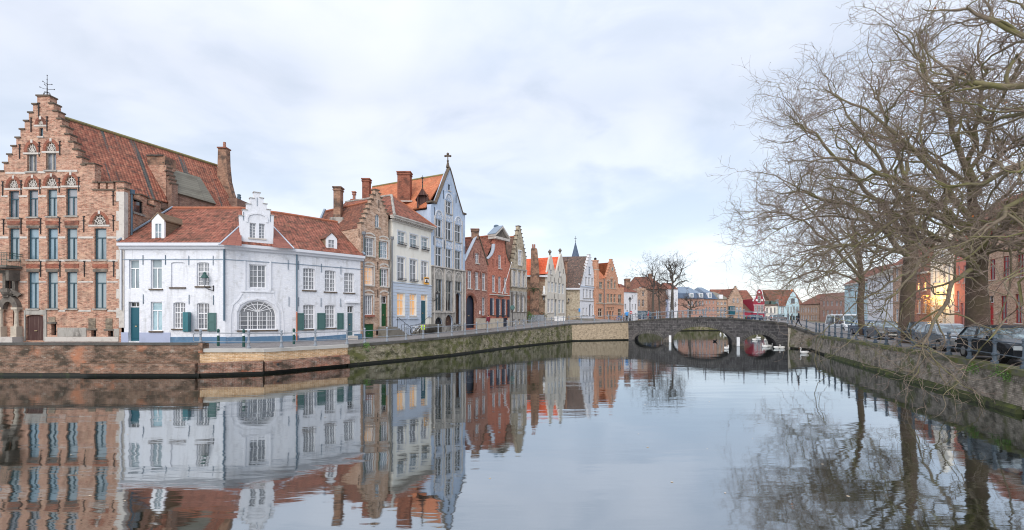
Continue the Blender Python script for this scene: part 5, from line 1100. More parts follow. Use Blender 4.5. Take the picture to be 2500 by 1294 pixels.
X,Y=on(1251,61); t=thing('traffic_mirror','round dark green backed traffic mirror on a pole before the buff stepped house','mirror',(on(1251,56.5)[0],56.5,1.9)); m=MB(); x,y=on(1251,56.5); z=CZ-(751-771)*56.5/FP; m.tube([(x,y-.06,z),(x,y-.02,z)],[.26,.30],14); m.build('disc','shutter_green',t); m=MB(); m.tube([(x,y+.02,1.6),(x,y+.02,z)],.04,6); m.build('pole','iron',t)
# --- side-on brick wall of the twin gable house
f9=Fac(1284,70,1336,70); f10=Fac(1336,70,1382.5,76.5)
h=House('twin_gable_house','pale house with two pointed gables, orange roof and big brick chimney on its side wall',f10,780,ZI,'pale_render',th=.28); P=f10.P
h.win(355,385,497,563,'Q','g_grey','wood_white'); h.win(478,508,525,590,'Q','g_grey','wood_white')
for q in ((330,358,660,805),(372,402,668,808),(418,452,675,812),(470,503,683,825),(517,548,692,830)): h.win(*q,'W2','g_curtain','wood_white',sill=None)
for i,q in enumerate(((320,355,898,1085),(368,402,900,1085),(470,503,910,1095),(518,550,915,1095))): h.win(*q,'N',('g_net','g_net','g_curtain','g_curtain')[i],'wood_white',sill='white_stone')
h.door(415,450,905,1165,'door_grey',.8); h.anchors([(343,460),(393,470),(465,480),(535,520),(363,630),(412,640),(467,650),(515,650),(415,860),(462,865)],.4)
out_=[h.c(*p) for p in ((308,545),(345,350),(363,295),(370,295),(388,350),(428,560),(450,490),(490,320),(503,275),(510,275),(522,310),(572,592))]
h.finish(out_,9,zs=(8.6,8.6))
k=MB()
for i in (2,8): u=(out_[i][0]+out_[i+1][0])/2; q=P(u,out_[i][1],-.2); k.lathe(q,[(.15,0),(.1,.2),(.28,.45),(.28,.6),(.15,.75),(.03,.9)],8)
k.build('finial','dark_stone',h.t)
m=MB(); f9.prism(m,[(0,1),(f9.len,1),(f9.len,h.f.uz(1336,669)[1]),(0,h.f.uz(1336,669)[1])],-.4,0); m.build('side_wall','brick_stain',h.t)
def hx(f,pts,off,mat,name,parent,dep=.1): m=MB(); f.prism(m,[f.uz(*p) for p in pts],off-dep,off); return m.build(name,mat,parent)
m=MB(); e=[wp(1284,672,69.6),wp(1337,668,69.6),wp(1372,618,76),wp(1284,633,74)]; zr=e[3][2]; m.poly([e[0],e[1],(wp(1343,0,73.5)[0],73.5,zr),(wp(1284,0,73.5)[0],73.5,zr)]); m.poly([(wp(1284,0,73.5)[0],73.5,zr),(wp(1343,0,73.5)[0],73.5,zr),(wp(1343,0,77.5)[0],77.5,e[0][2]),(wp(1284,0,77.5)[0],77.5,e[0][2])]); m.build('roof','roof_bright',h.t)
u1=out_[2][0]
for (ru,rz,lu,ru2) in ((u1,out_[2][1]-.5,0,out_[5][0]),(out_[8][0],out_[8][1]-.5,out_[5][0],f10.len)):
    m=MB(); zz1=out_[5][1]
    m.poly([P(lu,zz1,-.3),P(ru,rz,-.3),P(ru,rz,-9),P(lu,zz1,-9)]); m.poly([P(ru2,zz1,-.3),P(ru,rz,-.3),P(ru,rz,-9),P(ru2,zz1,-9)]); m.build('roof','roof_bright',h.t)
m=MB(); a=wp(1284,672,69.5); b_=wp(1337,668,69.5); m.box(a[0],b_[0],69.45,69.7,a[2]-.25,a[2]); m.build('gutter','gutter_white',h.t)
fx=Fac(1280,69.2,1340,69.2); m=MB(); fx.prism(m,[fx.uz(*p) for p in ((1294,790),(1316,790),(1316,700),(1317,668),(1315,640),(1312,610),(1310,606),(1297,606),(1297,640),(1295,680))],-1.6,0); o=m.build('chimney','chimney_old',h.t)
for q in (1301,1305.5): m=MB(); a=fx.uz(q,606); m.lathe(fx.P(a[0],a[1],-.6),[(.14,0),(.12,.7)],6); m.build('chimney_pot','brick_red',o)
x,y,z=wp(1302.5,707,69.0); t=thing('star_decoration','star shaped greenery decoration hanging on the brick chimney wall','decoration',(x,y,z)); m=MB()
for a in range(10): an=a*.628+.3; r_=.75 if a%2 else .4; m.tube([(x,y,z),(x+r_*math.cos(an),y,z+r_*math.sin(an))],.03,4)
for s_ in (-1,1): m.tube([(x,y,z+.1),(x+s_*.7,y,z+.2),(x+s_*1.1,y,z-.45)],[.05,.05,.02],5)
m.build('garland','leaf_dark',t)
t=thing('wall_shrine','small white saint statue in a niche near the corner of the chimney wall','statue',wp(1328,718,69.8)); x,y,z=wp(1328,718,69.75); m=MB(); m.lathe((x,y,z),[(.2,0),(.22,.3),(.14,.9),(.16,1.0),(.12,1.2),(.03,1.3)],8); m.build('figure','white_mark',t); m=MB(); m.box(x-.35,x+.35,y-.2,y+.25,z-.2,z); m.build('bracket','white_stone',t)
lantern('wall_lantern','dark lantern on the corner of the chimney wall below the shrine',f9,1327,722,733,1331,'iron')
x,y,z=wp(1309,778,68.5); t=thing('utility_box','grey metal utility cabinet in front of the chimney wall','utility box',(x,y,2.6)); m=MB(); m.box(x-1.25,x+1.25,y,y+.5,2.4,CZ-(768.5-771)*68.5/FP); m.build('cabinet','railing',t); m=MB(); m.box(x-.01,x+.01,y-.01,y,2.5,3.4); m.box(x+.6,x+.62,y-.01,y,2.5,3.4); m.build('door_seam','iron',t)
tuft(wp(1291,775,66),.9,110,'green climbing plant beside the utility cabinet','leaf_green',name='shrub')
tuft(wp(1326,772,69.3),.7,60,'dark low shrub at the corner of the pale twin gable house','leaf_dark',name='shrub')
# --- white stepped house with dark roof
f11=Fac(1382.5,77.2,1415.5,77.2); f12=Fac(1415.5,77.2,1455.5,83); h=House('white_stepped_house','white stepped gable house with steep mottled dark roof and rubble side wall',f12,780,ZI,'white_render'); P=f12.P
ol=h.steps_px((780,690),10,(900,290),10,(985,650),9,'white_stone',.05)
h.win(883,913,455,560,'W2','g_grey','paleblue_render'); 
for q in ((835,865,595,710),(878,908,600,715),(922,950,610,720),(805,835,760,885),(848,880,765,888),(893,925,773,890),(938,968,778,890)): h.win(*q,'W2','g_grey','wood_white',sill='grey_stone')
for q in ((800,825,1020,1120),(845,868,1020,1120),(932,952,990,1120)): h.win(*q,'N','g_net','wood_white')
h.door(893,918,965,1142,'door_navy',.9,panels=False,rise=.3); band(h,765,985,728,740,'paleblue_render',.12); band(h,765,985,925,932,'grey_stone',.08)
ol[0]=(0,ol[0][1]); h.finish(ol,9,zs=(8.6,8.6))
m=MB(); f11.prism(m,[(0,1),(f11.len,1),(f11.len,CZ-(702-771)*77/FP),(0,CZ-(702-771)*77/FP)],-.4,0); m.build('side_wall','rubble',h.t)
a=wp(1381,703,76.9); b_=wp(1416,702,76.9); zr=CZ-(624-771)*80/FP; c=P(h.c(900,0)[0],zr,-.4); d_=(wp(1374,0,80.5)[0],81.5,zr); m=MB(); m.poly([a,b_,c,d_]); e_=P(f12.len,8.6,-.4); m.poly([c,e_,(e_[0]-6,e_[1]+6,8.6),d_]); m.build('roof','roof_mixed',h.t)
m=MB(); m.box(a[0],b_[0],76.75,77.15,a[2]-.28,a[2]); m.build('gutter','gutter_white',h.t)
cpx(h.t,1380,1385,637,705,77,'chimney_old',dep=1.2)
lantern('wall_lantern','small black lantern on the rubble side wall',f11,1388,728,737,1384,'iron'); x,y,z=wp(1414.5,757,76.9); t=thing('street_sign','small blue sign on the corner of the white stepped house','sign',(x,y,z)); plain('sign_blue',(.03,.25,.62),.4); m=MB(); m.box(x-.14,x+.14,y-.06,y,z-.28,z+.28); m.build('board','sign_blue',t)
x,y,z=wp(1437,778,74); t=thing('stone_steps','low dark stone steps before the navy door of the white stepped house','steps',(x,y,2.6)); m=MB()
for i in range(3): m.box(x-2.6+i*.5,x+2.4-i*.5,y+i*.4,y+3.5,2.3,2.62+.17*i)
m.build('steps','step_stone',t)
# --- orange brick house
f13=Fac(1455.5,82,1523.5,90.5); h=House('orange_house','orange brick stepped gable house with cross windows and tall chimney beyond the bridge approach',f13,786,ZI,'brick_orange'); P=f13.P
st=h.steps_px((1118,605),7,(1203,352),10,(1295,640),8,'brick_orange',.05)
for q in ((1025,1075,665,750),(1140,1170,660,750),(1185,1220,625,752),(1232,1262,672,758),(1022,1072,825,945),(1135,1170,828,945),(1183,1215,832,950),(1228,1260,835,950),(1290,1337,838,955),(1015,1070,1030,1140),(1287,1335,1035,1160)): h.win(*q,'X','g_dark','pale_stone',sill='pale_stone')
for a in (1132,1152,1172,1194,1216): h.win(a+1,a+18,1010,1058,'O','g_dark','pale_stone',sill=None)
h.win(1132,1160,1066,1140,'O','g_grey','pale_stone'); h.win(1207,1232,1066,1140,'O','g_grey','pale_stone'); h.door(1170,1195,1066,1200,'door_brown',1,panels=False)
band(h,985,1365,962,970,'pale_stone',.12)
h.V=ZI; k=h.tb('pale_stone')
for x0,x1,y0 in ((1138,1172,655),(1183,1222,620),(1230,1264,667)): u0,u1,z0,z1=h.r(x0,x1,y0-22,y0-3); k.mark('blind_arch'); A=arc(u0,u1,z0,z1-z0,8); B=arc(u0+.15,u1-.15,z0,z1-z0-.15,8); [f13.prism(k,[A[i],A[i+1],B[i+1],B[i]],-.02,.05) for i in range(8)]
u,z=h.c(1208,488); m=MB(); m.tube([P(u,z,-.02),P(u,z,.05)],.3,12); m.build('round_window','g_dark',h.t); m=MB(); c_r=[P(u+.36*math.cos(a),z+.36*math.sin(a),.03) for a in np.linspace(0,6.283,13)]; m.tube(c_r,.06,5); m.build('round_frame','pale_stone',h.t)
out_=[h.c(985,625),h.c(1100,618)]+st[1:-1]+[h.c(1295,745)]
x=1298
while x<1360: out_+=[h.c(x,742),h.c(x+7,742),h.c(x+7,768),h.c(x+13,768)]; x+=14
out_.append(h.c(1368,745)); h.finish(out_,8,zs=(9.8,7.6))
m=MB(); a=h.c(985,622); b_=h.c(1120,618); zr=h.c(1190,395)[1]; m.poly([P(a[0],a[1],.1),P(b_[0],b_[1],.1),P(h.c(1195,0)[0],zr,-4),P(-1.5,zr,-4)]); m.poly([P(h.c(1195,0)[0],zr,-.3),P(h.c(1195,0)[0],zr,-8),P(f13.len,7.8,-8),P(f13.len,7.8,-.3)]); m.build('roof','roof_dark' if 0 else 'roof_orange',h.t)
u0,u1,z0,z1=h.r(984,1020,350,620); k=MB(); f13.box(k,u0,u1,z0-1.5,z1-2.0,-.9,.12); f13.box(k,u0+.12,u1-.08,z1-2.0,z1-.4,-.8,.04); f13.box(k,u0+.05,u1,z1-.4,z1-.22,-.9,.12); k.build('chimney','brick_orange',h.t); k=MB(); f13.box(k,u0,u1+.04,z1-2.05,z1-1.9,-.95,.16); k.build('chimney_band','pale_stone',h.t); k=MB(); um=(u0+u1)/2; k.lathe(f13.P(um,z1-.22,-.4),[(.25,0),(.2,.3),(.28,.35),(.1,.5)],8); k.build('chimney_pot','iron',h.t)
m=MB(); u=h.c(1092,0)[0]; m.tube([P(u,2.3,.1),P(u,h.c(1092,620)[1],.1)],.07,6); m.build('downpipe','pipe_grey',h.t)
# church spire
x,y=on(1405,142); t=thing('church_spire','blue slate church spire with cross rising behind the dark roof','church spire',(x,y,2)); m=MB(); zb=CZ-(640-771)*142/FP; zt=CZ-(591-771)*142/FP
m.tube([(x,y,zb),(x,y,zb+2),(x,y,zt)],[1.75,1.15,.06],8); m.build('spire','slate_blue',t); m=MB(); m.box(x-1.4,x+1.4,y-1.4,y+1.4,2,zb+.1); m.build('tower','brick_grey',t)
m=MB(); m.tube([(x,y,zt-.2),(x,y,zt+1.9)],.05,5); m.box(x-.4,x+.4,y-.04,y+.04,zt+1.1,zt+1.2); m.ball((x,y,zt+.3),.16,6); m.build('cross','iron',t)
# ---------------- houses beyond the bridge ----------------
def far(name,label,x0,D0,x1,D1,yb,view,wall,wins,out_,fr='wood_white',roof=None,arch=0,wk='W2',depth=8,cat='house',door=None,sill=None,gl=None):
    f=Fac(x0,D0,x1,D1); h=House(name,label,f,yb,view,wall,cat=cat); 
    for q in wins: h.win(*q,wk,gl or random.choice(['g_grey','g_dark','g_dark']),fr,sill=sill,rise=arch)
    if door: h.door(*door[0],door[1],.85,panels=False)
    h.finish([h.c(*p) for p in out_],depth,zs=None); 
    return h
def ridge_back(h,y_e,y_r,rmat,x0=None,x1=None,dep=3.5,over=.2):   # roof sloping back from the eaves, ridge parallel to the front
    f=h.f; u0=h.c(x0,0)[0] if x0 is not None else 0; u1=h.c(x1,0)[0] if x1 is not None else f.len
    xm=((x0 or 0)+(x1 or x0 or 0))/2 if x0 is not None else None
    ze=f.uz((h.px(x0,0)[0] if x0 is not None else 1250+FP*f.A[0]/f.A[1]),h.px(0,y_e)[1])[1]
    Dr=(f.A[1]+f.B[1])/2+dep*.8; zr=CZ-(h.px(0,y_r)[1]-HZ)*Dr/FP; P=f.P; m=MB()
    m.poly([P(u0,ze,over),P(u1,ze,over),P(u1,zr,-dep),P(u0,zr,-dep)]); m.poly([P(u0,zr,-dep),P(u1,zr,-dep),P(u1,ze,-2*dep),P(u0,ze,-2*dep)]); m.poly([P(u0,ze,0),P(u0,zr,-dep),P(u0,ze,-2*dep)]); m.poly([P(u1,ze,0),P(u1,zr,-dep),P(u1,ze,-2*dep)])
    return m.build('roof',rmat,h.t)
h=far('white_house','small plain white house left of the bare trees',1523,95,1556.5,97,781,ZJ,'white_render',[(305,330,728,790),(180,210,875,975),(305,330,880,980),(360,385,880,985),(170,210,1040,1100),(360,385,1040,1100)],[(165,665),(405,685)])
ridge_back(h,665,520,'roof_red',165,405,5); cpx(h.t,1528,1542,680,715,98,'chimney_old',dep=1.5)
h=far('brick_house','brown brick house with large hipped roof behind the bare trees',1556.5,110,1581,110,781,ZJ,'brick_buff',[(490,520,655,740),(420,450,800,920),(490,520,800,920),(420,520,1000,1060)],[(405,600),(580,600)])
h2=far('house','big brown roofed house half hidden by the left bare tree',1545,116,1625,116,780,FULL,'brick_brown',[(1560,1566,700,708)],[(1545,705),(1625,705)])
m=MB(); P=h2.f.P; L_=h2.f.len; ze=h2.c(1545,706)[1]; zr=CZ-(676-771)*121/FP; m.poly([P(-.4,ze,.3),P(L_+.4,ze,.3),P(L_*.72,zr,-5),P(L_*.22,zr,-5)]); m.poly([P(-.4,ze,.3),P(L_*.22,zr,-5),P(-.4,ze,-10)]); m.poly([P(L_+.4,ze,.3),P(L_*.72,zr,-5),P(L_+.4,ze,-10)]); m.build('roof','roof_dark',h2.t); cpx(h2.t,1585,1593,668,690,120,'chimney_old',dep=1.2)
h=far('cream_house','low cream shop front behind the bare trees',1581,118,1612,118,781,FULL,'cream_render',[(1585,1590,760,775),(1594,1600,760,775),(1603,1608,760,775),(1586,1590,738,750),(1596,1600,738,750),(1605,1609,738,750)],[(1581,725),(1612,725)]); ridge_back(h,725,698,'roof_brown',1581,1612,5)
h=far('house','pale lilac house between the two bare trees',1612,119,1632,119,781,FULL,'lavender_paint',[(1615,1619,760,774),(1624,1628,760,774),(1616,1620,738,750),(1624,1628,738,750)],[(1612,730),(1632,730)]); ridge_back(h,730,700,'roof_dark',1612,1632,5)
h=far('house','white house with green shop door right of the bare tree trunk',1632,120,1655,120,781,FULL,'white_render',[(1635,1640,738,750),(1647,1651,738,750),(1634,1639,762,778)],[(1632,706),(1655,706)],door=((1658-1.5-3,1659.5-3-.5,760,780),'door_green')); ridge_back(h,706,690,'roof_red',1632,1655,5)
def mansard(name,label,x0,D0,x1,D1,wall,ytop,ymid,yr,wins,dorm,arch=.4):
    h=far(name,label,x0,D0,x1,D1,781,ZJ,wall,wins,[(ZZ(x0),ytop),(ZZ(x1),ytop)],arch=arch)
    f=h.f; P=f.P; L_=f.len; z0=h.c(ZZ(x0),ytop)[1]; z1=h.c(ZZ(x0),ymid)[1]; IN=min(3,L_*.3); zr=h.c(ZZ(x0),yr)[1]+.5; m=MB()
    m.poly([P(-.3,z0,.3),P(L_+.3,z0,.3),P(L_-.6,z1,-.9),P(.6,z1,-.9)]); m.poly([P(-.3,z0,.3),P(.6,z1,-.9),P(.6,z1,-8),P(-.3,z0,-9)]); m.poly([P(L_+.3,z0,.3),P(L_-.6,z1,-.9),P(L_-.6,z1,-8),P(L_+.3,z0,-9)]); m.build('roof','slate_blue',h.t)
    m=MB(); m.poly([P(.6,z1,-.9),P(L_-.6,z1,-.9),P(L_-IN,zr,-4.5),P(IN,zr,-4.5)]); m.poly([P(.6,z1,-.9),P(IN,zr,-4.5),P(.6,z1,-8)]); m.poly([P(L_-.6,z1,-.9),P(L_-IN,zr,-4.5),P(L_-.6,z1,-8)]); m.poly([P(.6,z1,-8),P(L_-.6,z1,-8),P(L_-IN,zr,-4.5),P(IN,zr,-4.5)]); m.build('upper_roof','lead_roof',h.t)
    for x in dorm:
        u=h.c(x,0)[0]; k=MB(); f.box(k,u-.55,u+.55,z0+.3,z1-.1,-1.2,.15); o=k.build('dormer','wood_white',h.t); k=MB(); f.box(k,u-.35,u+.35,z0+.45,z1-.3,.151,.17); k.build('pane','g_curtain',o)
    return h
ZZ=lambda px:(px-1500)*7.188
ws=[]
for x in (1290,1350,1420,1485,1535): ws+=[(x,x+32,820,910),(x,x+32,960,1055)]
h=mansard('brick_mansard_house','orange brick building with blue mansard roof right of the bare trees',1655,122,1721,123,'brick_pink',780,680,590,ws+[(1290,1330,1080,1130),(1480,1560,1075,1130),(1180,1220,1000,1130)],(1350,1520))
ws=[(x,x+26,y0,y1) for x in (1605,1660,1725) for y0,y1 in ((820,875),(935,1020),(1085,1135))]
h=mansard('brick_mansard_house','narrower orange brick building with blue mansard roof and one white dormer',1721,123,1749,124,'brick_pink',790,672,600,ws,(1670,),0)
m=MB(); h.V=ZK
h=far('grey_house','grey beige three storey house with flat grey mansard roof beyond the bridge',1749,125,1780,125,781,ZK,'brick_buff',[(x,x+26,y0,y1) for x in (55,105,152) for y0,y1 in ((527,560),(592,662),(700,748))]+[(0,20,595,660)],[(48,490),(210,495)],sill='white_stone')
f=h.f; P=f.P; z0=h.c(60,490)[1]; z1=h.c(60,425)[1]; m=MB(); m.poly([P(-.2,z0,.2),P(f.len+.2,z0,.2),P(f.len-.8,z1,-2.5),P(0,z1,-2.5)]); m.poly([P(f.len+.2,z0,.2),P(f.len-.8,z1,-2.5),P(f.len+.2,z0,-7)]); m.poly([P(0,z1,-2.5),P(f.len-.8,z1,-2.5),P(f.len-2,z1+1,-5),P(0,z1+1,-5)]); m.build('roof','roof_grey',h.t); u=h.c(115,0)[0]; k=MB(); f.box(k,u-.5,u+.5,z0+.2,z0+1.3,-1.4,-.2); k.build('dormer','wood_white',h.t)
f=Fac(1776,124.5,1813.5,125); h=House('buff_stepped_house','buff brick stepped gable house with blue bay window beyond the bridge',f,781,ZK,'brick_buff')
st=h.steps_px((200,480),7,(305,315),8,(398,480),7)
for q in ((262,288,470,530),(317,342,470,530)): h.win(*q,'N','g_grey','wood_white',rise=.5)
for q in ((303,335,590,658),(355,382,590,658),(325,345,715,765),(355,372,715,765)): h.win(*q,'N','g_curtain','wood_white')
h.win(205,275,715,765,'W4','g_dark','door_teal')
h.finish(st,8,zs=(8,8)); h.gable_roof((305,350),(200,490),(398,490),'roof_dark',length=7); k=MB(); u0,u1,z0,z1=h.r(205,272,580,690); f.box(k,u0,u1,z0,z1,0,.8); o=k.build('bay_window','door_teal',h.t); k=MB()
for i in range(4): f.box(k,u0+.1+(u1-u0)*i/4,u0-.08+(u1-u0)*(i+1)/4,z0+1.2,z1-.25,.801,.82)
k.build('pane','g_net',o)
h=far('house','red roofed house left behind the buff stepped gable',1752,133,1800,133,781,FULL,'brick_brown',[(1760,1764,735,745)],[(1752,735),(1800,735)]); ridge_back(h,735,706,'roof_red',1752,1800,5)
h=far('house','large red roofed house between the buff stepped and magenta gables',1800,131,1845,131,781,FULL,'brick_brown',[(1830,1835,735,745)],[(1800,739),(1845,739)]); ridge_back(h,739,708,'roof_red',1800,1845,5)
h=far('magenta_annex','low magenta house with dark roof and green arched door',1813.5,125,1839.5,125,783,ZK,'magenta',[(490,515,705,775)],[(395,655),(535,655)],door=((400,445,705,780),'door_green')); ridge_back(h,655,545,'roof_brown',395,535,4)
f=Fac(1839.5,124,1866,124); h=House('magenta_house','magenta house with white trimmed curved gable beyond the bridge',f,783,ZK,'magenta')
for q in ((552,580,570,660),(597,625,570,660),(637,665,570,660),(552,580,700,770),(590,615,700,770),(628,655,700,770)): h.win(*q,'W2','g_grey','wood_white',surround='white_stone')
h.win(597,625,450,530,'N','g_dark','wood_white',surround='white_stone')
out_=[h.c(*p) for p in ((535,515),(548,490),(562,470),(572,435),(578,395),(590,370),(612,358),(636,370),(648,395),(655,435),(662,470),(672,490),(682,515))]
for i in range(12): (a,za),(b_,zb)=out_[i],out_[i+1]; s_=-1 if i<6 else 1; h.f.prism(h.tb('white_mark') if i else h.tb('white_mark').mark('gable_coping'),[(a,za),(b_,zb),(b_+s_*.14,zb+.14),(a+s_*.14,za+.14)],-.3,.08)
for x in (578,648): u,z=h.c(x,500); m=MB(); m.tube([f.P(u,z,.02),f.P(u,z,.07)],.30,10); m.build('roundel','white_mark',h.t)
band(h,535,680,655,668,'white_mark',.1); band(h,535,680,560,567,'white_mark',.1); u,z=h.c(612,395); m=MB(); m.tube([f.P(u,z,.02),f.P(u,z,.07)],.26,10); m.build('roundel','white_mark',h.t)
h.finish(out_,8,zs=(8,8))
h=far('cream_house','low cream house with small attic windows right of the magenta gable',1866,125,1901.5,125,784,ZK,'cream_render',[(705,728,598,675),(757,780,598,675),(807,830,598,675),(700,725,705,770),(755,778,705,770),(805,830,705,770)],[(680,572),(870,578)]); ridge_back(h,572,500,'roof_brown',680,870,3)
for x in (735,800): u=h.c(x,0)[0]; k=MB(); z=h.c(x,545)[1]; h.f.box(k,u-.9,u+.9,z-.6,z+.7,-1.8,-.5); k.build('dormer','shutter_green',h.t)
h=far('house','large red roofed house behind the light blue gable',1885,134,1962,134,781,FULL,'brick_brown',[(1890,1894,735,745)],[(1885,745),(1962,745)]); ridge_back(h,745,707,'roof_dark',1885,1962,5)
f=Fac(1901.5,124,1952,122); h=House('light_blue_house','light blue gabled house with green shop front beyond the bridge',f,786,ZK,'aqua')
for q in ((897,940,585,670),(985,1005,585,665),(1022,1045,585,665),(1060,1082,585,665),(1100,1122,585,665)): h.win(*q,'W2','g_curtain','wood_white')
for q in ((892,940,700,790),(1017,1042,705,790),(1057,1080,705,790),(1092,1118,705,790)): h.win(*q,'W2','g_dark','copper_green')
h.win(1030,1080,478,540,'N','g_grey','dark_stone'); h.door(975,1003,690,790,'door_navy',1,panels=False)
band(h,885,945,690,700,'copper_green',.12)
h.finish([h.c(*p) for p in ((868,580),(955,580),(975,535),(1000,475),(1030,420),(1055,392),(1065,392),(1090,430),(1115,485),(1130,530),(1140,560))],8,zs=(8,8))
k=MB(); m=MB(); P=f.P; u0=0; u1=h.c(960,0)[0]; z=h.c(900,580)[1]; m.poly([P(u0,z,.2),P(u1,z,.2),P(u1+2,z+3.4,-3.5),P(u0,z+3.4,-3.5)]); m.build('roof','roof_red',h.t); h.gable_roof((1060,410),(955,585),(1140,565),'roof_dark',length=7)
h=far('brick_house','red brown brick terrace seen through the twigs right of the light blue gable',1952,121,2002,112,788,ZK,'brick_buff',[(x,x+18,y0,y1) for x in (1155,1185,1215,1250,1290,1320,1350) for y0,y1 in ((600,660),(700,760))],[(1140,560),(1400,560)]); ridge_back(h,560,420,'roof_dark',1140,1400,5)
far('brick_house','dark brown brick house hidden behind the twigs at the bend of the street',2002,112,2062,84,792,FULL,'brick_pink',[(x,x+5,y0,y1) for x in (2008,2018,2028,2040,2050) for y0,y1 in ((735,747),(757,772))],[(2002,725),(2062,713)])
# ---------------- right street houses ----------------
A0=np.array([49.0,46.0]); dR=np.array([.31,1.0])
def Dr(px): r=np.array([(px-1250)/FP,1.0]); n=np.array([-dR[1],dR[0]]); return float((n@A0)/(n@r))
def rh(name,label,x0,x1,yb,wall,wins,ytop,fr,roof=None,gab=None,door=None,kind='W2',gl=None,ht=None):
    f=Fac(x0,Dr(x0),x1,Dr(x1)); f.n=np.array([-1,.31])/math.hypot(1,.31)
    h=House(name,label,f,yb,FULL,wall); h.z0=1.5
    for q in wins: h.win(*q[:4],kind,(q[4] if len(q)>4 else gl),fr,sill='white_stone')
    if door: h.door(*door[0],door[1],.82)
    z=ht or h.c(x0,ytop)[1]
    h.finish([h.c(*p) for p in gab] if gab else [(0,z),(f.len,z)],10,zs=(z,z) if gab else None)
    if roof:
        P=f.P; zr=z+roof[1]; m=MB(); m.poly([P(0,z,.3),P(f.len,z,.3),P(f.len,zr,-4.5),P(0,zr,-4.5)]); m.poly([P(0,zr,-4.5),P(f.len,zr,-4.5),P(f.len,z,-9),P(0,z,-9)]); m.poly([P(0,z,0),P(0,zr,-4.5),P(0,z,-9)]); m.poly([P(f.len,z,0),P(f.len,zr,-4.5),P(f.len,z,-9)]); m.build('roof',roof[0],h.t)
        m=MB(); f.box(m,-.02,f.len+.02,z-.25,z,0,.35); m.build('cornice','white_stone',h.t)
    return h
rh('brick_house','long pinkish brick house with dark red window frames behind the nearest parked car',2408,2560,815,'brick_buff',[(2416,2430,633,683,'g_net'),(2448,2464,625,679,'g_net'),(2483,2499,620,675,'g_net'),(2443,2459,722,788,'g_net'),(2478,2495,718,789,'g_net'),(2520,2540,612,672),(2520,2540,715,790),(2417,2430,563,600),(2449,2464,556,596),(2484,2499,545,590)],545,'frame_red',('roof_dark',3.5),None,((2412.5,2425.5,722,815),'door_red'),ht=12.6)
rh('yellow_lit_house','narrow yellow lit house front beside the thick tree trunk',2378,2408,812,'yellow_lit_wall',[(2384,2391,690,730),(2396,2402,690,730),(2385,2391,740,790)],600,'wood_white',('roof_red',3),ht=9.8)
rh('pink_house','tall pink red gabled house with white framed windows left of the thick trunk',2330,2378,809,'pink_red',[(2338,2343,600,630),(2352,2358,595,628),(2338,2343,650,690),(2352,2358,648,690),(2366,2371,646,690),(2336,2342,710,760),(2366,2371,710,760)],580,'wood_white',('roof_red',4),None,((2345,2352,740,808),'door_grey'),ht=12.5)
rh('cream_gable_house','cream gabled house glowing warm from its wall lamp',2272,2330,806,'cream_render',[(2279,2286,650,690),(2290,2296,648,690),(2302,2308,646,690),(2314,2320,644,690),(2279,2286,700,745),(2290,2295,700,745,'g_glow'),(2314,2320,700,745),(2295,2303,600,630)],630,'wood_white',None,[(2272,640),(2280,615),(2290,560),(2300,530),(2310,545),(2320,590),(2330,610)],((2302,2309,730,806),'door_grey'))
h=rh('brown_brick_house','dark red brown brick house with orange lit window between two trunks',2233,2272,803,'brick_red',[(2238,2246,690,709,'g_glow'),(2254,2262,689,709,'g_glow'),(2240,2247,730,765),(2255,2262,730,765)],640,'wood_white',('roof_dark',4),ht=9.0)
rh('pink_brick_house','tall pale pink brick house behind the middle tree trunk',2180,2233,800,'brick_buff',[(x,x+7,y0,y1) for x in (2186,2200,2215) for y0,y1 in ((655,685),(705,735),(755,785))],640,'wood_white',('roof_red',4),ht=10.5)
rh('white_house','bright white house behind the leaning thin tree',2118,2180,797,'white_render',[(x,x+6,y0,y1) for x in (2126,2142,2158,2170) for y0,y1 in ((690,715),(732,755))],660,'wood_white',('roof_grey',2),None,((2148,2153,770,796),'door_grey'),ht=9.5)
rh('pale_blue_house','pale blue white house at the far end of the right hand row',2062,2118,795,'aqua',[(x,x+5,y0,y1) for x in (2070,2084,2098,2108) for y0,y1 in ((705,725),(740,760))],680,'wood_white',('roof_dark',3),ht=9.0)
# lit wall lamp on the cream gable house
f=Fac(2272,Dr(2272),2330,Dr(2330)); f.n=np.array([-1,.31])/math.hypot(1,.31); u,z=f.uz(2305,720); x,y,z=f.P(u,z,.6)
t=thing('lit_wall_lamp','glowing yellow wall lamp on the cream gabled house','lamp',(x,y,z)); m=MB(); m.ball((x,y,z),.2,8); m.build('lamp_glass','g_glow',t); m=MB(); m.tube([(x,y,z+.25),f.P(u,z+.3,0)],.03,5); m.lathe((x,y,z+.2),[(.22,0),(.05,.2)],8); m.build('bracket','iron',t)
pl=bpy.data.lights.new('lamp_light','POINT'); pl.energy=380; pl.color=(1,.58,.16); pl.shadow_soft_size=.2; po=bpy.data.objects.new('lamp_light',pl); COL.objects.link(po); po.location=f.P(u,z,1.3)
u,z=f.uz(2250,697); g_=Fac(2233,Dr(2233),2272,Dr(2272)); g_.n=f.n
tuft(tuple(f.P(f.U(2305),2.6,1.2)),1.9,420,'round bush with orange brown leaves under the glowing wall lamp','leaf_dry',name='bush',up=.9)
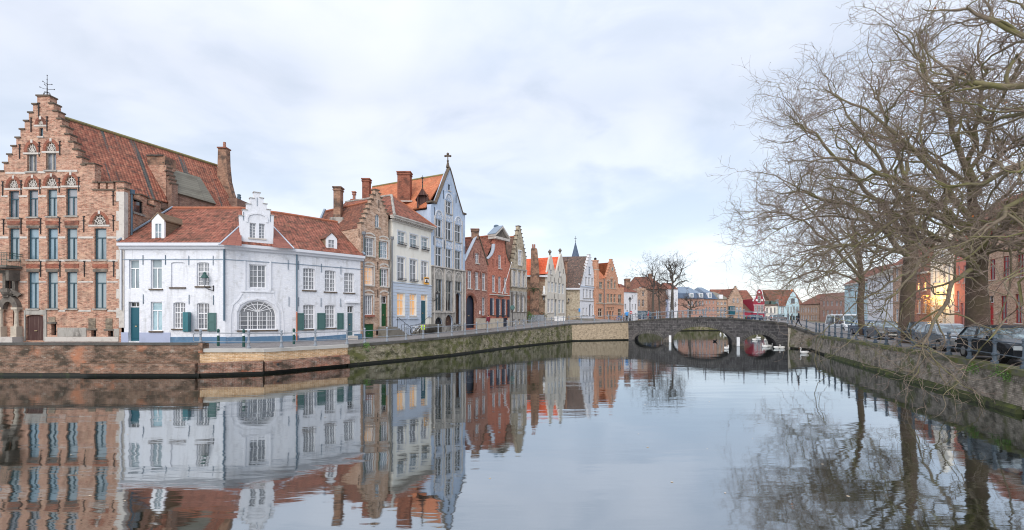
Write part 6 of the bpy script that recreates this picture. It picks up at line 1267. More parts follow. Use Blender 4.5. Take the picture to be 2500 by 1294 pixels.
# ---------------- vehicles ----------------
plain('car_black',(.012,.016,.022),.18,.3,spec=.6); plain('car_grey',(.10,.12,.14),.25,.6); plain('car_silver',(.42,.45,.48),.25,.7); plain('car_white',(.7,.72,.74),.3); plain('car_blue',(.05,.09,.16),.25,.5); plain('tyre',(.012,.012,.012),.8); plain('rim',(.45,.46,.48),.35,.8); plain('lamp_clear',(.35,.38,.4),.15); plain('lamp_red',(.45,.02,.02),.3); plain('plate',(.5,.48,.44),.5)
glass('car_glass',(.05,.075,.09),.05,ls=[((.3,.42,.46),2.6,.5,.62,.7)])  # pale patches are reflections put into the glass colour
def car(label,loc,rz,paint,L_=4.3,Wd=1.76,H=1.46,kind='hatch'):
    t=thing('parked_car',label,'car',(0,0,0),'cars parked along the right hand street'); hl=L_/2
    van=kind=='van'
    low=[(-hl,.35),(-hl,.75),(-hl+.08,.95),(hl-1.15 if not van else hl-.6,.98),(hl-.25,.80),(hl,.62),(hl,.32),(hl-.15,.22),(-hl+.15,.22)]
    m=MB()
    lay=[(-Wd/2,.90),(-Wd/2+.10,1.0),(Wd/2-.10,1.0),(Wd/2,.90)]
    zc=.6
    rings=[]
    for y,s in ((-Wd/2+.0,.93),(-Wd/2+.09,1.0),(Wd/2-.09,1.0),(Wd/2,.93)): rings.append([(x*s if 1 else x,y,zc+(z-zc)*s) for x,z in low])
    n=len(low)
    for a,b_ in zip(rings,rings[1:]):
        for i in range(n): m.poly([a[i],a[(i+1)%n],b_[(i+1)%n],b_[i]])
    m.poly(rings[0]); m.poly(rings[-1][::-1]); body=m.build('body',paint,t)
    # glasshouse and roof
    x0,x1=(-hl+.15,hl-1.15) if not van else (-hl+.05,hl-.65); r0,r1=(-hl+.55,hl-2.0) if not van else (-hl+.12,hl-1.35)
    if kind=='estate': r0=-hl+.35
    m=MB(); wb=Wd/2-.06; wr=Wd/2-.24; zb_=.94; P8=[(x0,-wb,zb_),(x1,-wb,zb_),(x1,wb,zb_),(x0,wb,zb_),(r0,-wr,H-.08),(r1,-wr,H-.08),(r1,wr,H-.08),(r0,wr,H-.08)]; m.hexa(P8); m.build('windows','car_glass',t)
    m=MB(); m.hexa([(r0-.03,-wr-.02,H-.10),(r1+.05,-wr-.02,H-.10),(r1+.05,wr+.02,H-.10),(r0-.03,wr+.02,H-.10),(r0+.12,-wr+.12,H),(r1-.15,-wr+.12,H),(r1-.15,wr-.12,H),(r0+.12,wr-.12,H)])
    for s in (-1,1):
        for xb,xr in ((x0,r0),(x1,r1),((x0+x1)/2,(r0+r1)/2)): m.tube([(xb,s*(wb+.005),zb_),(xr,s*(wr+.005),H-.07)],.045,5)
    m.build('roof_frame',paint,t)
    w=MB(); w.tube([(0,-.11,0),(0,.11,0)],[.32,.32],16); r=MB(); r.tube([(0,-.125,0),(0,.125,0)],.20,10)
    first=None
    for x in (-hl+.8,hl-.82):
        for s in (-1,1):
            if first is None: first=w.build('wheel','tyre',t,loc=(0,0,0)); rr=r.build('rim','rim',first,loc=(0,0,0)); o=first
            else: o=first.copy(); COL.objects.link(o); o.parent=t; q=rr.copy(); COL.objects.link(q); q.parent=o
            o.location=(x,s*(Wd/2-.10),.32)
    for s in (-1,1):
        m=MB(); m.box(hl-.16,hl+.005,s*.62-.18,s*.62+.18,.58,.74); m.build('headlight','lamp_clear',t,loc=(0,0,0))
        m=MB(); m.box(-hl-.005,-hl+.1,s*.72-.12,s*.72+.12,.68,.9); m.build('tail_light','lamp_red',t,loc=(0,0,0))
        m=MB(); m.box(x1-.25,x1-.05,s*(wb+.02)-.0,s*(wb+.02)+s*.16,.95,1.07) if s>0 else m.box(x1-.25,x1-.05,-wb-.18,-wb-.02,.95,1.07); m.build('wing_mirror',paint,t)
    m=MB(); m.box(hl-.02,hl+.02,-.26,.26,.40,.51); m.build('number_plate','plate',t); m=MB(); m.box(hl-.05,hl+.008,-.5,.5,.54,.66); m.box(hl-.05,hl+.008,-.7,.7,.25,.34); m.build('grille','tyre',t)
    t.location=loc; t.rotation_euler=(0,0,rz); return t
ang=math.atan2(-1,-.38)
def cloc(px,D,z=1.5): x,y=on(px,D); return (x,y,z)
car('black hatchback parked nearest at the right edge of the photo',cloc(2462,18.9),math.atan2(-1,-.46),'car_black',4.4,1.8,1.5)
car('silver estate car with its front toward the camera between the two big trunks',cloc(2312,25.2),math.atan2(-1,-.45),'car_silver',4.5,1.75,1.47,'estate')
car('dark grey hatchback parked behind the silver estate car',cloc(2262,29.6),math.atan2(-1,-.42),'car_grey',4.1,1.72,1.5)
car('small grey car parked left of the middle tree trunk',cloc(2160,36.5),math.atan2(-1,-.5),'car_grey',4.2,1.75,1.5)
car('blue grey car further along near the leaning tree',cloc(2118,43),math.atan2(-1,-.4),'car_blue',4.2,1.75,1.48)
car('white van parked farthest along the right street',cloc(2064,49,1.55),math.atan2(-1,-.2),'car_white',4.9,1.95,2.0,'van')
x,y=on(1847,117); c=car('small dark car parked before the magenta houses across the basin',(x,y,2.2),0.05,'car_blue',4.4,1.75,1.5); c['group']='cars parked across the basin'
x,y=on(1900,117); c=car('silver car parked before the light blue houses across the basin',(x,y,2.2),0.02,'car_silver',4.4,1.75,1.5); c['group']='cars parked across the basin'
x,y=on(1572,98); c=car('blue van parked at the far end of the bridge beside the white house',(x,y,2.5),0.0,'car_blue',4.9,1.9,2.0,'van'); c['group']='cars parked across the basin'
# ---------------- bicycles ----------------
def bike(label,loc,rz,col='white_mark',bag=False):
    t=thing('bicycle',label,'bicycle',(0,0,0)); fw=MB()
    fw.tube([(.33*math.cos(a),0,.33+.33*math.sin(a)) for a in np.linspace(0,6.283,17)],.022,5)
    for a in np.linspace(0,3.14,7)[:-1]: fw.tube([(.32*math.cos(a),0,.33+.32*math.sin(a)),(-.32*math.cos(a),0,.33-.32*math.sin(a))],.004,3)
    w=fw.build('wheel','tyre',t,loc=(0,0,0)); w.location=(-.52,0,0); w2=w.copy(); COL.objects.link(w2); w2.parent=t; w2.location=(.52,0,0)
    m=MB()
    for p in ([(-.52,0,.33),(-.05,0,.30),(-.18,0,.8),(-.52,0,.33)],[(-.16,0,.75),(.38,0,.80)],[(-.05,0,.30),(.40,0,.70)],[(.52,0,.33),(.36,0,.92)]): m.tube(p,.024,6)
    m.build('frame',col,t); m=MB(); m.tube([(.30,-.26,.98),(.38,-.1,.95),(.38,.1,.95),(.30,.26,.98)],.016,5); m.build('handlebar','iron',t); m=MB(); m.ball((-.2,0,.88),.12,6,0,(1,.6,.35)); m.build('saddle','tyre',t)
    m=MB(); m.tube([(-.52,0,.74),(-.2,0,.74)],.02,5); m.tube([(-.52,0,.33),(-.5,0,.74)],.012,4); m.build('rack',col,t)
    t.location=loc; t.rotation_euler=(0,0,rz); return t
bike('white bicycle leaning on the railings before the cream house',(*on(1020,42.2),1.66),.9); x,y=on(1033,42.6); t=thing('bicycle_bag','bright yellow green bag on the rack of the white bicycle','bag',(x,y,2.2)); plain('hi_vis',(.55,.8,.05),.6); m=MB(); m.hexa([(x-.16,y-.1,2.1),(x+.16,y-.1,2.1),(x+.16,y+.1,2.1),(x-.16,y+.1,2.1),(x-.2,y-.12,2.45),(x+.2,y-.12,2.45),(x+.16,y+.1,2.52),(x-.16,y+.1,2.52)]); m.build('bag','hi_vis',t)
bike('dark bicycle leaning at the steps of the gothic house',(*on(1113,48.6),1.72),1.0,'car_grey')
for i,(px,D,l,c) in enumerate(((1512,70,'blue bicycle parked nearest the orange house','sign_blue'),(1520,70.5,'grey bicycle in the middle of the row by the bridge','railing'),(1529,71,'dark bicycle at the lamp end of the row','car_grey'),(1884,118,'bicycle leaning on the far basin railing','railing'))): bike(l,(*on(px,D),2.5 if D<100 else 2.2),.3+i*.2,c)
# lamp post near the bridge, traffic sign, planters
x,y=on(1538,68); t=thing('street_lamp','black lamp post at the left end of the bridge before the white house','street lamp',(x,y,2.5)); m=MB(); zt=CZ-(752-771)*68/FP; zt=4.6+.9; m.lathe((x,y,2.5),[(.16,0),(.14,.3),(.07,.5),(.06,zt-2.5)],8); m.build('post','iron',t)
m=MB(); m.lathe((x,y,zt),[(.12,0),(.22,.4)],6); m.build('lamp_glass','g_net',t); m=MB(); m.lathe((x,y,zt+.4),[(.3,0),(.12,.22),(.04,.4)],8); m.build('lamp_cap','iron',t)
x,y=on(1540.5,66.8); t=thing('traffic_sign','red round traffic sign on a short post beside the lamp post','traffic sign',(x,y,2.5)); m=MB(); m.tube([(x,y-.03,3.9),(x,y,3.9)],.2,14); m.build('disc','door_red',t); m=MB(); m.box(x-.13,x+.13,y-.035,y-.03,3.87,3.93); m.build('bar','white_mark',t); m=MB(); m.tube([(x,y+.02,2.5),(x,y+.02,4.3)],.035,6); m.build('post','railing',t)
for i,(px,D) in enumerate(((1360,69),(1372,70))): x,y=on(px,D); t=thing('planter',('left','right')[i]+' white planter box standing before the pale twin gable house','planter',(x,y,2.7)); m=MB(); m.hexa([(x-.4,y-.3,2.6),(x+.4,y-.3,2.6),(x+.4,y+.3,2.6),(x-.4,y+.3,2.6),(x-.48,y-.35,3.3),(x+.48,y-.35,3.3),(x+.48,y+.35,3.3),(x-.48,y+.35,3.3)]); m.build('box','white_mark',t); m=MB(); m.box(x-.42,x+.42,y-.3,y+.3,3.301,3.32); m.build('soil','leaf_dark',t)
# ---------------- pedestrian ----------------
def person(label,loc,rz,jm,tm,stride=.28):
    P_=[(0,0,.92),(0,0,1.12),(0,0,1.35),(0,0,1.48),(.02,0,1.56),(.03,0,1.66),(.03,0,1.74), (0,.1,.90),(stride*.6,.11,.50),(stride,.11,.09),(stride+.16,.11,.05),(0,-.1,.90),(-stride*.2,-.11,.50),(-stride,-.11,.13),(-stride+.13,-.11,.05),
        (0,.19,1.40),(-.05,.24,1.14),(.08,.25,.90),(.12,.25,.82),(0,-.19,1.40),(.06,-.24,1.14),(.2,-.25,.92),(.24,-.25,.85)]
    E=[(0,1),(1,2),(2,3),(3,4),(4,5),(5,6),(0,7),(7,8),(8,9),(9,10),(0,11),(11,12),(12,13),(13,14),(2,15),(15,16),(16,17),(17,18),(2,19),(19,20),(20,21),(21,22)]
    R=[.15,.14,.17,.06,.08,.11,.07,.1,.075,.045,.04,.1,.075,.045,.04,.075,.055,.04,.035,.075,.055,.04,.035]
    me=bpy.data.meshes.new('person'); me.from_pydata(P_,E,[]); o=bpy.data.objects.new('person',me); COL.objects.link(o); o.modifiers.new('skin','SKIN'); 
    for i,v in enumerate(me.skin_vertices[0].data): v.radius=(R[i]*.8,R[i]); v.use_root=(i==0)
    s=o.modifiers.new('sub','SUBSURF'); s.levels=2; s.render_levels=2
    dg=bpy.context.evaluated_depsgraph_get(); n=bpy.data.meshes.new_from_object(o.evaluated_get(dg)); o.modifiers.clear(); o.data=n; n.materials.clear()
    plain('skin',(.55,.34,.26),.6) if 'skin' not in MT else 0; plain('hair',(.04,.025,.02),.8) if 'hair' not in MT else 0
    for a in (jm,tm,'skin','hair','tyre'): n.materials.append(MT[a])
    for p in n.polygons: z=p.center.z; p.material_index=4 if z<.08 else 1 if z<.93 and abs(p.center.y)<.2 else 3 if z>1.66 or (z>1.58 and p.center.x<0) else 2 if z>1.50 or (z<.92) else 0; p.use_smooth=True
    o.location=loc; o.rotation_euler=(0,0,rz); tag(o,label,'person'); return o
plain('jacket_maroon',(.16,.02,.035),.8); plain('trousers_tan',(.30,.24,.20),.85); plain('coat_dark',(.02,.025,.035),.8)
person('person in a dark maroon jacket walking along the left quay street',(*on(1192,49.5),1.80),2.2,'jacket_maroon','trousers_tan')
person('person in a dark coat walking at the right end of the bridge',(*on(1950,46.6),2.2),2.6,'coat_dark','coat_dark')
person('person in a blue coat standing by the bicycles near the lamp post',(*on(1531,68.5),2.5),1.2,'sign_blue','coat_dark',.1)
person('person in a red jacket at the far end of the bridge beside the blue van',(*on(1583,72),2.5),2.9,'door_red','trousers_tan')
# ---------------- swans ----------------
plain('swan_white',(.82,.80,.76),.7); plain('beak',(.60,.20,.04),.5)
def swan_mesh(mode):
    m=MB()
    if mode=='up': path=[(-.62,0,.26),(-.45,0,.20),(-.2,0,.15),(.1,0,.14),(.33,0,.20),(.44,0,.34),(.42,0,.50),(.36,0,.66),(.38,0,.78),(.46,0,.82),(.54,0,.79)]; R=[.03,.14,.22,.24,.17,.085,.055,.05,.055,.07,.045]
    elif mode=='curl': path=[(-.62,0,.26),(-.45,0,.20),(-.2,0,.15),(.1,0,.14),(.33,0,.20),(.44,0,.32),(.40,0,.44),(.33,0,.52),(.38,0,.60),(.46,0,.60),(.53,0,.56)]; R=[.03,.15,.24,.25,.18,.09,.06,.055,.06,.07,.045]
    else: path=[(-.62,0,.30),(-.45,0,.24),(-.2,0,.17),(.1,0,.14),(.3,0,.17),(.45,0,.20),(.58,0,.20),(.70,0,.12),(.78,0,.02),(.80,0,-.1),(.80,0,-.2)]; R=[.03,.15,.24,.25,.18,.09,.06,.05,.055,.06,.04]
    P_=[Vector(p) for p in path]; n=10; k0=len(m.v)
    m.tube(path,R,12,0,True,1.0)
    return m
SW={}
def swan(px,py,mode,rz,label,s=1.0):
    D=FP*CZ/(py-HZ)
    D=min(D,102); x,y=on(px,D); t=thing('swan',label,'swan',(x,y,0),'swans on the canal near the bridge')
    if mode not in SW: 
        b_=swan_mesh(mode).build('body','swan_white',t,loc=(0,0,0),smooth=True)
        w=MB(); 
        for s_ in (-1,1): w.tube([(-.58,s_*.03,.36),(-.3,s_*.15,.30),(.05,s_*.19,.22),(.22,s_*.13,.18)],[.02,.09,.11,.04],8,0,True,.5)
        w_=w.build('wing','swan_white',b_,loc=(0,0,0),smooth=True); k=MB()
        if mode=='up': k.tube([(.53,0,.80),(.66,0,.74)],[.035,.012],6)
        elif mode=='curl': k.tube([(.52,0,.57),(.64,0,.5)],[.035,.012],6)
        if mode!='feed': k.build('beak','beak',b_,loc=(0,0,0))
        SW[mode]=b_
    else:
        b0=SW[mode]; b_=b0.copy(); COL.objects.link(b_); b_.parent=t
        for g in list(b0.children): c=g.copy(); COL.objects.link(c); c.parent=b_
    t.scale=(s,s,s); t.rotation_euler=(0,0,rz); t['_o']=(0,0,0)
for a in ((1963,863,'up',2.7,'white swan with upright neck closest to the right quay wall'),(1774,852,'curl',.5,'white swan resting just right of the middle arch opening'),(1868,848,'curl',2.9,'left of the two white swans before the right arch'),(1881,847,'curl',.3,'swan with raised neck between two swans before the right arch'),(1897,851,'feed',.1,'long white swan stretched low beside the right bridge abutment'),(1909,851,'curl',3.4,'small white swan tucked against the right bridge abutment'),(1759,817,'curl',1.0,'far white swan on the left of the pair inside the middle arch'),(1771,818,'up',2.4,'far white swan on the right of the pair inside the middle arch'),(1842,831,'curl',.2,'white swan under the left part of the right arch'),(1852,826,'up',2.0,'upright white swan behind under the right arch'),(1868,832,'curl',1.1,'white swan under the middle of the right arch'),(1884,835,'curl',2.6,'white swan under the right side of the right arch')): swan(*a,s=.62)
x,y=on(1745,FP*CZ/(834-HZ)); t=thing('duck','small dark duck swimming under the middle arch','duck',(x,y,0)); m=MB(); m.tube([(x-.25,y,.14),(x-.1,y,.08),(x+.1,y,.08),(x+.2,y,.14),(x+.22,y,.24),(x+.3,y,.26)],[.03,.11,.12,.07,.06,.03],8); m.build('body','coat_dark',t,smooth=True)
# ---------------- trees ----------------
def bark(name,c,moss,am):
    b=NB(name); b.p.inputs['Roughness'].default_value=.9; b.p.inputs['Specular IOR Level'].default_value=.15
    tco=b.n('ShaderNodeTexCoord').outputs['Object']; f=b.rng(b.noise(.9,4,1,1,.6,tco),.42,.62,0,am); f2=b.rng(b.noise(7,4,1,1,.6,tco),.4,.6,.0,.5)
    c1=b.mix(f2,c,tuple(x*.55 for x in c)); c2=b.mix(f,c1,moss); b.l(c2,b.p.inputs['Base Color']); b.bump(b.noise(5,5,1,4,.7,tco),.8,.05); MT[name]=b.m
bark('bark_trunk',(.14,.10,.08),(.095,.10,.04),.35); bark('bark_limb',(.23,.185,.14),(.18,.175,.07),.8); bark('twigs',(.285,.22,.185),(.23,.20,.11),.4); bark('bark_far',(.10,.085,.08),(.10,.10,.06),.3)
def unit(v): return v/np.maximum(np.linalg.norm(v,axis=-1,keepdims=True),1e-9)
def grow(P,D,Ln,k,sig,bias,curl=0.0,r=rng):
    """P (N,3) starts, D (N,3) directions, Ln (N,) lengths -> (N,k+1,3)"""
    N_=len(P); out=np.zeros((N_,k+1,3)); out[:,0]=P; d=unit(D.copy()); p=P.copy(); drift=r.normal(size=(N_,3))*curl
    for i in range(k):
        d=unit(d+r.normal(size=(N_,3))*sig+drift+np.array(bias)*(1 if np.ndim(bias)==1 else 1)); p=p+d*(Ln/k)[:,None]; out[:,i+1]=p
    return out
def kids(path,rad,nper,tmin,tmax,ang,r=rng):
    """spawn nper children on every path: start, direction, parent's radius there"""
    N_,K,_=path.shape; t=r.uniform(tmin,tmax,size=(N_,nper))*(K-1); i=np.minimum(t.astype(int),K-2); f=(t-i)[...,None]
    a=np.arange(N_)[:,None]; s=path[a,i]*(1-f)+path[a,i+1]*f; d=unit(path[a,i+1]-path[a,i]); pr=rad[a,i]*(1-f[...,0])+rad[a,i+1]*f[...,0]
    v=r.normal(size=d.shape); v=unit(v-d*(v*d).sum(-1,keepdims=True)); an=r.normal(ang,.22,size=d.shape[:2])[...,None]
    return s.reshape(-1,3),unit(d*np.cos(an)+v*np.sin(an)).reshape(-1,3),pr.reshape(-1),t.reshape(-1)/(K-1)
def tubes(paths,rads,ns):
    N_,K,_=paths.shape; d=np.zeros_like(paths); d[:,1:-1]=paths[:,2:]-paths[:,:-2]; d[:,0]=paths[:,1]-paths[:,0]; d[:,-1]=paths[:,-1]-paths[:,-2]; d=unit(d)
    ref=np.where(np.abs(d[...,2:3])<.85,np.array([0,0,1.]),np.array([1.,0,0])); a=unit(np.cross(d,ref)); b=np.cross(d,a)
    th=np.arange(ns)*2*math.pi/ns; V=paths[:,:,None,:]+(a[:,:,None,:]*np.cos(th)[None,None,:,None]+b[:,:,None,:]*np.sin(th)[None,None,:,None])*rads[:,:,None,None]
    V=V.reshape(-1,3); base=(np.arange(N_)[:,None,None]*K+np.arange(K-1)[None,:,None])*ns; j=np.arange(ns)[None,None,:]; j2=(j+1)%ns
    F=np.stack([base+j,base+j2,base+ns+j2,base+ns+j],-1).reshape(-1,4); return V,F
def mesh_np(name,parts,mat,parent,loc,smooth=True):
    Vs=[];Fs=[];k=0
    for V,F in parts: Vs.append(V); Fs.append(F+k); k+=len(V)
    V=np.concatenate(Vs)-np.array(loc); F=np.concatenate(Fs); me=bpy.data.meshes.new(name); me.vertices.add(len(V)); me.vertices.foreach_set('co',V.ravel().astype(np.float32))
    me.loops.add(F.size); me.loops.foreach_set('vertex_index',F.ravel().astype(np.int32)); me.polygons.add(len(F)); me.polygons.foreach_set('loop_start',(np.arange(len(F))*F.shape[1]).astype(np.int32)); me.polygons.foreach_set('loop_total',np.full(len(F),F.shape[1],np.int32))
    if smooth: me.polygons.foreach_set('use_smooth',np.ones(len(F),bool))
    me.materials.append(MT[mat]); me.update(); me.validate(); o=bpy.data.objects.new(name,me); COL.objects.link(o); o.parent=parent
    return o
def smooth_path(pts,n,jit=0,r=rng):
    P=np.array(pts,float); t=np.linspace(0,len(P)-1,n+1); out=[]
    for x in t:
        i=min(int(x),len(P)-2); f=x-i; p0=P[max(i-1,0)];p1=P[i];p2=P[i+1];p3=P[min(i+2,len(P)-1)]
        out.append(.5*((2*p1)+(-p0+p2)*f+(2*p0-5*p1+4*p2-p3)*f*f+(-p0+3*p1-3*p2+p3)*f**3))
    o=np.array(out)
    if jit: o[1:-1]+=r.normal(size=o[1:-1].shape)*jit
    return o
def tree(label,base,trunk,tr,limbs,cfg,nm='plane_tree',leaves=0,mat=('bark_trunk','bark_limb','twigs'),rag=1):
    """trunk: list of points; limbs: (points, radius). Sub-branches grow from the limbs in three generations"""
    t=thing(nm,label,'tree',base,'bare plane trees on the right hand quay' if nm=='plane_tree' else 'bare trees beyond the bridge'); r=np.random.default_rng(cfg.get('seed',1))
    K=14; tp=smooth_path(trunk,K,.0)[None]; rr=np.interp(np.linspace(0,1,K+1),np.linspace(0,1,len(tr)),tr)[None]
    rr=rr*.90*(1+r.normal(size=rr.shape)*.03); parts=[tubes(tp,rr,14)]; 
    if rag:
        for i in range(90):   # knobs and ridges on the bark
            pass
    mesh_np('trunk',parts,mat[0],t,base)
    lp=[];lr=[]
    for pts,rad in limbs:
        p=smooth_path(pts,K,cfg.get('lj',.08),r); lp.append(p); lr.append(rad*cfg.get('ls',.62)*(np.linspace(1,0,K+1)**.9*.93+.07))
    lp=np.array(lp); lr=np.array(lr); P1=[tubes(lp,lr,9)]
    g=cfg.get('gen',(9,9,8)); S_=cfg.get('size',1.0); up=cfg.get('bias',(0,0,.03)); T=[]
    # secondary branches
    s,d,pr,tt=kids(lp,lr,g[0],.22,1.0,cfg.get('a1',.75),r); L_=S_*r.uniform(1.8,5.0,len(s))*(1.15-.45*tt); k2=13
    p2=grow(s,d,L_,k2,.27,up,.04,r); r2=np.clip(pr*.6,.018*S_,.06*S_)[:,None]*(np.linspace(1,0,k2+1)**.8*.82+.18)[None]; P1.append(tubes(p2,r2,5))
    s,d,pr,tt=kids(p2,r2,g[1],.1,1.0,.75,r); kp=(s[:,2]>5.2)|(r.uniform(size=len(s))<.30); s,d,pr,tt=s[kp],d[kp],pr[kp],tt[kp]; L_=S_*r.uniform(.7,1.9,len(s)); k3=7
    p3=grow(s,d,L_,k3,.32,(up[0],up[1],up[2]*1.3),.07,r); r3=np.clip(pr*.55,.0085,.022)[:,None]*np.linspace(1,.55,k3+1)[None]; T.append(tubes(p3,r3,3))
    s,d,pr,tt=kids(p3,r3,g[2],.15,1.0,.7,r); L_=S_*r.uniform(.25,.85,len(s)); k4=4
    p4=grow(s,d,L_,k4,.33,(up[0],up[1],up[2]+.05),.05,r); r4=np.clip(pr*.7,.0055,.011)[:,None]*np.linspace(1,.7,k4+1)[None]*cfg.get('tw',1.0); T.append(tubes(p4,r4,3))
    mesh_np('limbs',P1,mat[1],t,base); mesh_np('crown',T,mat[2],t,base)
    if leaves:
        idx=r.choice(len(p4),leaves); c=p4[idx,-1]; a=unit(r.normal(size=c.shape)); b=unit(np.cross(a,r.normal(size=c.shape))); s_=r.uniform(.03,.065,size=(leaves,1))*S_; V=np.stack([c,c+(a+b*.6)*s_,c+a*s_*2,c+(a-b*.6)*s_],1).reshape(-1,3); F=np.arange(leaves*4).reshape(-1,4)
        mesh_np('last_leaves',[(V,F)],'leaf_orange',t,base,False)
        idx=r.choice(len(p4),leaves*3); c=p4[idx,-1]; q=[];   # seed balls
        n=len(c); off=np.array([[1,0,0],[-1,0,0],[0,1,0],[0,-1,0],[0,0,1],[0,0,-1]])*.028; V=(c[:,None,:]+off[None]).reshape(-1,3); F3=np.array([[0,2,4,4],[2,1,4,4],[1,3,4,4],[3,0,4,4],[2,0,5,5],[1,2,5,5],[3,1,5,5],[0,3,5,5]])[:,:3]; F=(np.arange(n)[:,None,None]*6+F3[None]).reshape(-1,3); mesh_np('seed_balls',[(V,F)],'bark_far',t,base,False)
    return t
def L(*pts): return [wp(*p) for p in pts]
# nearest big tree, trunk at column 2385
T1=[wp(2386,868,21.8),wp(2385,840,21.8),wp(2386,760,21.8),wp(2384,660,21.8),wp(2390,580,22),wp(2375,500,22.2),wp(2365,430,22.3)]
tree('biggest bare plane tree with thick dark trunk beside the black car',(T1[0][0],T1[0][1],1.5),T1,[.62,.50,.47,.44,.38,.22,.04],[
 (L((2386,640,21.8),(2330,560,21),(2260,520,20),(2150,560,19),(2050,640,18.5)),.20),
 (L((2386,600,21.9),(2300,500,21),(2180,440,20.5),(2060,380,20.5),(1960,400,21)),.20),
 (L((2384,560,22),(2290,430,22),(2200,340,22),(2090,260,22),(2010,215,22.5)),.18),
 (L((2375,470,22.1),(2330,350,21.5),(2290,220,21),(2230,120,21),(2190,60,21)),.16),
 (L((2365,420,22.2),(2390,300,22),(2400,160,21.5),(2380,40,21.5)),.15),
 (L((2386,620,21.8),(2440,560,20.5),(2520,530,19.5)),.18),
 (L((2386,630,21.8),(2430,612,20.5),(2500,585,19.5),(2600,570,19)),.17),
 (L((2386,660,21.7),(2320,600,20),(2240,640,19),(2180,730,18.3),(2120,800,18.2)),.12),
 (L((2386,650,21.6),(2340,680,19.5),(2290,760,18.3),(2250,850,17.6),(2230,920,17.6)),.13),
 (L((2386,670,21.5),(2350,620,20),(2230,560,19.5),(2110,600,19.5),(2000,700,20)),.15),
 (L((2380,600,22),(2250,580,23),(2120,540,24),(2000,530,25),(1900,560,26)),.16),
 (L((2375,480,22),(2450,380,21),(2530,330,20)),.15),
 (L((2370,460,22.3),(2260,380,23.5),(2150,330,24),(2040,300,25)),.14),
 (L((2380,560,22),(2280,520,22),(2180,500,22),(2080,470,22.5),(2000,440,23)),.14),
 (L((2370,480,22),(2420,300,21),(2470,200,20),(2540,120,19)),.13),
 (L((2380,540,22),(2460,470,21),(2540,420,20)),.13),
 ],dict(seed=5,gen=(15,8,4),size=1.0,bias=(-.02,-.01,.010),ls=.85,tw=1.3),leaves=26)
# middle tree, trunk at column 2212
T2=[wp(2213,842,31),wp(2212,815,31),wp(2215,740,31),wp(2222,650,31),wp(2225,580,31.2),wp(2218,500,31.4),wp(2212,430,31.4)]
tree('bare plane tree with straight trunk between the parked cars and thin tree',(T2[0][0],T2[0][1],1.5),T2,[.62,.50,.47,.44,.36,.2,.04],[
 (L((2222,640,31),(2150,560,29),(2060,500,28),(1960,470,27),(1890,470,27)),.22),
 (L((2224,600,31),(2130,480,30),(2040,380,29),(1960,310,29),(1930,290,29)),.20),
 (L((2220,520,31.2),(2150,400,31),(2080,290,30),(2030,220,30)),.19),
 (L((2212,440,31.4),(2170,320,31),(2140,230,31),(2125,170,31)),.16),
 (L((2210,430,31.4),(2240,330,32),(2260,230,32),(2250,150,32)),.15),
 (L((2222,620,31),(2120,600,28.5),(2000,620,27),(1930,680,26.5)),.18),
 (L((2222,660,30.8),(2160,700,28),(2080,750,26),(2000,830,25)),.10),
 (L((2224,580,31.1),(2300,500,32),(2380,430,33)),.18),
 (L((2222,600,31),(2140,560,33),(2040,590,35),(1950,640,36)),.16),
 ],dict(seed=8,gen=(14,8,5),size=1.25,bias=(-.02,-.01,.010),tw=1.4,ls=.8),leaves=10)
# thin leaning tree, trunk at column 2102
T3=[wp(2108,822,42),wp(2104,800,42),wp(2100,740,42),wp(2104,690,42),wp(2095,620,42),wp(2080,540,42)]
tree('thinner leaning plane tree with green mossy trunk before the white house',(T3[0][0],T3[0][1],1.6),T3,[.34,.30,.28,.27,.22,.12],[
 (L((2102,680,42),(2030,600,41),(1960,540,40),(1880,520,39),(1800,545,38.5)),.19),
 (L((2100,660,42),(2030,570,42),(1950,480,42),(1900,430,42)),.16),
 (L((2098,640,42),(2060,530,42),(2020,440,42)),.15),
 (L((2100,690,42),(2020,660,40),(1940,680,38),(1880,730,37)),.14),
 (L((2100,680,41.8),(2160,600,43),(2220,540,44)),.14),
 ],dict(seed=14,gen=(15,9,5),size=1.35,bias=(-.02,0,.008),tw=1.6,ls=.8),leaves=4)
# tree out of frame on the right whose branches reach in
T0=[(19.5,11.5,1.5),(19.4,11.5,4),(19.3,11.6,7),(19.2,11.8,11),(19.0,12,15)]
tree('bare plane tree standing just outside the right edge with branches reaching in',(19.5,11.5,1.5),T0,[.62,.5,.45,.36,.15],[
 (L((2990,100,12),(2700,170,13),(2450,210,14),(2330,190,14.5),(2250,100,15)),.17),
 (L((2990,0,12),(2700,60,13.5),(2500,90,14.5),(2380,30,15),(2250,20,15.5)),.15),
 (L((2990,300,12),(2700,330,13),(2500,400,14),(2380,450,15),(2270,430,16)),.16),
 (L((2990,420,11.8),(2700,430,13),(2500,480,14),(2400,560,14.5),(2330,620,15)),.15),
 (L((2990,500,11.8),(2650,560,12.8),(2520,640,13.2),(2470,760,13.4),(2400,850,13.6),(2330,905,14)),.075),
 (L((2990,200,12),(2720,250,14),(2520,280,15.5),(2400,300,17),(2280,260,18)),.15),
 ],dict(seed=21,gen=(12,8,4),size=.9,bias=(-.02,0,.012),tw=1.0,ls=.9),leaves=10)
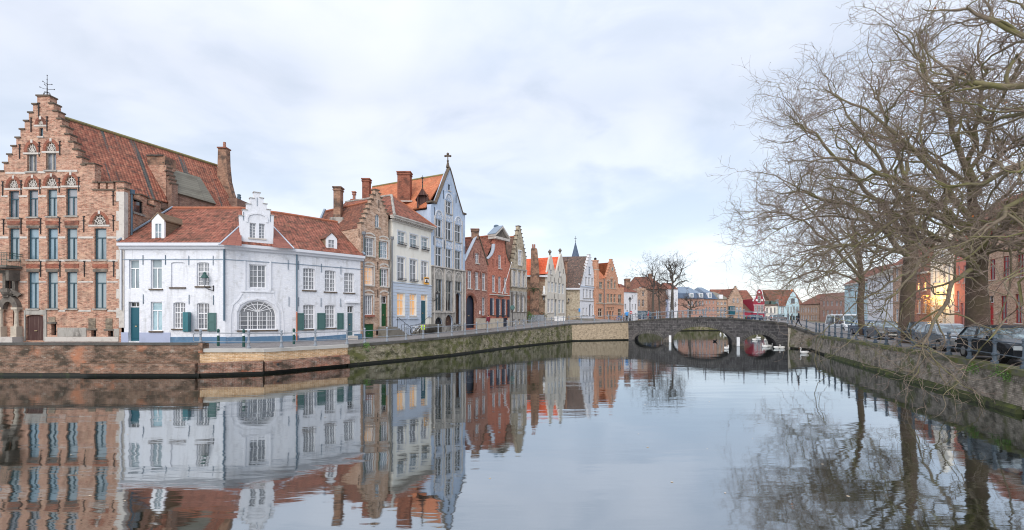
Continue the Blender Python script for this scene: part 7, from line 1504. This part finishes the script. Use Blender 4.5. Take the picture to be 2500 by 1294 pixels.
# bare trees on the far bank
def ftree(label,px,D,pts,limbs,r0,seed,size=.8):
    base=wp(px,783,D); base=(base[0],base[1],2.4); T=[base]+[wp(*p,D) for p in pts]; tree(label,base,T,[r0,r0*.75,r0*.5,r0*.15][:len(T)] if len(T)<=4 else [r0,r0*.8,r0*.6,r0*.4,r0*.15],[([wp(a,b_,D+c) for a,b_,c in l],r0*.6) for l in limbs],dict(seed=seed,gen=(8,5,4),size=size,tw=2.0,ls=.65,lj=.12),nm='bare_tree',mat=('bark_far','bark_far','bark_far'),rag=0)
ftree('left of the two tall bare trees beyond the bridge',1594,95,[(1594,740),(1596,700),(1600,672)],[[(1596,700,0),(1585,680,-1),(1572,672,-1),(1560,668,-1)],[(1596,690,0),(1602,660,.5),(1612,640,1)],[(1596,700,0),(1610,680,1),(1625,655,1.5)],[(1595,712,0),(1580,705,-1),(1563,695,-1.5),(1548,675,-1.5)],[(1597,690,0),(1595,665,0),(1592,645,0)],[(1595,720,0),(1612,705,1),(1622,688,1)]],.34,31,1.05)
ftree('right of the two tall bare trees beyond the bridge',1641,104,[(1641,740),(1642,700),(1643,660)],[[(1642,690,0),(1632,660,0),(1625,645,1)],[(1642,680,0),(1650,655,0),(1654,632,0)],[(1642,680,0),(1638,650,1),(1648,640,1)],[(1642,705,0),(1660,690,1),(1678,683,1)],[(1642,700,0),(1625,685,-1),(1612,672,-1)],[(1643,690,0),(1662,665,1),(1666,645,1)]],.52,32,1.1)
ftree('small bare tree between the two tall ones',1611,97,[(1610,750),(1608,720)],[[(1609,730,0),(1600,715,0),(1590,708,0)],[(1609,725,0),(1620,712,0),(1630,708,0)],[(1609,720,0),(1608,700,0),(1612,690,0)],[(1609,740,0),(1622,735,0),(1635,730,0)]],.26,33,.8)
ftree('pollarded bare tree right of the tall pair',1683,106,[(1684,765),(1687,750)],[[(1686,750,0),(1678,735,0),(1670,728,0)],[(1686,752,0),(1698,738,0),(1706,725,0)],[(1686,748,0),(1686,735,0),(1683,722,0)],[(1686,755,0),(1668,748,0),(1655,742,0)],[(1686,752,0),(1700,748,0),(1712,745,0)]],.40,34,.6)
for o in bpy.data.objects:
    if '_o' in o: del o['_o']
    if o.parent is None and o.type in ('LIGHT','CAMERA'): pass
S.render.engine='CYCLES'; S.cycles.pixel_filter_type='BLACKMAN_HARRIS'; S.cycles.filter_width=1.1
